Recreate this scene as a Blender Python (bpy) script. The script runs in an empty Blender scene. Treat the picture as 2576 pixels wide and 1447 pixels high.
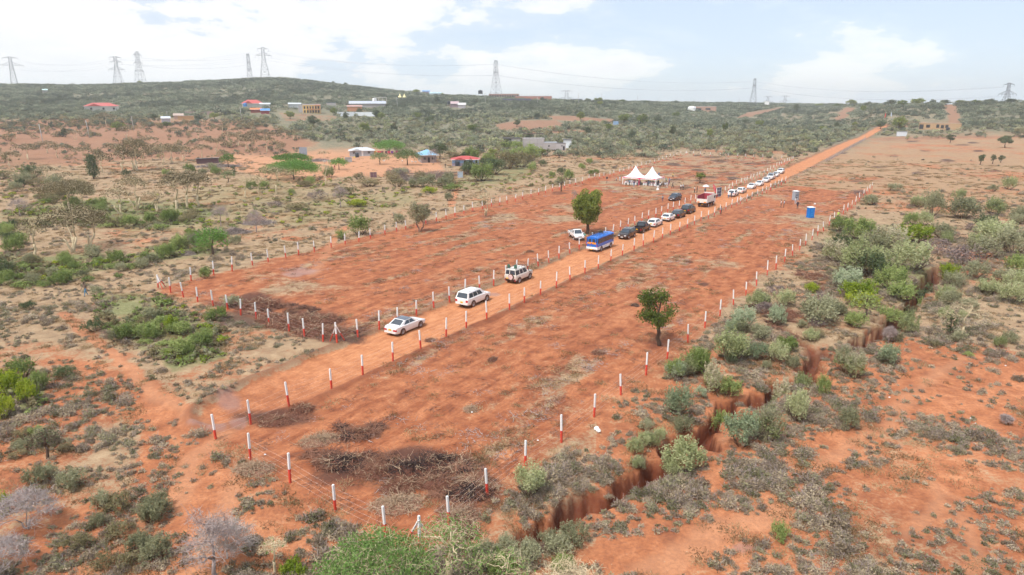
import bpy, math, random
import numpy as np
from mathutils import Vector, Matrix
PI = math.pi
sc = bpy.context.scene
COL = sc.collection
# ------------------------------------------------------------ camera, sky, sun, exposure
CAM_H = 23.2
PITCH = math.radians(15.2)
cam_d = bpy.data.cameras.new('camera'); cam_d.lens = 24.0; cam_d.sensor_width = 36.0
cam_d.clip_start = 0.5; cam_d.clip_end = 40000
cam = bpy.data.objects.new('camera', cam_d); COL.objects.link(cam)
cam.location = (0, 0, CAM_H); cam.rotation_euler = (PI/2 - PITCH, 0, 0)
sc.camera = cam
SUN_EL, SUN_AZ = math.radians(60), math.radians(-138)      # azimuth from +Y, clockwise seen from above
EXPOSURE = 0.60
SUN_STRENGTH = 2.6
w = bpy.data.worlds.new('World'); sc.world = w; w.use_nodes = True
nt = w.node_tree; nt.nodes.clear()
def N(nt, t, **k):
    n = nt.nodes.new(t)
    for a, v in k.items(): setattr(n, a, v)
    return n
def mathn(nt, op, a, b=None, c=None, clamp=False):
    n = N(nt, 'ShaderNodeMath', operation=op); n.use_clamp = clamp
    for i, v in enumerate((a, b, c)):
        if v is None: continue
        if isinstance(v, (int, float)): n.inputs[i].default_value = v
        else: nt.links.new(v, n.inputs[i])
    return n.outputs[0]
def ramp(nt, fac, stops, interp='LINEAR'):
    n = N(nt, 'ShaderNodeValToRGB'); cr = n.color_ramp; cr.interpolation = interp
    while len(cr.elements) < len(stops): cr.elements.new(0.5)
    for e, (p, c) in zip(cr.elements, stops):
        e.position = p; e.color = (*c, 1) if len(c) == 3 else c
    nt.links.new(fac, n.inputs[0]); return n.outputs[0]
def mix(nt, fac, a, b, mode='MIX'):
    n = N(nt, 'ShaderNodeMix', data_type='RGBA', blend_type=mode)
    for s, v in ((n.inputs[0], fac), (n.inputs[6], a), (n.inputs[7], b)):
        if isinstance(v, (int, float)): s.default_value = v
        elif isinstance(v, tuple): s.default_value = (*v, 1)
        else: nt.links.new(v, s)
    return n.outputs[2]
def noise(nt, vec, scale, detail=4, rough=0.55, dist=0.0, out=0):
    n = N(nt, 'ShaderNodeTexNoise'); n.inputs['Scale'].default_value = scale
    n.inputs['Detail'].default_value = detail; n.inputs['Roughness'].default_value = rough
    n.inputs['Distortion'].default_value = dist
    if vec is not None: nt.links.new(vec, n.inputs['Vector'])
    return n.outputs[out]
sky = N(nt, 'ShaderNodeTexSky', sky_type='NISHITA'); sky.sun_disc = False
sky.sun_elevation = SUN_EL; sky.sun_rotation = SUN_AZ; sky.altitude = 1600
sky.air_density = 1.0; sky.dust_density = 2.0; sky.ozone_density = 1.0
bg1 = N(nt, 'ShaderNodeBackground'); nt.links.new(sky.outputs[0], bg1.inputs[0]); bg1.inputs[1].default_value = 0.12
tc = N(nt, 'ShaderNodeTexCoord'); sep = N(nt, 'ShaderNodeSeparateXYZ'); nt.links.new(tc.outputs['Generated'], sep.inputs[0])
zz = mathn(nt, 'ADD', mathn(nt, 'MAXIMUM', sep.outputs[2], 0.0), 0.10)
cx = mathn(nt, 'DIVIDE', sep.outputs[0], zz); cy = mathn(nt, 'DIVIDE', sep.outputs[1], zz)
cmb = N(nt, 'ShaderNodeCombineXYZ'); nt.links.new(cx, cmb.inputs[0]); nt.links.new(cy, cmb.inputs[1])
n1 = noise(nt, cmb.outputs[0], 0.42, 8, 0.55, 0.25)
sv = N(nt, 'ShaderNodeVectorMath', operation='MULTIPLY'); nt.links.new(tc.outputs['Generated'], sv.inputs[0]); sv.inputs[1].default_value = (1, 1, 2.6)
n2 = noise(nt, sv.outputs[0], 5.2, 9, 0.60, 0.12)
lft = mathn(nt, 'MULTIPLY', mathn(nt, 'MULTIPLY', sep.outputs[0], -1.0), 0.30)     # more cloud towards the left
cov = mathn(nt, 'ADD', mathn(nt, 'ADD', mathn(nt, 'MULTIPLY', n1, 0.45), mathn(nt, 'MULTIPLY', n2, 0.55)), lft)
cf = ramp(nt, cov, [(0.40, (0.72,)*3), (0.50, (0.85,)*3), (0.56, (1,)*3), (0.66, (1,)*3)])
puff = mathn(nt, 'ADD', mathn(nt, 'ADD', mathn(nt, 'MULTIPLY', n2, .62), mathn(nt, 'MULTIPLY', n1, .38)), mathn(nt, 'MULTIPLY', lft, .45))
shade = ramp(nt, puff, [(0.42, (0.45, 0.52, 0.62)), (0.478, (0.50, 0.56, 0.635)), (0.492, (0.63, 0.645, 0.665)), (0.54, (0.70, 0.70, 0.70)), (0.70, (0.62, 0.635, 0.66))])
bg2 = N(nt, 'ShaderNodeBackground'); nt.links.new(shade, bg2.inputs[0]); bg2.inputs[1].default_value = 1.07
mx = N(nt, 'ShaderNodeMixShader'); nt.links.new(cf, mx.inputs[0]); nt.links.new(bg1.outputs[0], mx.inputs[1]); nt.links.new(bg2.outputs[0], mx.inputs[2])
wo = N(nt, 'ShaderNodeOutputWorld'); nt.links.new(mx.outputs[0], wo.inputs[0])
w.cycles.sampling_method = 'MANUAL'; w.cycles.sample_map_resolution = 256
sun_d = bpy.data.lights.new('sun', 'SUN'); sun_d.energy = SUN_STRENGTH; sun_d.angle = math.radians(10); sun_d.color = (1.0, 0.955, 0.90)
sun = bpy.data.objects.new('sun', sun_d); COL.objects.link(sun)
sdir = Vector((math.sin(SUN_AZ)*math.cos(SUN_EL), math.cos(SUN_AZ)*math.cos(SUN_EL), math.sin(SUN_EL)))
sun.rotation_euler = sdir.to_track_quat('Z', 'Y').to_euler()
sc.view_settings.view_transform = 'Standard'; sc.view_settings.look = 'None'
sc.view_settings.exposure = EXPOSURE; sc.view_settings.gamma = 1
cy_ = sc.cycles
cy_.max_bounces = 4; cy_.diffuse_bounces = 2; cy_.glossy_bounces = 2; cy_.transmission_bounces = 2; cy_.transparent_max_bounces = 4; cy_.volume_bounces = 1
cy_.use_adaptive_sampling = True; cy_.adaptive_threshold = 0.05
cy_.use_denoising = True
# ------------------------------------------------------------ maths: noise, terrain, pixel -> point
F = 2576*24/36.0
CT, ST = math.cos(PITCH), math.sin(PITCH)
def vn(x, y, s=0):
    xi = np.floor(x).astype(np.int64); yi = np.floor(y).astype(np.int64); fx = x-xi; fy = y-yi
    fx = fx*fx*(3-2*fx); fy = fy*fy*(3-2*fy)
    def h(a, b):
        n = (a*374761393 + b*668265263 + s*974634777) & 0xffffffff
        n = ((n ^ (n >> 13))*1274126177) & 0xffffffff
        return ((n ^ (n >> 16)) & 0xffff)/65535.0
    return (h(xi, yi)*(1-fx)+h(xi+1, yi)*fx)*(1-fy)+(h(xi, yi+1)*(1-fx)+h(xi+1, yi+1)*fx)*fy
def fbm(x, y, o=4, s=0):
    x = np.asarray(x, float); y = np.asarray(y, float); a = 0.5; t = 0; r = 0
    for i in range(o): r = r+a*vn(x, y, s+i*7); t += a; a *= 0.5; x = x*2.03+11.3; y = y*2.03+5.7
    return r/t
def sst(a, b, x):
    t = np.clip((np.asarray(x, float)-a)/(b-a), 0, 1); return t*t*(3-2*t)
SKYU = [-900, 0, 90, 180, 260, 330, 500, 600, 660, 720, 800, 900, 1000, 1100, 1200, 1300, 1400, 1500, 1700, 1900, 2060, 2130, 2250, 2350, 2450, 2576, 3400]
SKYV = [216, 216, 215, 217, 217, 213, 207, 202, 199, 199, 208, 220, 231, 239, 244, 248, 252, 256, 259, 261, 264, 266, 265, 264, 262, 260, 250]
R1U = [-900, 600, 1000, 1200, 1500, 1800, 2040, 2200, 2500, 3400]; R1V = [1300, 1280, 1150, 1000, 900, 1300, 1500, 860, 830, 830]
R0U = [-900, 600, 1300, 1900, 2200, 3400]; R0V = [330, 340, 400, 520, 500, 480]
def hill(x, y):
    r = np.hypot(x, y); ph = np.clip(np.arctan2(x, np.maximum(y, 1e-3)), -1.25, 1.25)
    u = 1288+F/CT*np.tan(ph); u = np.clip(u, -900, 3400)
    v = np.interp(u, SKYU, SKYV); r1 = np.interp(u, R1U, R1V); r0 = np.interp(u, R0U, R0V)
    a = (u-1288)/F; b = (v-723.5)/F
    te = -(ST+b*CT)/np.hypot(a, CT-b*ST)
    zt = CAM_H+r1*te
    t = np.clip((r-r0)/(r1-r0), 0, 1)
    z = zt*(0.45*t+0.55*t*t*(3-2*t))
    # a slight hump so that slopes face the camera
    zb = zt-(r-r1)*0.035
    z = np.where(r > r1, np.maximum(zb, -22+0*r), z)
    behind = sst(0, -60, y)
    return z*(1-behind)
def proj(x, y, z=0.0):
    dz = CAM_H-z; d = y*CT+dz*ST; up = y*ST-dz*CT
    d = np.maximum(d, 1e-3)
    return 1288+F*x/d, 723.5-F*up/d
def flat(u, v):
    a = (u-1288)/F; b = (v-723.5)/F; t = CAM_H/(ST+b*CT)
    return np.array([a*t, (CT-b*ST)*t])
TT = np.concatenate([np.arange(20, 400, 2.0), np.arange(400, 4000, 8.0)])
def at(u, v):
    "ground point seen at display pixel (u, v)"
    a = (u-1288)/F; b = (v-723.5)/F; dx, dy, dz = a, CT-b*ST, -(ST+b*CT)
    X = dx*TT; Y = dy*TT; Z = CAM_H+dz*TT
    g = hill(X, Y); k = np.nonzero(Z <= g)[0]
    if len(k) == 0: i = int(np.argmin(Z-g)); t = TT[i]
    else:
        i = max(k[0], 1); d0 = Z[i-1]-g[i-1]; d1 = Z[i]-g[i]; t = TT[i-1]+(TT[i]-TT[i-1])*d0/(d0-d1+1e-9)
    return np.array([dx*t, dy*t])
def vper(x, y):
    "display pixels per metre at a ground point"
    z = float(hill(np.array([x]), np.array([y]))[0]); return F/(y*CT+(CAM_H-z)*ST)
def polyline_d(x, y, P, W=None):
    best = np.full(np.shape(x), 1e9); wid = np.zeros(np.shape(x))
    for i in range(len(P)-1):
        a = P[i]; b = P[i+1]; d = b-a; L = d@d+1e-9
        t = np.clip(((x-a[0])*d[0]+(y-a[1])*d[1])/L, 0, 1)
        q = np.hypot(x-a[0]-t*d[0], y-a[1]-t*d[1]); m = q < best
        best = np.where(m, q, best)
        if W is not None: wid = np.where(m, W[i]+(W[i+1]-W[i])*t, wid)
    return best, wid
def inpoly(x, y, P):
    c = np.zeros(np.shape(x), bool); n = len(P)
    for i in range(n):
        x1, y1 = P[i]; x2, y2 = P[(i+1) % n]
        m = ((y1 > y) != (y2 > y)) & (x < (x2-x1)*(y-y1)/((y2-y1)+1e-12)+x1); c ^= m
    return c
def sdpoly(x, y, P):
    d, _ = polyline_d(x, y, list(P)+[P[0]]); return np.where(inpoly(x, y, P), d, -d)
# ------------------------------------------------------------ layout read from the photo (display pixels -> ground)
POST_A = [(481,705.6),(538,693),(584.4,684.9),(635.6,669.8),(675.2,660.7),(719.4,649.2),(751.9,642),(791.1,634),(833.5,624),(868.5,615),(902.8,607.5),(932.4,600.3),(968.6,590.9),(998.2,583.4),(1021,577.5),(1048.7,570.7),(1072,564),(1098.3,557.5),(1122.2,551),(1144.5,545.2),(1167.1,539),(1189.4,532.5),(1213.6,526.8),(1236.4,521.5),(1257,516.8),(1275.9,511.4),(1296.3,506.8),(1314.8,501.6),(1336,496),(1354.8,491),(1372.5,486.5),(1389.7,481.8),(1407.4,477.6),(1419.7,474.6),(1434,470.6),(1448.2,466.4),(1465,462.5),(1481.2,458.6),(1494.9,455),(1507.6,451.2),(1519.1,448.3),(1534.4,445.2),(1544.3,442.6),(1559.1,438.8),(1569.1,436.2),(1581.7,432.6),(1590.3,429.8),(1603.7,425.6),(1612.8,422.8),(1624.4,419.3),(1634.9,415.8),(1646.4,412.2),(1657,408.6),(1666.8,405.4),(1676.7,402.4),(1685.3,399.4),(1694.7,396.6),(1702.8,394),(1712.2,391)]
POST_B = [(429.7,736.5),(461.9,747.7),(497.6,757.9),(536.6,768.6),(573.4,779),(605.6,790),(644.6,801.5),(677,814.2),(727.5,832),(766.4,847.5),(813.1,860.7)]
POST_C = [(900.7,852),(954.4,832),(1000,814.5),(1047.9,795),(1091.4,777),(1131,762),(1170,746),(1207,733),(1242,719.5),(1272.6,706),(1298.9,695),(1327,684),(1354,673),(1380.8,661.8),(1406,651.8),(1433.7,641),(1456.8,631.2),(1490,617.5),(1522.6,603.8),(1540.6,595.8),(1559.7,587.2),(1579,579),(1596.7,571),(1614,563.6),(1630.6,556.8),(1649.6,548.6),(1664,542.6),(1679.4,536.4),(1693,530.6),(1708.2,525.2),(1722,518.6),(1736.6,513.4),(1749.5,508.6),(1823.7,486.0),(1832.8,481.8),(1842.5,477.3),(1851.9,473),(1863.4,468),(1872.3,463.9),(1878.4,460.6),(1887.8,456.8),(1895.4,452.9),(1903.4,449),(1910.1,445.8),(1921.1,441),(1929.7,436.6),(1937.6,432.4),(1945.2,428.2),(1952.7,424.6),(1960,421),(1965.3,418.4),(1972.8,415.0),(1979.5,411.6),(1984.9,409),(1991.6,406),(1995.4,404.3)]
POST_D = [(542.5,1101.9),(631,1065.6),(727.7,1028),(834.4,981),(913,946),(988.8,912.5),(1058.6,880),(1122.5,851),(1173,828),(1224.8,805),(1281.8,781.7),(1319,764),(1359.8,744.5),(1399.3,726),(1434.2,709),(1471.3,692),(1504.6,676.6),(1536.3,661),(1565.3,646.5),(1594.6,632.7),(1618.2,622),(1643.4,611),(1666.3,601.0),(1685.9,592.4),(1708.7,582.6),(1728.3,574.2),(1746.6,566.6),(1763.2,558.9),(1781.5,550.8),(1796.8,543.8),(1811.6,536.6),(1825.5,530.4),(1840,524),(1853.2,518),(1862,513.8),(1878.2,507),(1891.6,501.3),(1905,495.3),(1917.1,489.6),(1927.5,485),(1938.1,479.8),(1948.7,474.6),(1957.2,470),(1965.6,466.2),(1975.5,462.0)]
POST_E = [(1130,1322),(1226.4,1248),(1321.4,1173.9),(1412.6,1112),(1494.7,1048),(1562,993),(1625.2,944),(1678.6,901),(1730.5,860),(1772.9,825),(1811,795),(1845.1,767),(1876.5,743),(1903,720.5),(1929.3,698),(1951.9,677.5),(1973.4,660),(1993.8,643.8),(2011.8,629.5),(2026.5,617.5),(2042.1,605),(2056.9,593.2),(2071.4,581.6),(2084.8,570),(2098,559.8),(2109,551.1),(2120.8,541.6),(2131.5,532),(2142.6,523.4),(2152,515),(2161.6,506.6),(2171.6,497.4),(2179.6,489.7),(2187.1,482.2),(2193,475.9)]
POST_F = [(631,1160),(730.4,1216.8),(843.7,1284),(970.5,1348.4)]
POST_G = [(1744.4,391.6),(1761.9,392.2),(1786.9,393.4),(1811,394.4),(1832,396),(1854.8,397.2),(1874.7,398.6),(1894.6,399.8),(1918,401),(1942,402.4),(1965.3,403.4)]
CORNER_A = (398, 725); CORNER_C = (848.6, 869.6); CORNER_FAR = (1726, 390.6); CORNER_E = (1056, 1380)
fl = lambda L: [flat(*p) for p in L]
def fitline(P):
    P = np.array(P); c = P.mean(0); u_, s_, vt = np.linalg.svd(P-c); d = vt[0]; d = d if d[1] > 0 else -d; return c, d
cC, dC = fitline(fl(POST_C)); cD, dD = fitline(fl(POST_D)); RD = (dC+dD)/2; RD /= np.linalg.norm(RD)
RN = np.array([RD[1], -RD[0]])                               # to the right of the road
ROAD_W = abs((cD-cC)@RN)
c0 = (cC+cD)/2
s_near = (flat(600, 1010)-c0)@RD; s_end = (flat(1985, 432)-c0)@RD
ROAD = [flat(560, 1040)] + [c0+RD*s for s in np.linspace(s_near+3, s_end, 12)] + [at(2045, 404), at(2100, 377), at(2150, 353), at(2190, 335), at(2215, 322), at(2250, 316), at(2300, 312)]
RWID = [1.6]+[max(2.8, ROAD_W/2-1.3)]*12+[3.2, 3.2, 3.0, 3.0, 2.8, 2.6, 2.4]
PLOT_L = [flat(398,728), flat(1712,391), flat(1992,404.5), flat(848,866)]
PLOT_R = [flat(545,1104), flat(1056,1380), flat(1321,1176), flat(2185,486), flat(1975,466)]
GULLY = [[(1330,1345),(1400,1300),(1450,1268),(1500,1246),(1545,1240),(1585,1222),(1625,1195),(1662,1160)],
         [(1690,1092),(1725,1092),(1765,1098),(1790,1082)],
         [(1870,1002),(1915,992),(1965,972),(2010,952),(2035,938)],
         [(2052,880),(2085,884),(2120,892)],
         [(2150,868),(2195,846),(2235,812),(2262,786),(2290,772),(2322,730),(2345,700),(2362,660)],
         [(1960,815),(1995,840),(2030,862),(2052,880)], [(1640,1182),(1668,1150),(1700,1100)], [(1780,1088),(1825,1045),(1880,1002)], [(2025,945),(2050,915),(2060,885),(2100,895),(2155,868)]]
GW = [[.25,.5,.6,.4,.6,.75,.65,.35],[.35,.8,.9,.35],[.35,.7,.8,.6,.3],[.35,.6,.35],[.5,.8,1.1,1.2,1.0,1.4,1.2,.6],[.25,.3,.3,.3], [.5,.6,.5], [.4,.6,.5], [.4,.5,.5,.6,.6]]
GD = [1.9, 2.4, 2.2, 1.3, 4.0, .5, 1.7, 1.6, 1.5]
GW_W = [[flat(*p) for p in g] for g in GULLY]
def gully(x, y):
    z = np.zeros(np.shape(x)); jx = (fbm(x*.55, y*.55, 3, 31)-.5)*2.4; jy = (fbm(x*.55, y*.55, 3, 57)-.5)*2.4
    for P, W, D in zip(GW_W, GW, GD):
        d, wd = polyline_d(x+jx, y+jy, P, W)
        z = np.maximum(z, D*sst(1.0, 0.0, (d-wd*0.6)/(0.75 if D == 1.9 else .5))*(0.75+.5*fbm(x*.8, y*.8, 3, 77)))
        z = z + 0.25*sst(1, 0, (d-wd)/2.5)
    return z
PATHS = [[flat(*p) for p in q] for q in ([(790,690),(815,650),(830,612),(850,590),(872,572)], [(150,790),(300,900),(380,985),(470,1045),(560,1080)], [(560,1090),(470,1170),(440,1260),(330,1340),(250,1447)], [(620,1180),(560,1290),(520,1380),(500,1447)],
    [(1640,1447),(1790,1330),(1990,1290)], [(1990,1290),(2030,1190),(2150,1110),(2240,1060),(2330,960),(2420,900)], [(2290,1350),(2340,1300),(2380,1250)], [(2400,1447),(2450,1400),(2440,1330),(2390,1270),(2300,1180)], [(1880,1000),(1830,1090),(1760,1110)], [(1140,447),(1150,470),(1135,520)])]
PATHW = [.5, .4, .6, .5, .8, .25, .25, .25, .25, .6]
def pathmask(x, y):
    m = np.zeros(np.shape(x)); jx = (fbm(x/2, y/2, 3, 711)-.5)*1.4; jy = (fbm(x/2, y/2, 3, 721)-.5)*1.4
    for P, W in zip(PATHS, PATHW): d, _ = polyline_d(x+jx, y+jy, P); m = np.maximum(m, sst(W+.7, W-.3, d))
    return m
MOUNDS = []
def ground(x, y):
    x = np.asarray(x, float); y = np.asarray(y, float); r = np.hypot(x, y)
    z = hill(x, y)
    z = z+(fbm(x/9, y/9, 3, 3)-.5)*0.45*sst(20, 60, r)+(fbm(x/90, y/90, 3, 9)-.5)*3.0*sst(330, 800, r)
    z = z+(fbm(x*1.1, y*1.1, 3, 13)-.5)*0.14*sst(330, 120, r)
    dr, wr = polyline_d(x, y, ROAD, RWID)
    on = sst(.4, -.4, dr-wr)
    z = z-0.12*on*(r < 900)
    s = (x-c0[0])*RN[0]+(y-c0[1])*RN[1]
    berm = np.exp(-((dr-wr-0.75)/0.45)**2)*(0.18+.32*fbm(x*.8, y*.8, 3, 91))*(r < 900)
    z = z+berm*np.where(s < 0, 1.0, .65)
    # wheel ruts
    z = z-0.03*on*(np.abs(np.abs(s)-0.85) < .25)
    z = z-gully(x, y)
    for (mx_, my_, mr, mh) in MOUNDS:
        z = z+mh*np.exp(-((x-mx_)**2+(y-my_)**2)/(mr*mr))*(0.6+.8*fbm(x*2, y*2, 2, 5))
    return z
for u, v, mr, mh in [(1489, 457, 2.6, 1.0), (2333, 533, 3.0, .9), (2028, 478, 2.0, .5), (520, 1010, 3.0, .4), (1905, 700, 1.6, .5)]:
    p = flat(u, v); MOUNDS.append((p[0], p[1], mr, mh))
def gz(x, y): return float(ground(np.array([x]), np.array([y]))[0])
def P3(u, v):
    p = at(u, v); return (float(p[0]), float(p[1]), gz(p[0], p[1]))
# ------------------------------------------------------------ materials
MATS = {}
def new_mat(name):
    m = bpy.data.materials.new(name); m.use_nodes = True; nt = m.node_tree; nt.nodes.clear()
    o = N(nt, 'ShaderNodeOutputMaterial'); p = N(nt, 'ShaderNodeBsdfPrincipled'); nt.links.new(p.outputs[0], o.inputs[0])
    return m, nt, p
def plain(name, col, rough=0.6, metal=0.0, var=0.12, scale=1.5, dirt=None, dirtamt=0.0, spec=0.4, coat=0.0):
    "painted / plastic / metal surface with slight mottling and optional dust"
    if name in MATS: return MATS[name]
    m, nt, p = new_mat(name); t = N(nt, 'ShaderNodeTexCoord'); v = t.outputs['Object']
    n = noise(nt, v, scale, 5, .6)
    lo = tuple(c*(1-var) for c in col); hi = tuple(min(1, c*(1+var)) for c in col)
    c = mix(nt, n, lo, hi)
    if dirt:
        s = N(nt, 'ShaderNodeSeparateXYZ'); nt.links.new(v, s.inputs[0])
        k = mathn(nt, 'MULTIPLY', mathn(nt, 'SUBTRACT', 1.0, mathn(nt, 'MULTIPLY', s.outputs[2], 0.9, clamp=True), clamp=True), mathn(nt, 'MULTIPLY', noise(nt, v, 3.0, 5, .7), dirtamt*2), clamp=True)
        c = mix(nt, k, c, dirt)
    nt.links.new(c, p.inputs['Base Color']); p.inputs['Roughness'].default_value = rough
    p.inputs['Metallic'].default_value = metal; p.inputs['Specular IOR Level'].default_value = spec
    p.inputs['Coat Weight'].default_value = coat
    MATS[name] = m; return m
DUST = (0.36, 0.14, 0.06)
def paint(name, col, rough=.25): return plain(name, col, rough, 0, .04, 2, DUST, .22, .5, .3)
def leafmat(name, cols, scale=1.6, rnd=.35):
    if name in MATS: return MATS[name]
    m, nt, p = new_mat(name); t = N(nt, 'ShaderNodeTexCoord'); oi = N(nt, 'ShaderNodeObjectInfo')
    off = N(nt, 'ShaderNodeVectorMath', operation='SCALE'); nt.links.new(oi.outputs['Location'], off.inputs[0]); off.inputs['Scale'].default_value = .37
    ad = N(nt, 'ShaderNodeVectorMath', operation='ADD'); nt.links.new(t.outputs['Object'], ad.inputs[0]); nt.links.new(off.outputs[0], ad.inputs[1])
    n = noise(nt, ad.outputs[0], scale, 4, .65)
    n2_ = mathn(nt, 'MULTIPLY_ADD', mathn(nt, 'SUBTRACT', oi.outputs['Random'], .5), rnd, n)
    g = N(nt, 'ShaderNodeNewGeometry')
    n3 = mathn(nt, 'MULTIPLY_ADD', mathn(nt, 'SUBTRACT', g.outputs['Random Per Island'], .5), .13, n2_)
    st = [(0.28+0.44*i/(len(cols)-1), c) for i, c in enumerate(cols)]
    c = ramp(nt, n3, st)
    p.inputs['Roughness'].default_value = .75; p.inputs['Specular IOR Level'].default_value = .15
    nt.links.new(c, p.inputs['Base Color'])
    tr = N(nt, 'ShaderNodeBsdfTranslucent'); nt.links.new(c, tr.inputs[0])
    ms = N(nt, 'ShaderNodeMixShader'); ms.inputs[0].default_value = .38
    o = [x for x in nt.nodes if x.type == 'OUTPUT_MATERIAL'][0]
    nt.links.new(p.outputs[0], ms.inputs[1]); nt.links.new(tr.outputs[0], ms.inputs[2]); nt.links.new(ms.outputs[0], o.inputs[0])
    MATS[name] = m; return m
LM = {
 'acacia': leafmat('acacia_leaf', [(.09,.19,.035), (.14,.29,.055), (.20,.36,.09)]),
 'acacia_dull': leafmat('acacia_dull_leaf', [(.12,.18,.07), (.18,.25,.10), (.26,.33,.15)]),
 'dark': leafmat('dark_leaf', [(.07,.095,.045), (.11,.145,.065), (.17,.21,.10)]),
 'mid': leafmat('mid_leaf', [(.10,.145,.03), (.18,.235,.05), (.34,.37,.085)]),
 'greygreen': leafmat('grey_green_leaf', [(.21,.215,.12), (.325,.325,.19), (.47,.46,.30)]),
 'sage': leafmat('sage_leaf', [(.24,.275,.12), (.39,.425,.205), (.57,.58,.34)]),
 'blue': leafmat('blue_green_leaf', [(.21,.265,.15), (.35,.41,.25), (.52,.57,.39)]),
 'tan': leafmat('tan_bloom', [(.28,.29,.17), (.46,.43,.28), (.66,.57,.41)]),
 'green': leafmat('green_leaf', [(.16,.22,.06), (.27,.34,.11), (.40,.46,.17)]),
 'lime': leafmat('lime_leaf', [(.17,.24,.03), (.30,.38,.04), (.46,.50,.05)]),
 'olive': leafmat('olive_leaf', [(.19,.17,.085), (.29,.25,.135), (.41,.34,.20)]),
 'cushion': leafmat('cushion_leaf', [(.24,.185,.125), (.40,.32,.215), (.57,.47,.33)], 2.2, .5),
 'cushion_green': leafmat('cushion_green_leaf', [(.17,.165,.085), (.28,.265,.15), (.42,.38,.24)], 2.2, .5),
 'grass': leafmat('dry_grass', [(.19,.12,.06), (.33,.23,.125), (.48,.37,.22)], 1.5, .5),
 'hill': leafmat('hill_leaf', [(.11,.135,.09), (.18,.21,.14), (.27,.295,.205)]), 'hill_dark': leafmat('hill_dark_leaf', [(.06,.08,.055), (.105,.13,.085), (.16,.19,.12)]), 'hill_pale': leafmat('hill_pale_leaf', [(.18,.21,.135), (.29,.32,.215), (.41,.425,.30)]),
 'fever': leafmat('fever_leaf', [(.08,.068,.034), (.14,.115,.058), (.21,.175,.095)]),
 'thorn': leafmat('thorn_leaf', [(.11,.19,.05), (.18,.30,.08), (.28,.42,.14)], .9, .1),
}
bark = plain('bark_brown', (.10,.065,.045), .9, 0, .4, 6)
bark_pale = plain('bark_pale', (.60,.49,.32), .85, 0, .2, 5)
bark_grey = plain('bark_grey', (.36,.29,.27), .9, 0, .25, 5)
bark_red = plain('bark_red', (.26,.16,.12), .9, 0, .3, 5)
# ------------------------------------------------------------ mesh builder and tagging
class MB:
    def __init__(s): s.v = []; s.f = []; s.n = 0
    def add(s, v, f, m=0):
        v = np.asarray(v, float).reshape(-1, 3)
        if isinstance(f, np.ndarray): s.f.append((f+s.n, m))
        else:
            by = {}
            for q in f: by.setdefault(len(q), []).append(q)
            for q in by.values(): s.f.append((np.array(q)+s.n, m))
        s.v.append(v); s.n += len(v); return s
    def box(s, c, d, m=0, rz=0.0, top=1.0):
        x, y, z = d[0]/2, d[1]/2, d[2]/2; q = np.array([(i, j, k) for k in (-1, 1) for j in (-1, 1) for i in (-1, 1)], float)
        sc_ = np.where(q[:, 2:3] > 0, top, 1.0); q = q*np.array([x, y, z]); q[:, :2] *= sc_
        if rz: ca, sa = math.cos(rz), math.sin(rz); q[:, :2] = q[:, :2]@np.array([[ca, sa], [-sa, ca]])
        return s.add(q+np.array(c), [(0,2,3,1), (4,5,7,6), (0,1,5,4), (2,6,7,3), (0,4,6,2), (1,3,7,5)], m)
    def tube(s, path, rad, n=6, m=0, cap=True):
        P = np.asarray(path, float); R = np.broadcast_to(np.asarray(rad, float), (len(P),))
        T = np.gradient(P, axis=0); T /= np.linalg.norm(T, axis=1, keepdims=True)+1e-9
        ref = np.array([0.0, 0, 1]) if abs(T[0][2]) < .9 else np.array([1.0, 0, 0])
        A = np.cross(T, ref); A /= np.linalg.norm(A, axis=1, keepdims=True)+1e-9; B = np.cross(T, A)
        th = np.arange(n)*2*PI/n
        V = P[:, None]+R[:, None, None]*(A[:, None]*np.cos(th)[None, :, None]+B[:, None]*np.sin(th)[None, :, None])
        i = np.arange(len(P)-1)[:, None]*n; j = np.arange(n)[None]; k = (j+1) % n
        f = np.stack([i+j, i+k, i+n+k, i+n+j], -1).reshape(-1, 4)
        b = s.n; s.add(V, f, m)
        if cap: s.f.append((np.array([[b+q for q in range(n)][::-1]]), m)); s.f.append((np.array([[b+(len(P)-1)*n+q for q in range(n)]]), m))
        return s
    def cyl(s, c, r, h, n=16, m=0, axis='z', r2=None):
        d = {'z': (0, 0, 1), 'y': (0, 1, 0), 'x': (1, 0, 0)}[axis]; c = np.array(c, float); d = np.array(d, float)
        return s.tube([c-d*h/2, c+d*h/2], [r, r if r2 is None else r2], n, m)
    def quadpatch(s, q, m=0): return s.add(q, [tuple(range(len(q)))], m)
    def mesh(s, name, mats, smooth=False, ang=None):
        me = bpy.data.meshes.new(name); V = np.concatenate(s.v).astype(np.float32)
        me.vertices.add(len(V)); me.vertices.foreach_set('co', V.ravel())
        li = np.concatenate([f.ravel() for f, m in s.f]); cnt = np.concatenate([np.full(len(f), f.shape[1]) for f, m in s.f])
        mi = np.concatenate([np.full(len(f), m) for f, m in s.f])
        me.loops.add(len(li)); me.loops.foreach_set('vertex_index', li.astype(np.int32))
        me.polygons.add(len(cnt)); st = np.concatenate([[0], np.cumsum(cnt)[:-1]]); me.polygons.foreach_set('loop_start', st.astype(np.int32))
        me.polygons.foreach_set('material_index', mi.astype(np.int32))
        for m in (mats if isinstance(mats, (list, tuple)) else [mats]): me.materials.append(m)
        me.update(calc_edges=True)
        if smooth or ang:
            me.polygons.foreach_set('use_smooth', np.ones(len(cnt), bool))
            if ang: me.set_sharp_from_angle(angle=math.radians(ang))
        else: me.polygons.foreach_set('use_smooth', np.zeros(len(cnt), bool))
        return me
    def obj(s, name, mats, parent=None, **k): return link(name, s.mesh(name, mats, **k), parent)
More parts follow.
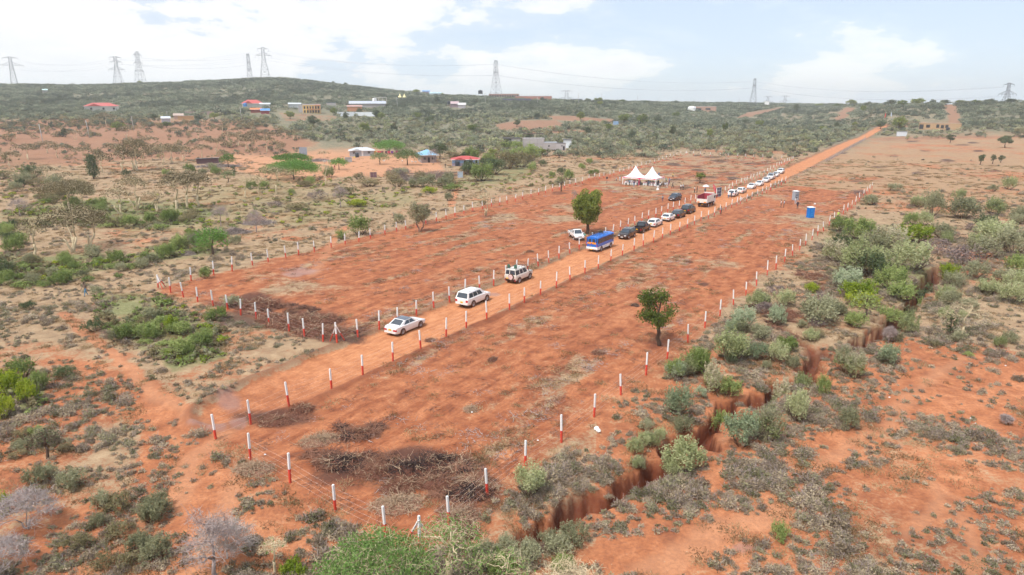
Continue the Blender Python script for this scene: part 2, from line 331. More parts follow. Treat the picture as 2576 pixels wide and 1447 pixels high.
def link(name, me, parent=None, loc=None, rot=None, scale=None):
    o = bpy.data.objects.new(name, me); COL.objects.link(o)
    if parent is not None: o.parent = parent
    if loc is not None: o.location = loc
    if rot is not None: o.rotation_euler = rot
    if scale is not None: o.scale = scale if hasattr(scale, '__len__') else (scale,)*3
    return o
def tag(o, label=None, cat=None, group=None, kind=None):
    if label: o['label'] = label
    if cat: o['category'] = cat
    if group: o['group'] = group
    if kind: o['kind'] = kind
    return o
def thing(name, loc, rz, label, cat, group=None, scale=None):
    o = link(name, None, None, loc, (0, 0, rz), scale); o.empty_display_size = .3
    return tag(o, label, cat, group)
def copy_tree(root, loc, rz, label, group=None, scale=None):
    r = root.copy(); COL.objects.link(r); r.location = loc; r.rotation_euler = (0, 0, rz); r['label'] = label
    if group: r['group'] = group
    if scale is not None: r.scale = (scale,)*3
    def rec(a, b):
        for ch in list(a.children):
            c = ch.copy(); COL.objects.link(c); c.parent = b; rec(ch, c)
    rec(root, r); return r
# ------------------------------------------------------------ the ground sheet
def axis_r():
    a = list(np.arange(14, 30, .6)); r = 30.0
    while r < 5600:
        a.append(r); r += .30 if r < 75 else (.45 if r < 150 else (.8 if r < 300 else r*.0035)) if r < 1600 else r*.03
    return np.array(a+[6000.0])
RA = axis_r()
PH = np.radians(np.concatenate([np.arange(-115, -42, 2.0), np.arange(-42, 42, .115), np.arange(42, 116, 2.0)]))
rr, pp = np.meshgrid(RA, PH, indexing='ij'); GX = rr*np.sin(pp); GY = rr*np.cos(pp)
GZ = ground(GX.ravel(), GY.ravel()).reshape(GX.shape)
nR, nP = GX.shape
idx = np.arange(nR*nP).reshape(nR, nP)
GFACES = np.stack([idx[:-1, :-1], idx[:-1, 1:], idx[1:, 1:], idx[1:, :-1]], -1).reshape(-1, 4); GV = np.stack([GX, GY, GZ], -1).reshape(-1, 3)
# the patch under and behind the camera
X = GX.ravel(); Y = GY.ravel(); RRr = np.hypot(X, Y)
fwd = Y > 5
U, V = proj(X, np.maximum(Y, 5), 0.0)
Um, Vm = proj(X, np.maximum(Y, 5), hill(X, Y))                # where the macro terrain is seen
jx = (fbm(X/3, Y/3, 4, 101)-.5); jy = (fbm(X/3, Y/3, 4, 201)-.5)
XJ, YJ = X+jx*4, Y+jy*4
sdL = sdpoly(XJ, YJ, PLOT_L); sdR = sdpoly(XJ, YJ, PLOT_R)
plot = np.clip(np.maximum(sst(-1.2, 1.0, sdL), sst(-1.5, 1.2, sdR)), 0, 1)
dr, wr = polyline_d(X, Y, ROAD, RWID)
jr = (fbm(X*.7, Y*.7, 3, 11)-.5)*1.0
road = sst(.35, -.35, dr-wr+jr)*(RRr < 900); road = road*sst(-2, 12, (X-ROAD[1][0])*RD[0]+(Y-ROAD[1][1])*RD[1]+jr*6)
road0 = sst(.35, -.35, dr-wr+jr)*(RRr < 900)
def vell(u, v, a, b, soft=.35, jit=.25):
    "soft blot given as a display-pixel ellipse"
    d = np.hypot((Um-u)/a, (Vm-v)/b)+(jx+jy)*jit*2
    return sst(1+soft, 1-soft, d)*fwd
def vpoly(P, soft=12, jit=30):
    return sst(-soft, soft, sdpoly(Um+jx*jit, Vm+jy*jit*.5, [np.array(p, float) for p in P]))*fwd
big = fbm(X/14, Y/14, 4, 41); med = fbm(X/3.5, Y/3.5, 4, 61); huge = fbm(X/60, Y/60, 3, 71)
# grass: cover of dry grass / litter outside the cleared plots
base = .46+.44*sst(1080, 800, Vm)
base = np.where(Um > 1500, .22+.58*sst(1150, 700, Vm), base)
grass = np.clip(base+(big-.5)*1.3+(med-.5)*.8, 0, 1)
rt = vpoly([(1990,470),(2190,350),(2700,330),(2700,560),(2200,500)], 20)
grass = np.maximum(grass*(1-.0*rt), rt*np.clip(.50+(big-.5)*1.6+(med-.5)*1.4, 0, 1))
# grass tufts left in the plots: streaks along the road direction
sx = (X*RD[0]+Y*RD[1]); sy = (X*RN[0]+Y*RN[1])
streak = fbm(sx/16+jx, sy/2.2+jy, 4, 301)
pl_g = np.clip((streak-.52)*4.0, 0, 1)*.66
pl_g = np.maximum(pl_g, np.clip((big-.55)*5, 0, 1)*.75)
farL = vpoly([(1480,470),(1712,385),(2000,400),(1840,480),(1600,500)], 8)
pl_g = np.maximum(pl_g, farL*np.clip(.5+(med-.5)*2.2, 0, 1))
grass = grass*(1-plot)+pl_g*plot
grass = grass*(1-road0)
pathm = pathmask(X, Y)*(Y > 5); grass = grass*(1-.85*pathm)
home = vpoly([(560,385),(700,395),(800,375),(930,372),(1100,400),(1120,430),(1000,440),(860,445),(760,470),(560,420)], 6, 14)
grass = grass*(1-.75*home)
brn = vpoly([(-300,312),(200,302),(450,300),(640,306),(800,362),(700,396),(420,400),(-300,440)], 10, 30); grass = np.maximum(grass, .75*brn*np.clip(.4+1.2*med, 0, 1))
for (u, v, a, b) in [(1680,548,38,9),(1350,528,20,6),(2030,495,70,12),(735,600,30,6)]: grass *= 1-.8*vell(u, v, a, b)
for q in [[(150,900),(320,1000),(360,1090),(330,1200),(420,1300),(500,1447),(620,1447),(640,1200),(520,1110),(470,1060),(380,960),(260,920)], [(1400,1447),(1650,1260),(1960,1330),(1760,1360),(1700,1447)], [(2200,840),(2700,900),(2700,1100),(2300,1060)], [(1300,1300),(1700,1180),(1660,1260),(1400,1340)]]:
    grass *= 1-.7*vpoly(q, 18, 40)
# green ground
green = np.clip((fbm(X/7, Y/7, 4, 501)-.55)*2.0, 0, 1)*.55*(1-plot)*(Um < 1500)*(Vm < 900)
for q, a in [([(-200,735),(0,720),(180,705),(330,660),(560,640),(520,590),(330,640),(150,640),(0,640),(-200,640)], .95), ([(-100,560),(120,500),(280,515),(470,555),(560,545),(520,575),(330,590),(160,560),(-100,640)], .55),
             ([(200,500),(330,500),(560,520),(520,560),(390,580),(200,560)], .8), ([(240,740),(420,740),(560,840),(560,900),(440,930),(330,870),(250,810)], .8), ([(0,930),(110,950),(110,1040),(0,1060),(-200,1060),(-200,930)], .9),
             ([(330,500),(700,440),(900,450),(760,540),(500,600)], .45), ([(0,360),(0,440),(200,470),(260,440),(120,400)], .3), ([(1240,400),(1340,370),(1340,440),(1270,470),(1100,480)], .7),
             ([(2080,560),(2250,560),(2360,700),(2300,760),(2100,740),(2060,640)], .7), ([(600,500),(1040,470),(1060,520),(700,580)], .5)]:
    green = np.maximum(green, a*vpoly(q, 14, 50)*np.clip(.35+1.3*fbm(X/4, Y/4, 3, 511), 0, 1))
green *= (1-road0)*(1-plot)
# far bush tint
far = sst(395, 352, Vm+jx*30)*fwd
far = np.maximum(far, sst(520, 700, RRr)*(Um < 1900))
redf = np.zeros_like(X)
for q in [[(1240,316),(1300,305),(1400,304),(1420,316),(1380,326),(1260,328)], [(1345,296),(1420,292),(1540,300),(1560,308),(1420,305)], [(1845,300),(1880,284),(1960,272),(1990,271),(1900,290),(1860,300)],
          [(2096,304),(2110,285),(2128,272),(2152,273),(2140,283),(2118,304)], [(2372,264),(2403,264),(2412,290),(2418,310),(2388,310),(2384,285)], [(20,340),(160,348),(300,340),(420,336),(420,346),(240,358),(60,356)], [(700,284),(850,292),(840,304),(720,304)],
          [(2200,318),(2260,308),(2330,308),(2330,316),(2250,322)], [(1270,318),(1500,330),(1340,338)], [(2600,345),(2150,352),(2250,345),(2420,342)]]:
    redf = np.maximum(redf, vpoly(q, 2.2, 6))
redf *= np.where((Um < 1250), np.clip(.15+2.0*(med-.32), 0, 1), 1); redf = np.maximum(redf, .85*brn); far *= (1-redf)*(1-road)*(1-brn)*(1-rt); grass *= (1-.85*redf)
rdirt = vpoly([(1880,292),(2100,275),(2350,275),(2410,320),(2100,318),(1950,300)], 4, 14)*np.clip((med-.35)*2, 0, 1)
far *= 1-.7*rdirt
# dark: charcoal, tilled earth, brushwood litter, subsoil
dark = np.zeros_like(X)
for (u, v, a, b) in [(1010,1190,230,52),(1160,1230,110,70),(1110,1165,150,30),(1040,1190,110,30),(1190,1250,45,42),(700,800,170,26),(620,760,90,20),(700,1055,110,26),(860,1160,70,16),(905,1085,55,14),(1240,903,12,5),(1625,737,11,5),(2070,1000,0.1,.1),(1527,545,0.1,.1),(750,815,120,25),(860,850,70,18),(660,770,70,18),(805,830,80,14),
                    (1232,653,10,3),(1080,560,28,5),(1222,545,22,4),(1770,715,20,8),(1810,685,28,5),(1505,890,22,8),(1545,1210,20,4),(1405,486,20,4),
                    (1790,378+17,26,4),(1753,391,16,3),(1700,414,20,4),(1742,418,30,4),(1725,441,22,4),(1810,405,28,4),(1830,437,26,5),(1755,430,18,4),(1790,446,26,4),(1765,455,20,4),(1905,412,42,4),(1880,428,24,4),(1720,470,25,5),(1700,452,16,3),(1842,447,16,3),
                    (2310,436,20,5),(2270,500,16,4),(2240,590,20,4),(2420,365,18,3),(2380,405,22,4),(2460,380,14,3),(2330,380,16,3),(2250,392,14,3),(2300,355,18,3),(2215,420,20,3),(2450,345+14,14,3),(2500,430,16,3),(2160,455,26,4),(2120,385,14,3),(1100,437+2,76,9),(1200,455,22,4),(1285,462,12,2.5),(1660,488,14,3)]:
    dark = np.maximum(dark, vell(u, v, a, b, .5, .5)*np.clip(.55+1.2*(med-.4), 0, 1))
gl = gully(X, Y); sub = sst(.2, .9, gl)
bermy = np.exp(-((dr-wr-.8)/.6)**2)*(RRr < 700)
wet = np.zeros_like(X)
for (u, v, a, b) in [(570,1008,38,22),(598,1065,22,14),(500,1045+22,28,6),(760,683,46,8),(735,690,30,6),(1242,738,17,4.5),(545,1075,26,10),(1868,1377,22,10)]: wet = np.maximum(wet, vell(u, v, a, b, .3, .35))
def put(me, name, *q):
    at_ = me.color_attributes.new(name, 'FLOAT_COLOR', 'POINT')
    at_.data.foreach_set('color', np.stack(q, -1).astype(np.float32).ravel())
def sheet(name, faces):
    used = np.unique(faces); remap = np.zeros(len(GV), np.int64); remap[used] = np.arange(len(used))
    b_ = MB(); b_.add(GV[used], remap[faces]); me = b_.mesh(name, [], smooth=True)
    for nm, qs in (('ma', (grass, green, road, plot)), ('mb', (dark, sub, far, wet)), ('mc', (bermy, np.maximum(home, pathm*.45), redf, rt))): put(me, nm, *[a_[used] for a_ in qs])
    return me
froad = road[GFACES].mean(1) > .5
gme = sheet('ground', GFACES[~froad]); rme = sheet('road', GFACES[froad])
m, nt, p = new_mat('soil'); MATS['soil'] = m
geo = N(nt, 'ShaderNodeNewGeometry'); pos = geo.outputs['Position']
def att(nm):
    a = N(nt, 'ShaderNodeAttribute', attribute_name=nm); s = N(nt, 'ShaderNodeSeparateColor'); nt.links.new(a.outputs['Color'], s.inputs[0]); return s.outputs[0], s.outputs[1], s.outputs[2], a.outputs['Alpha']
g_, gr_, rd_, pl_ = att('ma'); dk_, sb_, fa_, wt_ = att('mb'); be_, ho_, rf_, rt_ = att('mc')
nA = noise(nt, pos, .11, 5, .6, .4); nB = noise(nt, pos, .75, 6, .65, .3); nC = noise(nt, pos, 4.5, 5, .7); nD = noise(nt, pos, 14, 3, .7)
# along-road streaks
mp = N(nt, 'ShaderNodeMapping'); mp.vector_type = 'POINT'; nt.links.new(pos, mp.inputs[0]); mp.inputs['Rotation'].default_value = (0, 0, math.atan2(RD[0], RD[1])); 
st_ = N(nt, 'ShaderNodeVectorMath', operation='MULTIPLY'); nt.links.new(mp.outputs[0], st_.inputs[0]); st_.inputs[1].default_value = (1.0, .20, 1.0)
nS = noise(nt, st_.outputs[0], .7, 6, .68, 1.3)
nS2 = noise(nt, st_.outputs[0], 2.6, 4, .7, .2)
soilA = ramp(nt, mathn(nt, 'ADD', mathn(nt, 'MULTIPLY', nA, .45), mathn(nt, 'MULTIPLY', nB, .55)), [(.33, (.23,.080,.040)), (.48, (.40,.150,.067)), (.62, (.56,.240,.115))])
soilP = ramp(nt, mathn(nt, 'ADD', mathn(nt, 'MULTIPLY', nS, .5), mathn(nt, 'MULTIPLY', nB, .5)), [(.34, (.155,.052,.028)), (.46, (.305,.100,.043)), (.60, (.475,.188,.086))])
col = mix(nt, pl_, soilA, soilP)
col = mix(nt, mathn(nt, 'MULTIPLY', ramp(nt, nC, [(.36, (1,)*3), (.56, (0,)*3)]), .42), col, (.13,.05,.035))
col = mix(nt, mathn(nt, 'MULTIPLY', rf_, .75), col, (.235,.148,.098))
roadc = ramp(nt, mathn(nt, 'ADD', mathn(nt, 'ADD', mathn(nt, 'MULTIPLY', nS2, .5), mathn(nt, 'MULTIPLY', nB, .3)), mathn(nt, 'MULTIPLY', nC, .2)), [(.36, (.33,.118,.052)), (.50, (.48,.200,.092)), (.66, (.61,.295,.145))])
col = mix(nt, rd_, col, roadc)
col = mix(nt, mathn(nt, 'MULTIPLY', ho_, .75), col, (.50,.27,.155))
# dry grass and litter cover
gm = ramp(nt, mathn(nt, 'ADD', mathn(nt, 'ADD', g_, mathn(nt, 'MULTIPLY', mathn(nt, 'SUBTRACT', nC, .5), 1.5)), mathn(nt, 'MULTIPLY', mathn(nt, 'SUBTRACT', nB, .5), 1.1)), [(.38, (0,)*3), (.72, (1,)*3)])
gcol = ramp(nt, mathn(nt, 'ADD', mathn(nt, 'MULTIPLY', nD, .5), mathn(nt, 'MULTIPLY', nB, .5)), [(.33, (.17,.122,.075)), (.5, (.315,.235,.145)), (.66, (.46,.365,.235))])
gcol = mix(nt, mathn(nt, 'MULTIPLY', rt_, .45), gcol, (.34,.21,.115))
col = mix(nt, mathn(nt, 'MULTIPLY', gm, .85), col, gcol)
grc = ramp(nt, mathn(nt, 'ADD', mathn(nt, 'MULTIPLY', nC, .6), mathn(nt, 'MULTIPLY', nB, .4)), [(.35, (.11,.115,.05)), (.5, (.20,.20,.09)), (.66, (.31,.29,.15))])
grm = ramp(nt, mathn(nt, 'ADD', gr_, mathn(nt, 'MULTIPLY', mathn(nt, 'SUBTRACT', nC, .5), .9)), [(.25, (0,)*3), (.75, (1,)*3)])
col = mix(nt, grm, col, grc)
fac_ = ramp(nt, mathn(nt, 'ADD', mathn(nt, 'MULTIPLY', nA, .4), mathn(nt, 'MULTIPLY', nB, .6)), [(.38, (.10,.115,.075)), (.5, (.155,.165,.11)), (.62, (.24,.205,.14))])
col = mix(nt, mathn(nt, 'MULTIPLY', fa_, .85), col, fac_)
col = mix(nt, mathn(nt, 'MULTIPLY', be_, mathn(nt, 'MULTIPLY', nB, 1.1)), col, (.17,.055,.030))
dkm = ramp(nt, mathn(nt, 'ADD', dk_, mathn(nt, 'MULTIPLY', mathn(nt, 'SUBTRACT', nC, .5), 1.3)), [(.3, (0,)*3), (.75, (1,)*3)])
col = mix(nt, mathn(nt, 'MULTIPLY', dkm, .85), col, (.075,.038,.030))
col = mix(nt, mathn(nt, 'MULTIPLY', sb_, .85), col, (.135,.036,.019))
col = mix(nt, mathn(nt, 'MULTIPLY', wt_, .6), col, (.30,.17,.14))
# pebbles and straw flecks
vo = N(nt, 'ShaderNodeTexVoronoi'); vo.inputs['Scale'].default_value = 2.2; nt.links.new(pos, vo.inputs['Vector'])
pk = mathn(nt, 'MULTIPLY', mathn(nt, 'LESS_THAN', vo.outputs['Distance'], .085), mathn(nt, 'GREATER_THAN', nB, .5))
col = mix(nt, mathn(nt, 'MULTIPLY', pk, .5), col, (.50,.36,.24))
nt.links.new(col, p.inputs['Base Color'])
ro = mathn(nt, 'SUBTRACT', .93, mathn(nt, 'MULTIPLY', wt_, .55)); nt.links.new(ro, p.inputs['Roughness']); p.inputs['Specular IOR Level'].default_value = .2
hgt = mathn(nt, 'ADD', mathn(nt, 'ADD', mathn(nt, 'MULTIPLY', nB, .9), mathn(nt, 'MULTIPLY', nC, .35)), mathn(nt, 'MULTIPLY', nS2, mathn(nt, 'MULTIPLY', pl_, .35)))
bp = N(nt, 'ShaderNodeBump'); bp.inputs['Strength'].default_value = .55; bp.inputs['Distance'].default_value = .22; nt.links.new(hgt, bp.inputs['Height']); nt.links.new(bp.outputs[0], p.inputs['Normal'])
gme.materials.append(m); rme.materials.append(m)
ground_o = link('ground', gme); tag(ground_o, 'red earth plain with dry scrub rising to a bush covered hill', 'ground', kind='structure')
tag(link('road', rme), 'orange earth road graded straight between the two fenced plots', 'road', kind='structure')
# plain earth under and behind the viewpoint, butting against the fan
ub = MB(); ring = [(14*math.sin(a), 14*math.cos(a), gz(14*math.sin(a), 14*math.cos(a))) for a in PH]
a0, a1 = PH[0], PH[-1]
fan = [(0.0, 0.0, 0.0)]+ring
ub.add(fan, [(0, i+1, i+2) for i in range(len(ring)-1)])
outer = []
for k in range(29):
    a = a1+(2*PI-(a1-a0))*k/28
    outer.append([(rr_*math.sin(a), rr_*math.cos(a), 0.0 if k not in (0, 28) else gz(rr_*math.sin(a), rr_*math.cos(a))) for rr_ in (0.0, 14.0, 200.0, 1400.0, 6000.0)])
q = np.array(outer); i2 = np.arange(29*5).reshape(29, 5)
ub.add(q.reshape(-1, 3), np.stack([i2[:-1, :-1], i2[:-1, 1:], i2[1:, 1:], i2[1:, :-1]], -1).reshape(-1, 4))
ug = ub.obj('ground', [m]); ug.name = 'terrain'; tag(ug, 'red earth below and behind the viewpoint', 'ground', kind='structure')
# ------------------------------------------------------------ vegetation builders
def rvec(rng, n):
    v = rng.normal(size=(n, 3)); return v/np.linalg.norm(v, axis=1, keepdims=True)
def leaves(mb, rng, C, size, m=0, asp=1.8, up=.5, out=None):
    "small leaf quads at points C"
    n = len(C)
    if n == 0: return
    nr = rvec(rng, n)+np.array([0, 0, up])
    if out is not None: nr += out*.6
    nr /= np.linalg.norm(nr, axis=1, keepdims=True)
    t = np.cross(nr, rvec(rng, n)); t /= np.linalg.norm(t, axis=1, keepdims=True)+1e-9; b = np.cross(nr, t)
    s = size*rng.uniform(.6, 1.35, (n, 1)); a = t*s*asp/2; b = b*s/2
    V = np.stack([C-a, C+b, C+a, C-b], 1).reshape(-1, 3)
    mb.add(V, np.arange(4*n).reshape(n, 4), m)
def ribbons(mb, rng, P, D, L, wd, m=0, bend=.25):
    "fine twigs as thin two-segment ribbons from P along D"
    n = len(P)
    if n == 0: return
    D = D/np.linalg.norm(D, axis=1, keepdims=True); L = L*rng.uniform(.5, 1.3, (n, 1))
    s = np.cross(D, rvec(rng, n)); s /= np.linalg.norm(s, axis=1, keepdims=True)+1e-9
    M = P+D*L*.5+rvec(rng, n)*L*bend*.3; E = P+D*L+rvec(rng, n)*L*bend+np.array([0, 0, -.1])*L*bend; w_ = s*wd/2
    V = np.stack([P-w_, P+w_, M+w_*.8, M-w_*.8, E+w_*.35, E-w_*.35], 1).reshape(-1, 3)
    i = np.arange(n)[:, None]*6
    mb.add(V, np.concatenate([i+np.array([[0, 1, 2, 3]]), i+np.array([[3, 2, 4, 5]])]), m)
def limb(mb, rng, a, b, r0, r1, sag=0.0, k=5, n=5, wob=.06, m=0):
    a = np.array(a, float); b = np.array(b, float); t = np.linspace(0, 1, k)[:, None]; L = np.linalg.norm(b-a)
    P = a+(b-a)*t; P[:, 2] += (np.sin(t[:, 0]*PI)*sag*L)
    P[1:-1] += rng.normal(size=(k-2, 3))*wob*L
    mb.tube(P, np.linspace(r0, r1, k), n, m); return P
def make_tree(kind, H, W, seed, leaf, bk, dens=1.0, leafsz=.16, lean=(0, 0), fork=None, stems=1, twig=None):
    "returns (trunk mesh, crown mesh); the crown hangs on limbs that leave the trunk"
    rng = np.random.default_rng(seed); T = MB(); Cr = MB(); R = W/2
    if kind == 'umbrella':
        nc = max(9, int(22*dens**.5)); zc = lambda q: H*(.84-.34*q*q)
        ang = np.arange(nc)*2.4+rng.uniform(0, 1); q = np.sqrt((np.arange(nc)+.5)/nc)*rng.uniform(.85, 1.05, nc)
        C = np.stack([R*q*np.cos(ang), R*q*np.sin(ang), np.array([zc(k) for k in q])+rng.normal(size=nc)*.025*H], 1)
        cr = np.stack([np.full(nc, R*.27), np.full(nc, R*.27), np.full(nc, max(.19*H, .3))], 1); fk = fork or .38
    elif kind == 'fever':
        nc = 15; ang = np.arange(nc)*2.4; q = np.sqrt((np.arange(nc)+.6)/nc)
        C = np.stack([R*q*np.cos(ang), R*q*np.sin(ang), H*(.95-.24*q*q)+rng.normal(size=nc)*.05*H], 1)
        cr = np.stack([np.full(nc, R*.30), np.full(nc, R*.30), np.full(nc, .09*H)], 1); fk = fork or .34
    elif kind == 'round':
        nc = int(26*max(.6, dens**.5)); C = []
        while len(C) < nc:
            v = rng.uniform(-1, 1, 3); l = np.linalg.norm(v)
            if .35 < l < 1: C.append(v)
        C = np.array(C); z0 = fork*H if fork else .30*H
        C = C*np.array([R*.80, R*.80, (H-z0)/2*.82])+np.array([0, 0, (H+z0)/2]); cr = np.full((nc, 3), 1.0)*np.array([R*.25, R*.25, .095*H]); fk = (fork or .3)*.9
    elif kind == 'column':
        nc = 26; z = np.linspace(.16, .95, nc); ang = np.arange(nc)*2.4
        rad = R*.62*np.clip(np.sin(np.clip(z, 0, 1)*PI)*1.3, .45, 1)
        C = np.stack([rad*np.cos(ang)*.8, rad*np.sin(ang)*.8, H*z], 1); cr = np.full((nc, 3), 1.0)*np.array([R*.45, R*.45, .08*H]); fk = .10
    elif kind == 'dead':
        nc = 22; ang = np.arange(nc)*2.4; q = np.sqrt((np.arange(nc)+.7)/nc)
        C = np.stack([R*q*np.cos(ang), R*q*np.sin(ang), H*(.95-.4*q*q)+rng.normal(size=nc)*.08*H], 1); cr = np.full((nc, 3), 1.0)*np.array([R*.28, R*.28, .12*H]); fk = fork or .3
    C[:, 0] += lean[0]*C[:, 2]/H; C[:, 1] += lean[1]*C[:, 2]/H
    forks = []
    for s in range(stems):
        a = rng.uniform(0, 6.28); rb = (.035*H+.03)/(stems**.35)*{'dead': .8, 'fever': 1.0}.get(kind, 1.0)
        sp = 0 if stems == 1 else .22*H*fk*2
        base = (math.cos(a)*.12*sp, math.sin(a)*.12*sp, -.15); top = (math.cos(a)*sp+lean[0]*fk, math.sin(a)*sp+lean[1]*fk, H*fk)
        limb(T, rng, base, top, rb, rb*.72, 0, 5, 8, .04); forks.append((np.array(top), rb*.7))
    order = np.argsort(np.hypot(C[:, 0], C[:, 1]))
    nodes = [(f, r) for f, r in forks]
    for i in order:
        c = C[i]; best = min(nodes, key=lambda nd: np.linalg.norm(nd[0]-c)+(0.35*R if nd[0][2] > c[2] else 0))
        L = np.linalg.norm(best[0]-c); r1 = max(.012, best[1]*(.42 if kind != 'fever' else .6))
        P = limb(T, rng, best[0], c, best[1]*.75, r1, .10 if kind in ('umbrella', 'fever', 'dead') else 0, 5, 5, .05)
        nodes.append((P[2], best[1]*.55)); nodes.append((P[-1], r1))
    nl = int(dens*(W*W*(1.15 if kind in ('umbrella',) else 1.9 if kind != 'fever' else .8)*max(H, 2)/5)/(leafsz*leafsz)/nc) if leaf else 0
    nl = min(nl, int(16000*1.0/nc))
    for i in range(nc):
        if nl:
            d = rng.normal(size=(nl, 3)); l = np.linalg.norm(d, axis=1, keepdims=True); d = d/l*np.clip(l*.62, .15, 1.15)
            pts = C[i]+d*cr[i]; leaves(Cr, rng, pts, leafsz, 0, 1.7, .25, d)
    tw = twig if twig is not None else {'umbrella': .12, 'fever': 1.0, 'round': .1, 'column': 0, 'dead': 1.0}[kind]
    nt_ = int(tw*(90 if kind != 'dead' else 34))
    if nt_:
        for i in range(nc):
            D = rvec(rng, nt_)*np.array([1, 1, .6])+np.array([0, 0, .35]); O = C[i]+rng.normal(size=(nt_, 3))*cr[i]*.45
            ribbons(Cr if (kind == 'fever') else T, rng, O, D, W*.11+.15, max(.014, leafsz*.13), 1 if kind == 'fever' else 0)
    if not Cr.v: # a leafless crown: move half of the twigs to the crown part
        for i in range(nc):
            D = rvec(rng, 40)+np.array([0, 0, .4]); ribbons(Cr, rng, C[i]+rng.normal(size=(40, 3))*cr[i]*.5, D, W*.12+.15, .018, 1)
    sfx = kind
    tm = T.mesh('trunk', [bk], smooth=True); cm = Cr.mesh('crown', [leaf or bk, bk])
    return tm, cm
def make_bush(H, W, seed, leaf, dens=1.0, leafsz=.12, sprig=True, bloom=None, twigm=None, flat_=1.0, lobes=12):
    rng = np.random.default_rng(seed); Mb = MB(); R = W/2
    L = []
    for i in range(lobes):
        a = i*2.4+rng.uniform(-.6, .6); q = math.sqrt((i+.3)/lobes)*.80*rng.uniform(.75, 1.15)
        L.append((R*q*math.cos(a), R*q*math.sin(a), H*rng.uniform(.30, .62)*(1.15-.5*q), R*rng.uniform(.20, .42), H*rng.uniform(.18, .40)))
    n = int(dens*4.2*W*max(H, W*.5)/(leafsz**2)/lobes*.5); n = min(n, 1300)
    for (x, y, z, r, h) in L:
        d = rvec(rng, n); d[:, 2] = np.where(d[:, 2] < -.45, -d[:, 2], d[:, 2]); l = rng.uniform(.45, 1.18, (n, 1))**.7
        pts = np.array([x, y, z])+d*l*np.array([r, r, h]); pts[:, 2] = np.maximum(pts[:, 2], .02)
        k = rng.random(n)
        if bloom is not None:
            mtop = (d[:, 2] > .25) & (k < .45); leaves(Mb, rng, pts[mtop], leafsz*.9, 1, 1.3, .8, d[mtop]); leaves(Mb, rng, pts[~mtop], leafsz, 0, 1.9, .4, d[~mtop])
        else: leaves(Mb, rng, pts, leafsz, 0, 1.9, .4, d)
        if sprig:
            ns = 9; dd = rvec(rng, ns); dd[:, 2] = np.abs(dd[:, 2])+.5; dd /= np.linalg.norm(dd, axis=1, keepdims=True)
            for j in range(ns):
                t = np.linspace(.75, 1.0, 1)[0]; o = np.array([x, y, z])+dd[j]*np.array([r, r, h])*.9
                up = dd[j]*.5+np.array([0, 0, .8]); m_ = 14; s = rng.uniform(0, 1, (m_, 1))
                leaves(Mb, rng, o+up*s*H*.22+rng.normal(size=(m_, 3))*.04*W*.4, leafsz*.85, 1 if bloom is not None else 0, 2.0, .6)
    nt_ = 40; a = rng.uniform(0, 6.28, nt_); D = np.stack([np.cos(a)*.7, np.sin(a)*.7, np.full(nt_, .8)], 1)
    ribbons(Mb, rng, np.stack([np.cos(a)*R*.2, np.sin(a)*R*.2, np.zeros(nt_)], 1), D, H*.9, .03, 2, .3)
    return Mb.mesh('shrub', [leaf, bloom or leaf, twigm or bark])
def make_cushion(W, H, seed, leaf, n=340, twigs=70, tm=None, lsz=.06):
    rng = np.random.default_rng(seed); Mb = MB(); lobes = rng.integers(3, 6)
    for i in range(lobes):
        a = rng.uniform(0, 6.28); q = rng.uniform(.0, .3); c = np.array([W*q*math.cos(a), W*q*math.sin(a), 0]); r = W*rng.uniform(.22, .33); k = n//lobes
        d = rvec(rng, k); d[:, 2] = np.abs(d[:, 2]); l = rng.uniform(.5, 1.05, (k, 1))
        p = c+d*l*np.array([r, r, H*rng.uniform(.75, 1.1)]); leaves(Mb, rng, p, lsz, 0, 1.8, .3, d)
        k = twigs//lobes; d = rvec(rng, k); d[:, 2] = np.abs(d[:, 2])+.15
        ribbons(Mb, rng, c+d*np.array([r, r, H])*.25, d, r*1.0, .022, 1, .3)
    return Mb.mesh('low_shrub', [leaf, tm or bark_grey])
def make_pile(W, H, seed, mats, n=260):
    "heap of grubbed-up roots, branches and clods"
    rng = np.random.default_rng(seed); Mb = MB(); K = 26; th = np.linspace(0, 2*PI, K, endpoint=False); V = [(0, 0, H*.75)]
    for ri, rf in enumerate((.35, .7, 1.0)):
        for t in th: V.append((math.cos(t)*W/2*rf*rng.uniform(.75, 1.15), math.sin(t)*W/2*rf*.6*rng.uniform(.75, 1.15), H*(.62, .34, -.06)[ri]*rng.uniform(.6, 1.2)))
    f = [(0, 1+i, 1+(i+1) % K) for i in range(K)]+[(1+K*r+i, 1+K*(r+1)+i, 1+K*(r+1)+(i+1) % K, 1+K*r+(i+1) % K) for r in range(2) for i in range(K)]
    Mb.add(V, f, 0)
    q = rng.uniform(0, 1, n)**.7; a = rng.uniform(0, 6.28, n); x = np.cos(a)*W/2*q; y = np.sin(a)*W/2*.6*q; z = H*(.8-.8*q)+.04
    O = np.stack([x, y, z], 1)
    D = rvec(rng, n)*np.array([1, 1, .35])+np.array([0, 0, .12]); ribbons(Mb, rng, O, D, .85, .04, 1, .5)
    for i in range(20):
        a = rng.uniform(0, 6.28); o = O[rng.integers(n)]; d = np.array([math.cos(a), math.sin(a), rng.uniform(-.05, .3)])
        limb(Mb, rng, o-d*.3+np.array([0, 0, .1]), o+d*rng.uniform(.6, 1.7)+np.array([0, 0, .15]), .035, .014, 0, 5, 5, .09, 2)
    leaves(Mb, rng, O[:n//2]+rng.normal(size=(n//2, 3))*.1, .14, 1, 1.5, .3)
    return Mb.mesh('brushwood', mats, smooth=False)
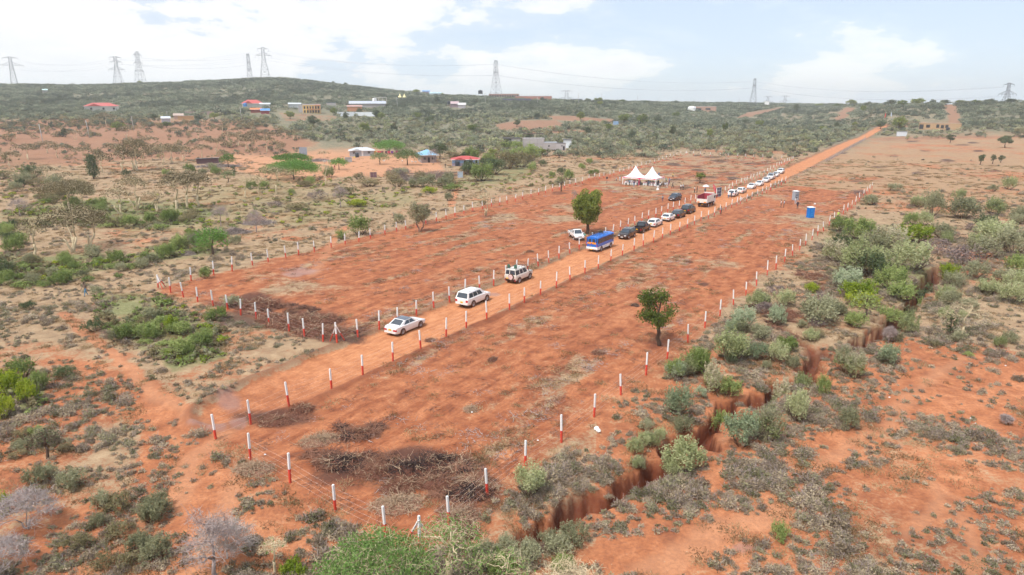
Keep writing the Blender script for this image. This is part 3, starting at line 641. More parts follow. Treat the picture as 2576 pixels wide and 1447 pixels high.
# ------------------------------------------------------------ fences of painted concrete posts
M_white = plain('white_paint', (.80,.80,.80), .55, 0, .05, 3); M_red = plain('red_paint', (.72,.045,.035), .55, 0, .12, 5, DUST, .35)
M_wire = plain('wire', (.55,.42,.36), .5, .3, .1)
def post_mesh(h=.82):
    b = MB(); b.box((0, 0, (h-.14)/2), (.124, .124, h+.14), 1); b.box((0, 0, (h+1.9475)/2), (.120, .120, 1.9475-h), 0); b.box((0, 0, 1.955), (.10, .10, .03), 0)
    return b.mesh('post', [M_white, M_red])
POSTM = post_mesh(); POSTV = [post_mesh(h) for h in (.74, .80, .85, .91)]
PATH_POSTS = []
def brace_mesh(d, L=1.9, out=1.0):
    "slanting prop leaning on a corner post, d = ground direction"
    b = MB(); top = np.array([0, 0, 1.75]); foot = np.array([d[0]*out, d[1]*out, -.05]); mid = top+(foot-top)*.48
    b.tube([top, mid], .062, 4, 0); b.tube([mid, foot], .062, 4, 1); return b.mesh('brace', [M_white, M_red])
def fence(pts, label, lean=(0, 0), braces=(), wires=(.35, .75, 1.15, 1.55), closed_gap=()):
    rng = np.random.default_rng(len(pts)*7+3); p0 = pts[0]; z0 = gz(*p0)
    t = thing('post_fence', (float(p0[0]), float(p0[1]), z0), 0, label, 'fence', 'red and white post fences round the two plots')
    tops = []
    for i, p in enumerate(pts):
        z = gz(*p); o = link('post', POSTV[int(rng.integers(4))], t, (p[0]-p0[0], p[1]-p0[1], z-z0))
        o.rotation_euler = (lean[0]+rng.normal()*.035, lean[1]+rng.normal()*.035, math.atan2(RD[0], RD[1])*-1+rng.normal()*.1)
        o.scale = (1, 1, rng.uniform(.90, 1.08)); tops.append((p, z)); PATH_POSTS.append(p)
    for (i, dirs) in braces:
        for d in dirs: link('brace', brace_mesh(d), t, (pts[i][0]-p0[0], pts[i][1]-p0[1], gz(*pts[i])-z0))
    for h in wires:
        b = MB()
        for i in range(len(pts)-1):
            (p, z), (q, zq) = tops[i], tops[i+1]
            if i in closed_gap: continue
            a = np.array([p[0]-p0[0], p[1]-p0[1], z-z0+h]); c = np.array([q[0]-p0[0], q[1]-p0[1], zq-z0+h]); mid = (a+c)/2-np.array([0, 0, .03])
            b.tube([a, mid, c], .005, 3, 0)
        b.obj('wire', M_wire, t)
    return t
RDt = (RD[0], RD[1]); RNt = (RN[0], RN[1]); neg = lambda d: (-d[0], -d[1])
pa = [flat(*CORNER_A)]+fl(POST_A)+[flat(*CORNER_FAR)]
fence(pa, 'long post fence on the far left side of the left plot, passing behind the marquee', braces=((0, (RDt, RNt)), (len(pa)-1, (neg(RDt), RNt))))
pb = fl(POST_B); fence(pb, 'short post fence closing the near end of the left plot beside the dark brushwood heaps', lean=(.02, .03))
pc = [flat(*CORNER_C)]+fl(POST_C); gap = [i for i in range(len(pc)-1) if np.linalg.norm(pc[i+1]-pc[i]) > 9]
fence(pc, 'red and white post fence between the left plot and the parked cars', braces=((0, (neg(RNt), RDt)),), closed_gap=gap)
pd_ = fl(POST_D); fence(pd_, 'red and white post fence on the right verge of the earth road', braces=((40, (RDt, neg(RDt))), (43, (neg(RDt),))))
pe = [flat(*CORNER_E)]+fl(POST_E); fence(pe, 'long red and white post fence between the right plot and the gully bushes', lean=(0, -.03), braces=((0, (RDt, neg(RNt))),))
pf = fl(POST_F); fence(pf, 'short post fence across the near end of the right plot, before the burnt brush', lean=(0, .02))
pg = fl(POST_G); fence(pg, 'post fence closing the far end of the left plot below the dense bush')
# stick fence beyond the posts
M_stick = plain('grey_stick', (.38,.30,.24), .9, 0, .25, 5)
def stick_fence(P, label, n, h=1.7, brush=None):
    rng = np.random.default_rng(n); seg = [np.array(q) for q in P]; D = [0]
    for a, b in zip(seg, seg[1:]): D.append(D[-1]+np.linalg.norm(b-a))
    xs = np.interp(np.linspace(0, D[-1], n), D, [s[0] for s in seg]); ys = np.interp(np.linspace(0, D[-1], n), D, [s[1] for s in seg])
    z0 = gz(xs[0], ys[0]); t = thing('stick_fence', (float(xs[0]), float(ys[0]), z0), 0, label, 'fence')
    sm = MB(); sm.tube([(0, 0, -.1), (.02, .01, h*.6), (.0, .03, h)], [.05, .045, .035], 5); sm = sm.mesh('stick', [M_stick])
    zz_ = [gz(x, y) for x, y in zip(xs, ys)]
    for x, y, z in zip(xs, ys, zz_): link('stick', sm, t, (x-xs[0], y-ys[0], z-z0), (rng.normal()*.05, rng.normal()*.05, 0), (1, 1, rng.uniform(.8, 1.15)))
    for hh in (.6, 1.2):
        b = MB(); b.tube([(x-xs[0], y-ys[0], z-z0+hh) for x, y, z in zip(xs, ys, zz_)], .012, 3, 0); b.obj('wire', M_wire, t)
    if brush:
        b = MB(); k = 40*n; q = rng.uniform(brush, 1, k)*(n-1); X_ = np.interp(q, range(n), xs)-xs[0]; Y_ = np.interp(q, range(n), ys)-ys[0]; Z_ = np.interp(q, range(n), zz_)-z0
        ribbons(b, rng, np.stack([X_, Y_, Z_+rng.uniform(0, .7, k)], 1)+rng.normal(size=(k, 3))*.25*np.array([1, 1, .3]), rvec(rng, k)+np.array([0, 0, .6]), .8, .05, 0, .4)
        b.obj('brush_infill', plain('dead_brush', (.36,.29,.27), .9, 0, .3, 3), t)
    return t
stick_fence([at(1986, 461), at(2040, 430), at(2100, 395), at(2145, 370), at(2177, 350)], 'thin stick fence with grey brush along the far right verge of the earth road', 62, brush=.3)
stick_fence([at(905, 443), at(948, 447)], 'low stick fence just left of the purple farmyard gate', 8, 1.5)
stick_fence([at(1040, 440), at(1060, 438), at(1120, 437), at(1165, 437)], 'thin stick fence round the dark tilled patch in front of the red roofed house', 22, 1.5)
# ------------------------------------------------------------ vehicles
M_glass = plain('car_glass', (.035,.05,.07), .08, 0, .1, 1, spec=.8, coat=.3)
M_tyre = plain('tyre', (.025,.022,.022), .9, 0, .1, 4, DUST, .4); M_rim = plain('rim', (.55,.56,.58), .3, .6, .1)
M_black = plain('black_plastic', (.03,.03,.032), .6, 0, .1, 2, DUST, .3); M_tail = plain('tail_lamp', (.50,.02,.03), .25, 0, .1)
M_head = plain('head_lamp', (.72,.75,.78), .12, 0, .05); M_plate = plain('yellow_plate', (.85,.48,.03), .5, 0, .05); M_platew = plain('white_plate', (.8,.8,.8), .5, 0, .05)
M_chrome = plain('chrome', (.7,.7,.72), .2, .9, .05)
PW = paint('white_car', (.82,.82,.82)); PBk = paint('black_car', (.018,.018,.022)); PNv = paint('dark_blue_car', (.025,.035,.055)); PSl = paint('silver_car', (.66,.67,.69)); PBlue = paint('blue_bus', (.0,.15,.62), .3); PDW = paint('dusty_white', (.70,.68,.64), .4)
WHEELS = {}
def wheel_meshes(r, wd, five=True):
    k = (round(r, 2), wd)
    if k in WHEELS: return WHEELS[k]
    t = MB(); n = 22
    prof = [(r*.60, -wd/2), (r*.93, -wd/2), (r, -wd*.3), (r, wd*.3), (r*.93, wd/2), (r*.60, wd/2)]
    V = [(pr*math.cos(2*PI*i/n), py, pr*math.sin(2*PI*i/n)) for pr, py in prof for i in range(n)]
    f = [(j*n+i, j*n+(i+1) % n, ((j+1) % 6)*n+(i+1) % n, ((j+1) % 6)*n+i) for j in range(6) for i in range(n)]
    t.add(V, f); tm = t.mesh('tyre', [M_tyre], smooth=True, ang=40)
    d = MB()
    for s in (-1, 1):
        y = s*wd*.34; d.cyl((0, y, 0), r*.16, .05, 10, 0, 'y'); d.tube([(r*.58*math.cos(a), s*wd*.40, r*.58*math.sin(a)) for a in np.linspace(0, 2*PI, 19)], .022*r/.33, 5, 0)
        for q in range(7):
            a = q*2*PI/7; d.tube([(0, s*wd*.36, 0), (r*.58*math.cos(a), s*wd*.40, r*.58*math.sin(a))], .028*r/.33, 4, 0)
        d.cyl((0, s*wd*.10, 0), r*.6, .02, 18, 1, 'y')
    rm = d.mesh('rim', [M_rim, M_black]); WHEELS[k] = (tm, rm); return tm, rm
def wheel(t, x, y, r, wd=.22):
    tm, rm = wheel_meshes(r, wd); o = link('wheel', tm, t, (x, y, r)); link('rim', rm, o)
def loftbody(b, S, hw, m=0, nsub=1):
    "S: stations (x, z_low, z_shoulder, z_top, width factor)"
    ring = []
    for (x, zl, zs, zt, wf) in S:
        h = hw*wf; zm = zl+(zs-zl)*.55
        ring.append([(x, h*.90, zl), (x, h*.985, zl+.10), (x, h, zm), (x, h*.985, zs), (x, h*.90, zs+(zt-zs)*.75), (x, h*.45, zt), (x, -h*.45, zt), (x, -h*.90, zs+(zt-zs)*.75), (x, -h*.985, zs), (x, -h, zm), (x, -h*.985, zl+.10), (x, -h*.90, zl)])
    V = np.array(ring).reshape(-1, 3); n = 12; f = []
    for i in range(len(S)-1):
        for j in range(n): f.append((i*n+j, i*n+(j+1) % n, (i+1)*n+(j+1) % n, (i+1)*n+j))
    f.append(tuple(range(n))[::-1]); f.append(tuple((len(S)-1)*n+j for j in range(n)))
    b.add(V, f, m)
def on_quad(q, u0, u1, v0, v1, off=.012):
    "rectangle on the quad q (0:bottom start,1:bottom end,2:top end,3:top start), pushed outward"
    q = np.array(q, float); P = lambda u, v: (q[0]*(1-u)+q[1]*u)*(1-v)+(q[3]*(1-u)+q[2]*u)*v
    nr = np.cross(q[1]-q[0], q[3]-q[0]); nr /= np.linalg.norm(nr)
    a = np.array([P(u0, v0), P(u1, v0), P(u1, v1), P(u0, v1)])+nr*off; return np.concatenate([a, a-nr*(off+.02)])
def pane(t, name, q, u0, u1, v0, v1, mat=None, off=.012):
    b = MB(); b.add(on_quad(q, u0, u1, v0, v1, off), [(0, 1, 2, 3), (0, 4, 5, 1), (1, 5, 6, 2), (2, 6, 7, 3), (3, 7, 4, 0)]); return b.obj(name, mat or M_glass, t)
CARS = {
 # L, W, H, stations(x frac -.5..+.5, zl, zs, zt, wf), cabin (xb0,xb1,xt0,xt1, z_belt), wheel x, r, side panes
 'sedan': dict(L=4.87, W=1.80, H=1.47, r=.34, wx=(-1.42, 1.43), st=[(-2.43,.42,.70,.84,.80),(-2.36,.30,.86,.98,.90),(-2.1,.25,.94,1.03,.96),(-1.5,.22,.95,1.03,1),(-.8,.20,.93,.98,1),(.4,.20,.91,.96,1),(1.1,.20,.88,.95,1),(1.7,.22,.80,.90,.985),(2.15,.25,.68,.78,.93),(2.40,.30,.58,.66,.82),(2.44,.40,.52,.58,.74)],
     cab=(-1.75, 1.12, -.85, .28, .97), sp=[(.20,.52,.10,.86),(.55,.86,.10,.86)]),
 'suv': dict(L=4.95, W=1.97, H=1.90, r=.40, wx=(-1.42, 1.43), st=[(-2.47,.55,.95,1.10,.88),(-2.42,.42,1.12,1.20,.95),(-2.0,.36,1.16,1.22,.99),(-1.0,.34,1.15,1.2,1),(.4,.34,1.13,1.18,1),(1.1,.34,1.10,1.19,1),(1.8,.36,1.02,1.14,.98),(2.3,.40,.92,1.02,.92),(2.46,.48,.75,.86,.82)],
     cab=(-2.40, 1.25, -2.12, .45, 1.18), sp=[(.06,.30,.12,.86),(.33,.58,.12,.86),(.61,.86,.12,.86)]),
 'old_suv': dict(L=4.75, W=1.85, H=1.98, r=.41, wx=(-1.38, 1.37), st=[(-2.25,.60,1.15,1.2,.96),(-2.2,.50,1.16,1.2,.985),(-1.0,.46,1.15,1.2,1),(.6,.46,1.13,1.17,1),(1.0,.46,1.12,1.18,.98),(1.8,.50,1.06,1.16,.94),(2.15,.55,1.0,1.08,.90),(2.22,.62,.92,1.0,.88)],
     cab=(-2.22, .95, -2.14, .52, 1.18), sp=[(.03,.33,.10,.85),(.38,.62,.10,.85),(.66,.93,.10,.85)]),
 'wagon': dict(L=4.65, W=1.76, H=1.50, r=.33, wx=(-1.36, 1.36), st=[(-2.32,.42,.80,.90,.85),(-2.26,.32,.92,1.0,.94),(-1.5,.24,.94,.99,1),(.4,.22,.91,.96,1),(1.1,.22,.88,.94,1),(1.7,.24,.78,.88,.97),(2.15,.28,.66,.74,.90),(2.32,.36,.55,.62,.78)],
     cab=(-2.20, 1.10, -1.75, .30, .97), sp=[(.08,.30,.12,.84),(.33,.57,.12,.86),(.60,.86,.12,.86)]),
 'hatch': dict(L=4.30, W=1.80, H=1.50, r=.34, wx=(-1.28, 1.30), st=[(-2.14,.42,.80,.92,.82),(-2.08,.32,.95,1.05,.92),(-1.4,.24,.98,1.03,1),(.4,.22,.94,.99,1),(1.0,.22,.90,.97,1),(1.6,.24,.80,.90,.97),(1.98,.28,.66,.76,.90),(2.14,.36,.55,.62,.76)],
     cab=(-1.95, 1.05, -1.25, .25, 1.0), sp=[(.24,.52,.12,.86),(.55,.86,.12,.86)]),
 'crossover': dict(L=4.70, W=1.88, H=1.68, r=.38, wx=(-1.38, 1.38), st=[(-2.34,.50,.92,1.02,.86),(-2.28,.38,1.05,1.12,.94),(-1.5,.32,1.06,1.10,1),(.4,.30,1.03,1.08,1),(1.1,.30,1.0,1.07,1),(1.75,.32,.90,1.02,.97),(2.2,.38,.78,.88,.90),(2.35,.46,.64,.72,.80)],
     cab=(-2.18, 1.15, -1.80, .35, 1.08), sp=[(.08,.30,.14,.84),(.33,.57,.12,.86),(.60,.86,.12,.86)]),
 'pickup': dict(L=5.20, W=1.85, H=1.80, r=.39, wx=(-1.55, 1.50), st=[(-.62,.42,1.04,1.08,1),(.4,.40,1.03,1.07,1),(1.2,.40,1.02,1.10,1),(1.8,.42,.96,1.06,.98),(2.35,.46,.86,.96,.92),(2.58,.54,.70,.80,.84)],
     cab=(-.62, 1.45, -.45, .55, 1.06), sp=[(.06,.40,.12,.86),(.46,.84,.12,.86)]),
 'single_pickup': dict(L=5.10, W=1.76, H=1.72, r=.36, wx=(-1.50, 1.55), st=[(.02,.42,1.02,1.06,1),(.6,.40,1.0,1.05,1),(1.2,.40,.98,1.05,1),(1.8,.42,.90,1.0,.98),(2.3,.44,.82,.90,.94),(2.55,.50,.66,.74,.86)],
     cab=(.02, 1.52, .12, .70, 1.05), sp=[(.16,.78,.12,.86)]),
}
def make_car(kind, mat, roofmat=None, lowmat=None, roofrack=False, rearplate=None, name=None, chrome=False):
    S = CARS[kind]; hw = S['W']/2; H = S['H']; L = S['L']
    t = link(name or {'sedan': 'parked_car', 'hatch': 'parked_car', 'wagon': 'station_wagon', 'crossover': 'parked_suv', 'suv': 'parked_suv', 'old_suv': 'parked_suv', 'pickup': 'pickup_truck', 'single_pickup': 'pickup_truck'}[kind], None); t.empty_display_size = .3
    b = MB(); loftbody(b, S['st'], hw); b.obj('body', [mat], t, smooth=True, ang=38)
    xb0, xb1, xt0, xt1, zb = S['cab']; bw, tw = hw*.93, hw*.76; xm0 = xt0+(xt1-xt0)*.2
    lo = [(xb0, bw, zb-.04), (xb1, bw*.97, zb-.04), (xb1, -bw*.97, zb-.04), (xb0, -bw, zb-.04)]
    hi = [(xt0, tw, H-.06), (xt1, tw*.97, H-.05), (xt1, -tw*.97, H-.05), (xt0, -tw, H-.06)]
    cb = MB(); cb.add(lo+hi, [(0, 1, 5, 4), (1, 2, 6, 5), (2, 3, 7, 6), (3, 0, 4, 7)])
    # domed roof
    xs = np.linspace(0, 1, 6); ys = np.linspace(-1, 1, 6); V = []
    for a in xs:
        for c in ys:
            x = xt0+(xt1-xt0)*a; V.append((x, c*tw*(1-.03*a), H-.06+.06*math.sin(PI*min(1, max(0, a)))**.5*(1-c**4*.8)+(.01*a)))
    cb.add(V, [(i*6+j, (i+1)*6+j, (i+1)*6+j+1, i*6+j+1) for i in range(5) for j in range(5)], 1 if roofmat else 0)
    cb.obj('cabin', [mat, roofmat or mat], t, smooth=True, ang=30)
    q_r = [lo[0], lo[3], hi[3], hi[0]][::1]; q_r = [lo[0], lo[3], hi[3], hi[0]]; q_r = [np.array(v) for v in q_r]
    # rear faces -x : order so that the normal points outward
    rear = [lo[3], lo[0], hi[0], hi[3]]; rear = [lo[0], lo[3], hi[3], hi[0]] if np.cross(np.array(lo[0])-np.array(lo[3]), np.array(hi[3])-np.array(lo[3]))[0] > 0 else rear
    front = [lo[1], lo[2], hi[2], hi[1]]; front = front if np.cross(np.array(lo[2])-np.array(lo[1]), np.array(hi[1])-np.array(lo[1]))[0] > 0 else [lo[2], lo[1], hi[1], hi[2]]
    if kind == 'old_suv':
        pane(t, 'rear_window', rear, .05, .40, .18, .90); pane(t, 'rear_window', rear, .46, .95, .18, .90)
    else: pane(t, 'rear_window', rear, .08, .92, .10 if kind != 'sedan' else .12, .92)
    pane(t, 'windscreen', front, .06, .94, .10, .94)
    for s in (1, -1):
        sq = [lo[1], lo[0], hi[0], hi[1]] if s > 0 else [lo[3], lo[2], hi[2], hi[3]]
        for (u0, u1, v0, v1) in S['sp']:
            if s > 0: u0, u1 = 1-u1, 1-u0
            pane(t, 'side_window', sq, u0, u1, v0+.02, v1)
        # mirrors
        m_ = MB(); m_.box((xb1-.28, s*(bw+.13), zb+.12), (.12, .20, .16)); m_.obj('mirror', [mat], t)
    r = S['r']
    for x in S['wx']:
        for s in (1, -1):
            wheel(t, x, s*(hw-.10), r)
    ar = MB()
    for x in S['wx']:
        for s in (1, -1):
            n = 14; V = [(x, s*(hw+.004), r)]+[(x+r*1.2*math.cos(a), s*(hw+.004), r+r*1.2*math.sin(a)) for a in np.linspace(-.25, PI+.25, n)]
            V2 = [(p[0], s*(hw-.15), p[2]) for p in V[1:]]
            ar.add(V+V2, [tuple(range(n+1)) if s < 0 else tuple(range(n+1))[::-1]]+[(1+i, 2+i, n+2+i, n+1+i) for i in range(n-1)])
    ar.obj('wheel_arch', [M_black], t)
    st = S['st']; xr = st[0][0] if 'pickup' not in kind else -L/2; xf = st[-1][0]
    zt = st[1][2] if 'pickup' not in kind else .95; zf = st[-1][3]
    # bottom sill
    u_ = MB(); u_.box(((xr+xf)/2, 0, st[2][1]-.02), (L*.86, S['W']*.80, .12)); u_.obj('underbody', [M_black], t)
    tl = {'sedan': (.40, .16, .06), 'suv': (.28, .26, .08), 'old_suv': (.13, .34, .06), 'wagon': (.24, .26, .08), 'hatch': (.40, .12, .06), 'crossover': (.34, .20, .08), 'pickup': (.14, .38, .06), 'single_pickup': (.14, .36, .06)}[kind]
    for s in (1, -1):
        a = MB(); zc = zt-.14-tl[1]*.3+(0 if kind != 'old_suv' else -.35); a.box((xr+.05, s*(hw*.86-tl[0]*.35), zc), (.14, tl[0], tl[1])); a.obj('tail_light', [M_tail], t)
        a = MB(); a.box((xf-.16, s*(hw*.80-.17), zf+.0), (.34, .34, .15)); a.obj('headlight', [M_head], t)
    a = MB(); a.box((xr-.012, .0 if kind != 'old_suv' else .45, .72 if kind != 'sedan' else .70), (.03, .36 if kind == 'sedan' else .34, .18)); a.obj('number_plate', [rearplate or M_plate], t)
    a = MB(); a.box((xf+.012, 0, .46), (.03, .46, .12)); a.obj('number_plate', [M_platew], t)
    a = MB(); a.box((xf-.02, 0, zf-.02), (.06, .62, .15)); a.obj('grille', [M_black], t)
    a = MB(); a.box((xr+.02, 0, st[0][1]-.02 if 'pickup' not in kind else .5), (.12, S['W']*.84, .14)); a.box((xf-.05, 0, st[-1][1]-.06), (.12, S['W']*.74, .16)); a.obj('bumper', [lowmat or mat], t)
    if roofrack:
        a = MB()
        for s in (1, -1): a.tube([(xt0+.05, s*tw*.9, H+.05), ((xt0+xt1)/2, s*tw*.92, H+.09), (xt1-.05, s*tw*.9, H+.05)], .022, 5)
        a.obj('roof_rail', [M_chrome if chrome else M_black], t)
    if kind in ('pickup', 'single_pickup'):
        x0, x1 = -L/2, S['cab'][0]-.04; zt_ = 1.05; bd = MB()
        def pan(cx_, cy_, cz, dx, dy, dz): bd.box((cx_, cy_, cz), (dx, dy, dz))
        pan((x0+x1)/2, hw-.05, .80, x1-x0, .10, .52); pan((x0+x1)/2, -hw+.05, .80, x1-x0, .10, .52); pan(x0+.05, 0, .80, .10, S['W']-.2, .50); pan(x1-.04, 0, .82, .06, S['W']-.2, .46)
        bd.obj('load_bed', [mat], t); f_ = MB(); f_.box(((x0+x1)/2, 0, .62), (x1-x0-.1, S['W']-.2, .08)); f_.obj('bed_floor', [M_black], t)
        rb = MB()
        if kind == 'pickup':
            for s in (1, -1): rb.tube([(x1-.1, s*.7, 1.0), (x1-.25, s*.68, H-.12), (x1-.35, s*.5, H-.02)], .04, 6)
            rb.tube([(x1-.35, .5, H-.02), (x1-.35, -.5, H-.02)], .04, 6); rb.obj('roll_bar', [M_black], t)
        else:
            for s in (1, -1): rb.tube([(x0+.05, s*(hw-.05), 1.2), (x1-.05, s*(hw-.05), 1.2)], .025, 5); [rb.tube([(x, s*(hw-.05), 1.0), (x, s*(hw-.05), 1.2)], .02, 4) for x in np.linspace(x0+.05, x1-.05, 4)]
            rb.tube([(x0+.05, hw-.05, 1.2), (x0+.05, -hw+.05, 1.2)], .025, 5); rb.obj('bed_rail', [M_black], t)
    return t
def put_car(t, rear, front, side, label, kind, group=None, road=True, cat=None):
    "stand the vehicle so that its near-side wheels touch the given pixels (rear wheel, front wheel); side=+1: the left side is seen, -1: the right side"
    S = CARS[kind]; a = at(*rear); b = at(*front); d = b-a; d /= np.linalg.norm(d)
    if road: s = 1 if d@RD > 0 else -1; d = d*.25+s*RD*.75; d /= np.linalg.norm(d)
    n_left = np.array([-d[1], d[0]]); mid = (a+b)/2; xm = (S['wx'][0]+S['wx'][1])/2
    c = mid-n_left*side*(S['W']/2-.02)-d*xm
    z = (gz(*(c+d*1.3))+gz(*(c-d*1.3)))/2+.0
    t.location = (c[0], c[1], z-.01); t.rotation_euler = (0, 0, math.atan2(d[1], d[0]))
    tag(t, label, cat or 'car', group or ('cars parked along the earth road' if road else None)); return t
M_dglass = plain('roof_glass', (.10,.12,.16), .15, 0, .1, 1)
put_car(make_car('sedan', PW, M_dglass), (1014.7,838.7), (1057.5,820.3), -1, 'white saloon with a dark glass roof, nearest car to the viewer on the road', 'sedan')
put_car(make_car('suv', PW, roofrack=True), (1191.9,769.2), (1224.2,755.2), -1, 'big white off-road car second from the near end of the road', 'suv')
t = make_car('old_suv', PDW, lowmat=M_black)
# roof rack, jerrycans, snorkel, spare wheel
a = MB(); 
for s in (1, -1): a.tube([(-2.0, s*.62, 2.10), (.5, s*.62, 2.10)], .02, 5); [a.tube([(x, s*.66, 1.93), (x, s*.62, 2.12)], .02, 4) for x in (-1.9, -1.1, -.4, .35)]
for x in (-2.0, -.8, .5): a.tube([(x, -.62, 2.10), (x, .62, 2.10)], .02, 5)
a.obj('roof_rack', [M_black], t)
M_jerry = plain('jerrycan_green', (.05,.13,.09), .5, 0, .1)
for y in (.55, -.40): a = MB(); a.box((-1.75 if y > 0 else -1.55, y, 2.24), (.18, .36, .46)); a.box((-1.75 if y > 0 else -1.55, y, 2.49), (.05, .22, .05)); a.obj('jerrycan', [M_jerry], t)
a = MB(); a.tube([(1.75, -.90, 1.12), (1.1, -.93, 1.16), (.55, -.93, 1.95), (.55, -.93, 2.12), (.62, -.93, 2.16)], [.05, .055, .055, .05, .07], 8); a.obj('snorkel', [M_black], t)
tm, rm = wheel_meshes(.41, .22); sw = link('spare_wheel', tm, t, (-2.36, -.22, 1.0), (0, 0, PI/2)); 
a = MB(); a.cyl((-2.49, -.22, 1.0), .33, .03, 22, 0, 'x'); a.obj('wheel_cover', [plain('pinkish_white', (.72,.60,.60), .5, 0, .12, 9)], t)
a = MB(); [a.box((-2.515, -.22+.20*math.cos(q), 1.0+.20*math.sin(q)), (.01, .05, .05)) for q in np.linspace(0, 2*PI, 13)]; a.box((-2.515, -.22, 1.0), (.01, .16, .06)); a.obj('cover_lettering', [plain('pale_red', (.6,.12,.12), .5)], t)
put_car(t, (1305.9,711.6), (1334.2,701.0), -1, 'white boxy off-road car with spare wheel, snorkel and green cans on its roof rack', 'old_suv')
CARS['bus'] = dict(W=2.05, wx=(-1.75, 1.90))
def make_bus():
    t = link('minibus', None); L, hw, H = 6.6, 1.03, 2.65
    def shell(z0, z1, ms, name, hwf=1.0):
        b = MB(); xs = [-L/2, -L/2+.12, -1, 1, L/2-.5, L/2-.08, L/2]; wf = [.93, .99, 1, 1, .99, .92, .85]; V = []
        for x, w_ in zip(xs, wf): V += [(x, hw*w_, z0), (x, hw*w_*hwf, z1), (x, -hw*w_*hwf, z1), (x, -hw*w_, z0)]
        f = [(i*4+j, i*4+(j+1) % 4, (i+1)*4+(j+1) % 4, (i+1)*4+j) for i in range(6) for j in range(4)]+[(3, 2, 1, 0), (24, 25, 26, 27)]
        b.add(V, f); return b.obj(name, [ms], t)
    shell(.42, .90, M_white, 'skirt'); shell(.898, 2.35, PBlue, 'body', .96)
    b = MB(); K = 6
    xs = np.linspace(-L/2+.02, L/2-.35, 8); V = []
    for i, x in enumerate(xs):
        hz_ = .28*(1-abs((i-3.5)/3.5)**4*.5)
        for c in np.linspace(-1, 1, 7): V.append((x, c*hw*.965, 2.34+hz_*(1-abs(c)**3)))
    b.add(V, [(i*7+j, (i+1)*7+j, (i+1)*7+j+1, i*7+j+1) for i in range(7) for j in range(6)]); b.add([V[j] for j in range(7)]+[(xs[0], hw*.965, 2.33), (xs[0], -hw*.965, 2.33)], [(6, 5, 4, 3, 2, 1, 0, 8, 7)][:1]); b.add([V[49+j] for j in range(7)]+[(xs[-1]+.30, hw*.9, 2.33), (xs[-1]+.30, -hw*.9, 2.33)], [(0, 1, 2, 3, 4, 5, 6, 7, 8)])
    b.obj('roof', [PBlue], t, smooth=True, ang=35)
    for s in (1, -1):
        for k, (x0, x1) in enumerate([(-3.0, -1.9), (-1.86, -.8), (-.76, .3), (.34, 1.35), (1.39, 2.2), (2.3, 2.95)]):
            yb, yt = s*hw*1.0, s*hw*.965; z0, z1 = 1.42 if k < 5 else 1.25, 2.18
            q = [(x0, yb, 1.2), (x1, yb*(.99 if k == 5 else 1), 1.2), (x1, yt*(.985 if k == 5 else 1), 2.3), (x0, yt, 2.3)]; q = q if s < 0 else [q[1], q[0], q[3], q[2]]
            pane(t, 'side_window', q, 0, 1, (z0-1.2)/1.1, (z1-1.2)/1.1, off=.03)
    r = [(-L/2, hw*.93, .9), (-L/2, -hw*.93, .9), (-L/2, -hw*.9, 2.35), (-L/2, hw*.9, 2.35)]
    for (u0, u1) in ((.20, .44), (.56, .80)): pane(t, 'rear_window', r, u0, u1, .52, .88, off=.02)
    for (u0, u1) in ((.02, .10), (.90, .98)): pane(t, 'rear_window', r, u0, u1, .50, .90, off=.02)
    f = [(L/2+.01, -hw*.85, .9), (L/2+.01, hw*.85, .9), (L/2+.01, hw*.82, 2.35), (L/2+.01, -hw*.82, 2.35)]; pane(t, 'windscreen', f, .04, .96, .35, .95, off=.02)
    for k, yc in enumerate((.40, -.40)):
        b = MB(); b.box((-L/2-.025, yc, 1.50), (.02, .72, .30)); pl = b.obj('hazard_board', [plain('hazard_red', (.78,.06,.03), .5)], t)
        b = MB()
        for q in range(4):
            y = yc-.27+q*.18; d_ = .10*(1 if k else -1); b.add([(-L/2-.038, y-.045-d_, 1.37), (-L/2-.038, y+.045-d_, 1.37), (-L/2-.038, y+.045+d_, 1.63), (-L/2-.038, y-.045+d_, 1.63)], [(3, 2, 1, 0)])
        b.obj('stripe', [plain('hazard_yellow', (.9,.55,.02), .5)], pl)
    for s in (1, -1):
        b = MB(); b.box((-L/2-.015, s*.90, 1.15), (.04, .10, .34)); b.obj('tail_light', [M_tail], t)
        b = MB(); b.box((L/2+.0, s*.72, .72), (.06, .28, .2)); b.obj('headlight', [M_head], t)
        b = MB(); b.box((L/2-.15, s*(hw+.12), 1.75), (.1, .16, .34)); b.obj('mirror', [M_black], t)
    b = MB(); b.box((-L/2-.06, 0, .52), (.12, 1.75, .12)); b.box((L/2, 0, .42), (.12, 1.7, .16)); b.obj('bumper', [M_chrome], t)
    b = MB(); b.box((-L/2-.13, 0, .52), (.03, .42, .13)); b.obj('number_plate', [M_plate], t)
    b = MB()
    for s in (1, -1): b.tube([(-3.1, s*.78, 2.72), (.9, s*.78, 2.74)], .022, 5); b.tube([(-3.1, s*.70, 2.60), (-3.1, s*.78, 2.72)], .02, 4); [b.tube([(x, s*.80, 2.46), (x, s*.78, 2.72)], .02, 4) for x in (-2, -.6, .9)]
    for x in np.linspace(-3.1, .9, 9): b.tube([(x, -.78, 2.72), (x, .78, 2.72)], .018, 4)
    b.obj('roof_rack', [M_black], t)
    b = MB(); b.tube([(.32*math.cos(a)+.1, .32*math.sin(a), 2.80) for a in np.linspace(0, 2*PI, 17)], .10, 8); b.obj('roof_spare_tyre', [M_tyre], t)
    b = MB(); b.tube([(-L/2-.04, .18, .92), (-L/2-.05, .18, 1.30)], .03, 5); b.tube([(-L/2-.04, .38, .92), (-L/2-.05, .38, 1.30)], .03, 5); b.obj('ladder', [M_chrome], t)
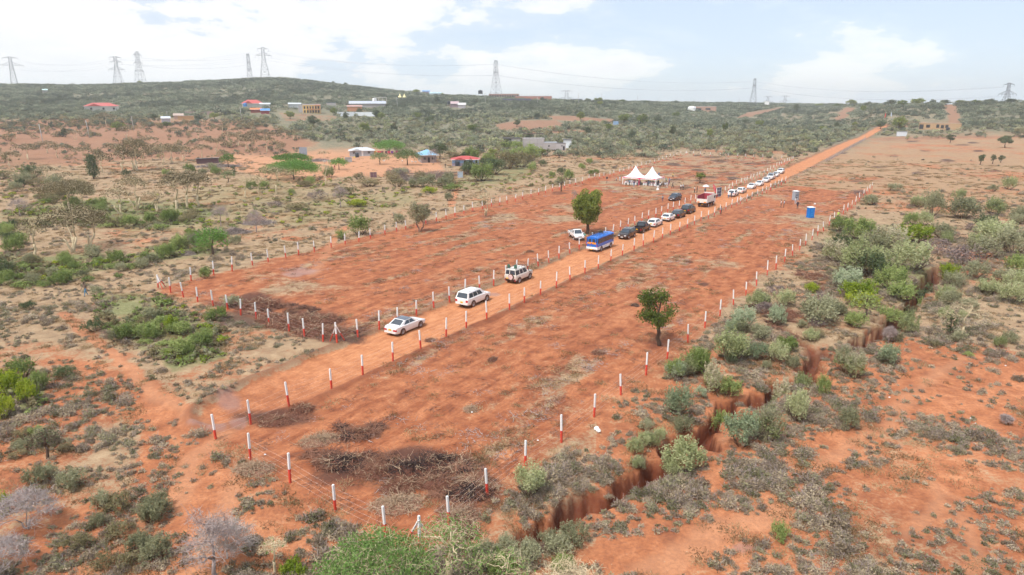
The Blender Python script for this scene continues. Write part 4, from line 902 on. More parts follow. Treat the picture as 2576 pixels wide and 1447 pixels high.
    for x in (-1.75, 1.90):
        for s in (1, -1): wheel(t, x, s*(hw-.11), .40, .24)
    ar = MB()
    for x in (-1.75, 1.90):
        for s in (1, -1):
            n = 14; V = [(x, s*(hw+.005), .4)]+[(x+.50*math.cos(a), s*(hw+.005), .4+.50*math.sin(a)) for a in np.linspace(0, PI, n)]; ar.add(V, [tuple(range(n+1)) if s < 0 else tuple(range(n+1))[::-1]])
    ar.obj('wheel_arch', [M_black], t)
    b = MB(); b.box((0, 0, .40), (5.8, 1.6, .12)); b.obj('underbody', [M_black], t)
    b = MB()
    for i, x in enumerate((-.75, -.52, -.25, -.02, .25)):   # faint stencilled figures on the skirt
        b.box((x, -hw-.003, .66), (.13, .008, .20))
    b.obj('skirt_figures', [plain('faint_grey', (.60,.60,.58), .6)], t)
    return t
put_car(make_bus(), (1511,631), (1537.6,620.4), -1, 'blue and white minibus with striped hazard boards on its back doors', 'bus', cat='minibus')
t = put_car(make_car('single_pickup', PW, lowmat=M_black), (1432.2,595.2), (1443.4,603.4), -1, 'white single cab pickup standing under the tall tree inside the left plot', 'single_pickup', road=False, cat='pickup')
put_car(make_car('crossover', PBk, roofrack=True, chrome=True), (1597.8,592), (1580.3,600.1), 1, 'black crossover facing the viewer just beyond the minibus', 'crossover')
t = put_car(make_car('pickup', PBk, roofrack=True), (1618.5,585.4), (1633.8,578.2), -1, 'black double cab pickup seen from behind between the black crossover and a white estate', 'pickup', cat='pickup')
put_car(make_car('wagon', PW), (1651.7,571.6), (1664.9,565.7), -1, 'white estate car parked right in front of the black pickup', 'wagon')
put_car(make_car('hatch', PW, lowmat=M_black), (1684.7,558), (1698.5,552.5), -1, 'white hatchback between the white estate and two black cars', 'hatch')
put_car(make_car('crossover', PBk, chrome=True), (1711.1,547.9), (1724,542.6), -1, 'black car directly beyond the white hatchback', 'crossover')
put_car(make_car('suv', PBk), (1736.1,536.4), (1749,531), -1, 'black car with bright wheels standing behind the tipper truck', 'suv')
put_car(make_car('crossover', PNv, roofrack=True), (1712.6,503), (1699.6,506.8), 1, 'dark blue car parked alone on the bare earth in front of the marquee', 'crossover', road=False)
put_car(make_car('crossover', PW), (1848.8,494), (1858.2,490), -1, 'white car with two people leaning at its boot beyond the truck', 'crossover')
put_car(make_car('wagon', PW), (1868.7,485.8), (1879,481.4), -1, 'white estate parked second beyond the tipper truck', 'wagon')
GRP = 'cars parked along the earth road'
put_car(make_car('sedan', PW), (1903.4,471.8), (1894.1,476.1), 1, 'white saloon facing the viewer, first of the far white row after the estate', 'sedan')
put_car(make_car('sedan', PW), (1922,463.4), (1914.1,466.8), 1, 'white saloon facing the viewer, second of the far white row', 'sedan')
put_car(make_car('sedan', PSl), (1939,455.5), (1930.9,459), 1, 'pale silver saloon just before the dark roofed car in the far row', 'sedan')
put_car(make_car('suv', PSl, M_dglass), (1951,448.3), (1943,452.2), 1, 'silver off-road car with a dark roof in the far row', 'suv')
put_car(make_car('wagon', PW), (1961.8,441.6), (1954.8,445), 1, 'white estate tucked behind the dark roofed silver car', 'wagon')
put_car(make_car('crossover', PW), (1974,434.7), (1967.2,438.1), 1, 'white car at the far end of the parked row', 'crossover')
CARS['truck'] = dict(W=2.4, wx=(-2.2, 2.0))
def make_truck():
    t = link('tipper_truck', None); M_ti = plain('tipper_red', (.38,.045,.07), .6, 0, .25, 2); M_tw = plain('tipper_white', (.74,.72,.68), .5, 0, .10, 2, DUST, .1)
    L = 7.4; x0, x1 = -3.7, 1.55; hw = 1.2; zb, zt = 1.15, 2.75
    for s in (1, -1):
        b = MB(); b.box(((x0+x1)/2, s*(hw-.03), (zb+zt)/2), (x1-x0, .06, zt-zb), 0)
        for x in np.linspace(x0+.2, x1-.2, 6): b.box((x, s*(hw+.025), (zb+zt)/2), (.07, .05, zt-zb-.1), 0)
        b.box(((x0+x1)/2, s*(hw-.07), (zb+zt)/2+.02), (x1-x0-.1, .02, zt-zb-.02), 1); b.obj('side_board', [M_tw, M_ti], t)
    b = MB(); b.box((x1-.03, 0, (zb+zt)/2+.15), (.06, 2*hw-.14, zt-zb+.3), 0); b.box((x1-.07, 0, (zb+zt)/2), (.02, 2*hw-.16, zt-zb), 1); b.obj('head_board', [M_tw, M_ti], t)
    b = MB(); b.box((x0-.03, 0, zb+.45), (.06, 2*hw-.02, .9), 0); b.box((x0+.01, 0, zb+.45), (.02, 2*hw-.14, .86), 1); b.obj('tailgate', [M_tw, M_ti], t)
    b = MB(); b.box(((x0+x1)/2, 0, zb+.02), (x1-x0-.08, 2*hw-.12, .08), 0); b.obj('bed_floor', [M_ti], t)
    b = MB(); b.box((2.65, 0, 1.55), (1.75, 2.1, 1.75), 0, top=.93); b.box((2.35, 0, 2.46), (1.2, 1.7, .16), 0); b.obj('cab', [M_tw], t)
    for s in (1, -1):
        q = [(1.85, s*1.06, 1.6), (3.4, s*1.06, 1.6), (3.38, s*1.0, 2.35), (1.87, s*1.0, 2.35)]; q = q if s < 0 else [q[1], q[0], q[3], q[2]]; pane(t, 'side_window', q, .15, .9, .05, .9, off=.02)
        b = MB(); b.box((3.3, s*1.25, 1.9), (.12, .2, .45)); b.obj('mirror', [M_black], t)
        b = MB(); b.box((x0-.065, s*.78, zb+.16), (.02, .62, .22), 0); hb = b.obj('hazard_board', [MATS['hazard_red']], t)
        b = MB()
        for k in range(4): y = s*.78-.24+k*.16; b.add([(x0-.078, y-.04-.05*s, zb+.07), (x0-.078, y+.04-.05*s, zb+.07), (x0-.078, y+.04+.05*s, zb+.26), (x0-.078, y-.04+.05*s, zb+.26)], [(3, 2, 1, 0)])
        b.obj('stripe', [MATS['hazard_yellow']], hb)
        b = MB(); b.box((3.5, s*.8, .95), (.1, .3, .2)); b.obj('headlight', [M_head], t)
    q = [(3.53, -1.0, 1.5), (3.53, 1.0, 1.5), (3.46, .95, 2.35), (3.46, -.95, 2.35)]; pane(t, 'windscreen', q, .05, .95, .08, .92, off=.03)
    b = MB()
    for s in (1, -1): b.box((0, s*.42, .85), (7.0, .12, .26))
    b.box((-3.3, 0, .7), (.1, 1.9, .3)); b.cyl((.4, -.8, .75), .28, 1.0, 12, 0, 'x'); b.box((-.5, .8, .7), (.9, .4, .4)); b.obj('chassis', [M_black], t)
    b = MB(); b.box((-3.37, -.0, .78), (.03, .5, .14)); b.obj('number_plate', [M_plate], t)
    for x in (-2.2, 2.0):
        for s in (1, -1): wheel(t, x, s*(1.0), .50, .34 if x < 0 else .26)
    return t
put_car(make_truck(), (1779.8,521.6), (1798.4,514.8), -1, 'white tipper truck with a red inside bed standing by the plot gate', 'truck', cat='truck')
# ------------------------------------------------------------ people
SK = (.10,.05,.032)
def person_meshes(kind):
    "one continuous skinned figure; mats: 0 skin, 1 top, 2 trousers, 3 shoes, facing +x"
    J = {}; E = []; 
    def j(n, x, y, z, r, par=None, mt=1):
        J[n] = (x, y, z, r, mt); 
        if par: E.append((par, n, mt))
    bend = {'stand': 0, 'walk': .04, 'sit': 0, 'arms': 0, 'reach': .05, 'lean': .35, 'child': 0}[kind]
    sit = kind == 'sit'; hz_ = .48 if sit else .93; 
    j('pelvis', 0, 0, hz_, .125, None, 2); j('waist', bend*.15, 0, hz_+.18, .115, 'pelvis', 1); j('chest', bend*.4, 0, hz_+.40, .14, 'waist', 1); j('neck', bend*.6, 0, hz_+.55, .055, 'chest', 0)
    j('head', bend*.7+.01, 0, hz_+.66, .088, 'neck', 0); j('crown', bend*.75+.0, 0, hz_+.76, .085, 'head', 0); j('nose', bend*.7+.105, 0, hz_+.68, .014, 'head', 0)
    for s, S_ in ((1, 'l'), (-1, 'r')):
        sw = {'walk': .22*s, 'lean': .08*s}.get(kind, .03*s)
        if sit: hip = (.05, .09*s, hz_); kn = (.42, .12*s, hz_+.02); an = (.44, .12*s, .08); ft = (.58, .13*s, .04)
        else: hip = (0, .09*s, hz_-.04); kn = (sw*.7+.02, .10*s, .50); an = (sw*1.25-(.05 if kind == 'walk' else 0), .10*s, .09); ft = (an[0]+.15, .12*s, .04)
        j('hip'+S_, *hip, .095, 'pelvis', 2); j('kn'+S_, *kn, .062, 'hip'+S_, 2); j('an'+S_, *an, .042, 'kn'+S_, 2); j('ft'+S_, *ft, .038, 'an'+S_, 3)
        sh = (bend*.42, .19*s, hz_+.47)
        if kind == 'walk': el = (sh[0]-.12*s, .25*s, sh[2]-.27); wr = (el[0]+.10-.08*s, .25*s, el[2]-.22)
        elif kind in ('arms', 'child'): el = (sh[0]-.03, .29*s, sh[2]-.26); wr = (el[0]+.22, .16*s, el[2]+.04)
        elif kind == 'reach': el = (sh[0]+.24, .24*s, sh[2]-.08) if s > 0 else (sh[0], .25*s, sh[2]-.28); wr = (el[0]+.24, .22*s, el[2]+.10) if s > 0 else (sh[0]+.04, .26*s, el[2]-.24)
        elif kind == 'lean': el = (sh[0]+.18, .24*s, sh[2]-.2); wr = (el[0]+.2, .2*s, el[2]-.05)
        elif sit: el = (.02, .25*s, sh[2]-.27); wr = (.26, .17*s, hz_+.12)
        else: el = (sh[0]-.02, .25*s, sh[2]-.28); wr = (sh[0]+.04, .26*s, sh[2]-.53)
        j('sh'+S_, *sh, .070, 'chest', 1); j('el'+S_, *el, .045, 'sh'+S_, 1); j('wr'+S_, *wr, .030, 'el'+S_, 0)
        d = np.array(wr)-np.array(el); d /= np.linalg.norm(d); pm = np.array(wr)+d*.06; j('pm'+S_, *pm, .028, 'wr'+S_, 0)
        lat = np.cross(d, [0, 1, 0]); lat /= np.linalg.norm(lat)+1e-9
        for k in range(4):
            o = lat*(k-1.5)*.022; m1 = pm+d*.035+o; m2 = pm+d*(.075-.006*abs(k-1.4))+o*1.1+np.array([0, -s*.012, 0]); j(f'f{k}'+S_, *m1, .009, 'pm'+S_, 0); j(f'g{k}'+S_, *m2, .008, f'f{k}'+S_, 0)
        th = pm-d*.015+lat*.045; j('th'+S_, *th, .010, 'pm'+S_, 0); th2 = th+d*.03+lat*.01; j('ti'+S_, *th2, .009, 'th'+S_, 0)
    names = list(J); me = bpy.data.meshes.new('tmp'); me.from_pydata([J[n][:3] for n in names], [(names.index(a), names.index(b)) for a, b, _ in E], [])
    o = bpy.data.objects.new('tmp', me); COL.objects.link(o); o.modifiers.new('s', 'SKIN'); sub = o.modifiers.new('d', 'SUBSURF'); sub.levels = 1
    sv_ = me.skin_vertices[0].data
    for i, n in enumerate(names): sv_[i].radius = (J[n][3],)*2; sv_[i].use_root = (i == 0)
    dg = bpy.context.evaluated_depsgraph_get(); out = bpy.data.meshes.new_from_object(o.evaluated_get(dg)); bpy.data.objects.remove(o)
    V = np.empty(len(out.vertices)*3); out.vertices.foreach_get('co', V); V = V.reshape(-1, 3)
    A = np.array([J[a][:3] for a, b, _ in E]); B = np.array([J[b][:3] for a, b, _ in E]); mt = np.array([m_ for _, _, m_ in E]); Rr = np.array([(J[a][3]+J[b][3])/2 for a, b, _ in E])
    out.name = 'person'; out.materials.clear()
    for _ in range(4): out.materials.append(M_white)
    for p_ in out.polygons:
        c = np.array(p_.center); ab = B-A; tt = np.clip(((c-A)*ab).sum(1)/((ab*ab).sum(1)+1e-9), 0, 1); dd = np.linalg.norm(c-A-ab*tt[:, None], axis=1)-Rr
        k = int(np.argmin(dd)); mm = mt[k]
        p_.material_index = int(mm); p_.use_smooth = True
    hb = MB(); n = 8; hx, hzz = bend*.72, hz_+.70; V2 = []; f = []
    for i, ph in enumerate(np.linspace(.1, 1.75, 6)):
        for k in range(12): a = k*PI/6; V2.append((hx-.012+.098*math.sin(ph)*math.cos(a)-.012*(ph > 1), .094*math.sin(ph)*math.sin(a), hzz+.045+.085*math.cos(ph)+(.03 if (ph > 1.2 and abs(a-PI) > 2.2) else 0)))
    for i in range(5):
        for k in range(12): f.append((i*12+k, (i+1)*12+k, (i+1)*12+(k+1) % 12, i*12+(k+1) % 12))
    f.append(tuple(range(12))); hb.add(V2, f); hm = hb.mesh('hair', [M_black], smooth=True)
    return out, hm
PM = {k: person_meshes(k) for k in ('stand', 'walk', 'sit', 'arms', 'reach', 'lean')}
CLO = {}
def cloth(c):
    k = 'cloth_%02d_%02d_%02d' % tuple(int(x*99) for x in c)
    return plain(k, c, .85, 0, .10, 8)
M_skin = plain('skin', SK, .5, 0, .1, 6); M_hair = plain('hair', (.012,.010,.010), .8)
def person(pos, pose, rz, top, trou, label, group=None, scale=1.0, shoes=(.03,.03,.03), hat=None, zoff=0.0):
    me, hm = PM[pose]; o = link('person', me, None, (pos[0], pos[1], pos[2]+zoff), (0, 0, rz), scale); tag(o, label, 'person', group)
    for i, mt in enumerate((M_skin, cloth(top), cloth(trou), cloth(shoes))): o.material_slots[i].link = 'OBJECT'; o.material_slots[i].material = mt
    h = link('hair' if hat is None else 'cap', hm, o); h.material_slots[0].link = 'OBJECT'; h.material_slots[0].material = M_hair if hat is None else cloth(hat)
    if hat is not None: h.scale = (1.03, 1.08, 1.03)
    return o
W_, K_, B_, J_ = (.75,.75,.76), (.03,.03,.035), (.10,.16,.32), (.09,.16,.30)
GP = 'people round the marquee'
PPL = [
 (217,746.7,'walk',-2.0,(.16,.11,.08),(.08,.24,.42),'person in a brown top and blue trousers striding through the scrub at the left',None,1.0,None),
 (1550.2,455.5,'arms',-1.3,(.5,.5,.55),K_,'child in a striped top standing left of the marquee',GP,.68,None),
 (1559.1,456,'arms',-1.2,W_,(.62,.62,.64),'person all in white standing left of the marquee',GP,1,None),
 (1574.4,468.5,'arms',1.6,W_,K_,'person in white top and black trousers at the left corner of the marquee',GP,1,None),
 (1583,467,'stand',1.4,(.15,.30,.42),K_,'person in a blue top facing into the left half of the marquee',GP,1,None),
 (1588.5,466.2,'stand',1.9,W_,(.6,.6,.62),'person in white between the blue top and the navy top outside the marquee',GP,1,None),
 (1594.4,470.6,'arms',1.5,(.03,.06,.12),(.13,.24,.42),'person in a navy top and blue jeans nearest in front of the left tent half',GP,1,None),
 (1602.6,468.6,'reach',2.9,W_,K_,'person in a white shirt beside the red draped tent pole',GP,1,None),
 (1631.9,469.6,'stand',1.5,(.06,.13,.20),(.03,.05,.09),'person in dark teal standing before the middle of the right tent half',GP,1.03,None),
 (1655.4,467.5,'arms',-2.6,(.06,.10,.18),K_,'person in a dark jacket at the right corner pole of the marquee',GP,1,None),
 (1660.5,473.8,'stand',-1.2,W_,K_,'person in a white shirt next to the cloth covered standing table',GP,1,None),
 (1664.8,470.4,'arms',-.4,(.38,.52,.64),K_,'person in a pale blue top right of the marquee',GP,1,None),
 (1669.6,470.2,'stand',2.6,K_,K_,'person dressed in black in the group right of the marquee',GP,1,None),
 (1673.0,472.4,'arms',1.2,(.6,.6,.68),(.20,.20,.20),'person in a pale top and grey trousers in the group right of the marquee',GP,1,None),
 (1678.0,472,'stand',2.2,W_,(.66,.66,.66),'person all in white at the front of the group right of the marquee',GP,1,None),
 (1682.0,467,'stand',2.9,(.28,.05,.22),(.26,.05,.20),'person in a long purple dress right of the marquee',GP,1,None),
 (1675.6,461.0,'stand',-2.0,(.25,.38,.30),K_,'person with a lime green hat behind the group right of the marquee',GP,1,(.45,.75,.12)),
 (1683.6,462,'arms',-2.4,(.30,.28,.48),K_,'person with a lilac top at the back of the group right of the marquee',GP,1,None),
 (1657.4,446.5,'stand',-1.0,(.14,.26,.45),(.14,.26,.45),'person in blue overalls and white cap behind the marquee',GP,1,(.7,.7,.7)),
 (1692.6,448.9,'walk',2.6,(.75,.52,.03),K_,'person in a bright yellow top walking behind the marquee group',GP,1,None),
 (1691.8,473.6,'walk',-.7,(.10,.06,.06),K_,'person in a dark open jacket alone to the right of the marquee group',GP,1,None),
 (1712.5,478.8,'arms',-2.2,W_,K_,'left one of two people in white tops between marquee and truck',GP,1,None),
 (1718.2,478,'arms',-1.0,W_,K_,'right one of two people in white tops between marquee and truck',GP,1,None),
 (1746.8,486.4,'stand',-.3,W_,K_,'person in a white shirt and red cap left of the truck',GP,1,(.6,.04,.05)),
 (1753.1,486.6,'stand',2.8,K_,K_,'person in a dark suit beside the one with the red cap',GP,1,None),
 (1666.4,507,'stand',-1.5,(.35,.35,.38),(.04,.06,.14),'child in grey shirt and blue shorts alone on bare earth in the left plot',None,.85,None),
 (1813.7,538.6,'reach',2.8,(.22,.23,.26),K_,'person in a grey shirt holding a fence post opposite the truck',None,1,None),
 (1773.2,489.5,'stand',-1.2,(.06,.07,.15),K_,'person holding a white parasol behind the truck',None,1,None),
 (1832.3,497.6,'lean',.95,W_,(.16,.26,.42),'left one of two people leaning at the boot of the white car',None,1,None),
 (1839.4,497.0,'lean',1.0,(.04,.06,.12),(.04,.05,.10),'dark clothed person leaning at the boot of the white car',None,1,None),
 (1964,523.2,'arms',-.2,(.72,.66,.64),(.04,.04,.06),'person in a pale pink top left of a pair in the right plot',None,1,None),
 (1971.5,523.2,'arms',2.9,(.52,.60,.74),(.04,.04,.06),'person in a pale blue shirt in the pair in the right plot',None,1,None),
 (2000.5,515.2,'lean',-1.4,W_,(.45,.55,.65),'person in white stooping in front of the grey toilet cabin',None,1,None),
 (2005.6,526.6,'stand',-1.7,(.03,.035,.06),(.03,.03,.05),'person in black with a white cap between the two toilet cabins',None,1,(.75,.75,.75)),
 (2106.5,553.5,'lean',.6,(.45,.60,.10),(.10,.10,.12),'worker in a lime vest at a post of the right plot fence',None,1,None),
 (842.4,427.5,'walk',-2.4,(.42,.05,.07),(.40,.05,.07),'person wrapped in red cloth under the small flat topped tree by the farmyard',None,1,None),
 (1120.4,423,'walk',-2.0,(.05,.04,.04),(.05,.04,.04),'dark clothed person walking left of the red roofed house',None,1,None),
]
for (u, v, pose, rz, top, tr, lab, grp, s, hat) in PPL: person(P3(u, v), pose, rz, top, tr, lab, grp, s, hat=hat)
# ------------------------------------------------------------ marquee, chairs, table
TA = flat(1566.4, 463.6); TB = flat(1649.3, 469.4); td = (TB-TA)/np.linalg.norm(TB-TA); TL = np.linalg.norm(TB-TA); tn = np.array([-td[1], td[0]]); tn = tn if tn[1] > 0 else -tn; TD = 6.2
tz = gz(*(TA+TB)/2); trz = math.atan2(td[1], td[0])
tent = thing('marquee', (TA[0], TA[1], tz), trz, 'white twin peaked marquee with a red rim and a red draped pole', 'tent')
M_tent = plain('tent_white', (.86,.86,.86), .6, 0, .02, 1); M_trim = plain('tent_red', (.70,.03,.12), .6, 0, .05)
def canopy(x0, x1, name):
    n = 24; V = []; eave, pk = 2.15, 5.35; b = MB()
    for i in range(n+1):
        for k in range(n+1):
            a = i/n*2-1; c = k/n*2-1; q = max(abs(a), abs(c)); rr_ = (abs(a)**3+abs(c)**3)**(1/3); h = (1-min(1, rr_))
            z = eave+(pk-eave)*(h**2.1*.75+.25*h)*1.0
            V.append((x0+(x1-x0)*(a+1)/2, TD*(c+1)/2, z))
    b.add(V, [(i*(n+1)+k, (i+1)*(n+1)+k, (i+1)*(n+1)+k+1, i*(n+1)+k+1) for i in range(n) for k in range(n)]); return b.obj(name, [M_tent], tent, smooth=True)
canopy(-.05, TL/2, 'canopy'); canopy(TL/2, TL+.05, 'canopy')
def scallop(a, c, name='valance'):
    b = MB(); a = np.array(a, float); c = np.array(c, float); n = 16; V = []
    for i in range(n+1):
        t_ = i/n; p_ = a+(c-a)*t_; dz = .30*abs(2*t_-1)**2.2+.10; V += [(p_[0], p_[1], 2.17), (p_[0], p_[1], 2.17-dz)]
    b.add(V, [(2*i, 2*i+1, 2*i+3, 2*i+2) for i in range(n)]); b.obj(name, [M_trim], tent)
    b = MB(); V = []
    for i in range(n+1):
        t_ = i/n; p_ = a+(c-a)*t_; dz = .30*abs(2*t_-1)**2.2+.10; V += [(p_[0], p_[1]+.01, 2.17-dz), (p_[0], p_[1]+.01, 1.85-dz*.45)]
    b.add(V, [(2*i, 2*i+1, 2*i+3, 2*i+2) for i in range(n)]); b.obj('scalloped_edge', [M_tent], tent)
for (a, c) in [((0, -.06), (TL/2, -.06)), ((TL/2, -.06), (TL, -.06)), ((TL+.06, 0), (TL+.06, TD)), ((-.06, 0), (-.06, TD)), ((0, TD+.05), (TL/2, TD+.05)), ((TL/2, TD+.05), (TL, TD+.05))]: scallop(a, c)
for x in (0, TL/2, TL):
    for y in (0, TD):
        b = MB(); b.tube([(x, y, 0), (x, y, 2.16)], .05, 8); b.obj('pole', [M_tent], tent)
        b = MB(); zs = np.linspace(0, 2.1, 7); b.tube([(x, y, z) for z in zs], [.13, .12, .13, .11, .12, .15, .2], 8); b.obj('pole_drape', [M_trim if (x == TL/2 and y == 0) else M_tent], tent)
b = MB(); b.add([(TL+.02, 1.2, .05), (TL+.02, TD, .05), (TL+.02, TD, 2.0), (TL+.02, 1.2, 2.0)], [(0, 1, 2, 3)]); 
def chair_mesh():
    b = MB(); b.box((0, 0, .46), (.44, .44, .05)); b.box((-.20, 0, .72), (.06, .42, .50)); b.box((0, 0, .22), (.46, .46, .44), 0, top=.9); b.box((-.235, 0, .80), (.02, .44, .10), 1); return b.mesh('chair', [M_white, M_trim])
CHM = chair_mesh(); rng = np.random.default_rng(5)
ca, sa = math.cos(trz), math.sin(trz)
def tent_at(x, y): return (TA[0]+x*ca-y*sa, TA[1]+x*sa+y*ca)
k = 0; seated = 0
for row, y in enumerate((.75, 1.75, 2.75, 3.75)):
    for i in range(12):
        x = .6+i*(TL-1.2)/11
        if abs(x-TL/2) < .45: continue
        px, py = tent_at(x+rng.normal()*.05, y+rng.normal()*.05); o = link('chair', CHM, None, (px, py, gz(px, py)), (0, 0, trz+PI/2+rng.normal()*.12))
        tag(o, 'white covered chair with red sash, row %s, %s half of the marquee' % (('one at the front', 'two', 'three', 'four at the back')[row], 'left' if x < TL/2 else 'right'), 'chair', 'white covered chairs under the marquee')
        if rng.random() < (.25, .55, .6, .6)[row]:
            tops = [(.05,.07,.16), (.6,.6,.62), (.08,.05,.04), (.30,.08,.10), (.15,.22,.35), (.04,.04,.05)]; c_ = tops[rng.integers(6)]
            cn = {0: 'navy', 1: 'white', 2: 'brown', 3: 'dark red', 4: 'blue', 5: 'black'}[tops.index(c_)]
            person((px+.0, py, gz(px, py)), 'sit', trz+PI/2+rng.normal()*.2, c_, (.04,.04,.06), 'seated person in a %s top, row %s in the %s half of the marquee' % (cn, ('one', 'two', 'three', 'four')[row], 'left' if x < TL/2 else 'right'), 'people seated under the marquee')
b = MB(); b.tube([(0, 0, 0), (0, 0, .35), (0, 0, .7), (0, 0, 1.05), (0, 0, 1.10)], [.42, .30, .20, .40, .40], 16); o = b.obj('cocktail_table', [M_white], None, smooth=True, ang=50); tag(o, 'standing table in a white cloth tied with a dark sash before the marquee', 'table'); o.location = P3(1654.6, 478)
b = MB(); b.cyl((0, 0, .70), .215, .10, 16); b.obj('sash', [cloth((.10,.10,.20))], o)
# loudspeaker on a stand left of the marquee
b = MB(); b.box((0, 0, 1.65), (.40, .38, .65)); o = b.obj('loudspeaker', [M_black], None); tag(o, 'black loudspeaker on a tripod stand left of the marquee', 'loudspeaker'); o.location = P3(1526.5, 461)
b = MB(); b.tube([(0, 0, .3), (0, 0, 1.35)], .03, 6); [b.tube([(0, 0, .7), (.5*math.cos(a), .5*math.sin(a), 0)], .02, 5) for a in (0, 2.1, 4.2)]; b.obj('stand', [M_black], o)
# parasol held behind the truck
ux, uy, uz = P3(1774.6, 489); t = thing('parasol', (ux, uy, uz+1.0), 0, 'white parasol held up behind the truck', 'umbrella')
b = MB(); V = [(0, 0, 1.45)]; n = 16
for ri in range(1, 5):
    for k in range(n): a = k*2*PI/n; r_ = .85*ri/4; V.append((r_*math.cos(a), r_*math.sin(a), 1.45-.5*(ri/4)**2))
b.add(V, [(0, 1+k, 1+(k+1) % n) for k in range(n)]+[(1+r_*n+k, 1+(r_+1)*n+k, 1+(r_+1)*n+(k+1) % n, 1+r_*n+(k+1) % n) for r_ in range(3) for k in range(n)]); b.obj('canopy', [plain('parasol_white', (.70,.72,.80), .6)], t, smooth=True)
b = MB(); b.tube([(0, 0, 0), (0, 0, 1.5)], .015, 6); b.obj('shaft', [M_chrome], t)
# red teardrop banner and framed gate board by the truck
def feather(u, v, H, col, label, lean=-.35, rz=.2, txt=None):
    x, y, z = P3(u, v); t = thing('feather_flag', (x, y, z), rz, label, 'flag'); b = MB(); tt = np.linspace(0, 1, 12)
    sp = [(lean*H*.28*q**3, 0, H*q) for q in tt]; b.tube(sp, [.03]*12, 6); b.obj('pole', [M_chrome], t)
    V = []
    for q in np.linspace(.28, 1, 12): x0 = lean*H*.28*q**3; wd = .17*H*math.sin(PI*min(1, (q-.22)/.80))**.6*(1 if q < .99 else .3); V += [(x0, .02, H*q), (x0-wd*(1 if lean < 0 else -1), .02+.05*math.sin(q*9), H*q)]
    b = MB(); b.add(V, [(2*i, 2*i+1, 2*i+3, 2*i+2) for i in range(11)]); b.obj('banner', [plain('banner_'+label[:5], col, .7, 0, .12, 2)], t)
    if txt:
        b = MB()
        for k in range(7): q = .42+.07*k; x0 = lean*H*.28*q**3; b.box((x0-.09*H*(1 if lean < 0 else -1), -.03, H*q), (.05*H, .01, .028*H))
        b.obj('lettering', [cloth((.75,.6,.62))], t)
    return t
feather(1801.5, 495, 3.2, (.70,.035,.07), 'red teardrop banner with pale lettering beside the truck cab', -.9, -.2, True)
feather(2224, 303, 5.6, (.72,.06,.04), 'orange red feather flag at the far road bend', .25, .1)
feather(2242, 300, 5.2, (.60,.66,.80), 'blue and white feather flag at the far road bend', -.25, .1)
bx = P3(1801.2, 496); b2 = P3(1813.6, 493.4); L_ = math.hypot(b2[0]-bx[0], b2[1]-bx[1]); rz = math.atan2(b2[1]-bx[1], b2[0]-bx[0])
t = thing('gate_board', bx, rz, 'upright white framed board of dark panes at the plot gate', 'gate'); L_ = max(L_, 1.7)
b = MB()
for (cx_, cz, dx, dz) in [(0, 1.2, .07, 2.4), (L_, 1.2, .07, 2.4), (L_/2, 2.38, L_, .07), (L_/2, .05, L_, .07), (L_/2, .82, L_, .05), (L_/2, 1.6, L_, .05), (L_/2, 1.2, .05, 2.3)]: b.box((cx_, 0, cz), (dx, .06, dz))
b.obj('frame', [M_white], t); b = MB(); b.box((L_/2, .0, 1.2), (L_-.06, .02, 2.3)); b.obj('panel', [plain('dark_panel', (.05,.07,.14), .3)], t)
b = MB(); b.tube([(L_, .02, 1.9), (L_+1.3, .6, 1.9)], .03, 5); b.obj('arm', [M_white], t)
# gate pillars with props
for (u, v, lab) in [(1801.8, 497.5, 'braced red and white gate post beside the truck cab'), (1760.5, 517.0, 'single red and white gate post behind the truck tail')]:
    x, y, z = P3(u, v); t = thing('gate_post', (x, y, z), 0, lab, 'gate post', 'gate posts at the plot entrance'); link('post', POSTM, t, (0, 0, 0), None, (1.15, 1.15, 1.12)); link('brace', brace_mesh(RDt), t)
b = MB(); b.tube([(0, 0, 1.25), (3.1*RD[0], 3.1*RD[1], 1.35)], .035, 5); b.cyl((.45*RD[0], .45*RD[1], 1.27), .30, .05, 14, 0, 'y'); o = b.obj('gate_bar', [M_white], None); tag(o, 'white sagging gate bar tied between two braced posts on the right verge', 'gate'); o.location = P3(1862, 514)
# portable toilets and small litter
def toilet(u, v, body, roof, label, rz, grey=False):
    x, y, z = P3(u, v); t = thing('portable_toilet', (x, y, z), rz, label, 'toilet', 'portable toilets in the right plot'); b = MB(); b.box((0, 0, 1.08), (1.12, 1.12, 2.08), 0, top=.97)
    for s in (1, -1):
        for k in range(5): b.box((s*(.565), -.4+k*.2, 1.1), (.03, .07, 1.7), 0)
        for k in (0, 4): b.box((-.4+k*.2, -.565*1, 1.1), (.07, .03, 1.7), 0)
    b.obj('cabin', [body], t); b = MB(); b.box((0, 0, 2.16), (1.22, 1.22, .10), 0); b.box((0, 0, 2.26), (1.0, 1.0, .12), 0, top=.6); b.obj('roof', [roof], t)
    b = MB(); b.box((0, -.57, 1.05), (.78, .03, 1.82)); d = b.obj('door', [body if not grey else plain('grey_door', (.16,.19,.24), .5)], t); b = MB(); b.box((.28, -.60, 1.1), (.10, .03, .05)); b.obj('handle', [M_white], d)
    b = MB(); b.box((0, 0, .03), (1.15, 1.15, .06)); b.obj('base', [body], t)
    b = MB(); [b.box((0, -.60, z_), (.60, .02, .05)) for z_ in (.5, .9, 1.5, 1.75)]; b.obj('door_rib', [roof if grey else plain('pale_blue_plastic', (.06,.30,.70), .4)], d); return t
toilet(2037.5, 549, plain('blue_plastic', (.005,.19,.62), .4, 0, .06), M_white, 'bright blue toilet cabin with a white roof', .15)
toilet(2000.2, 503.5, plain('grey_plastic', (.36,.40,.46), .5, 0, .06), M_white, 'grey toilet cabin with a white roof', .25, True)
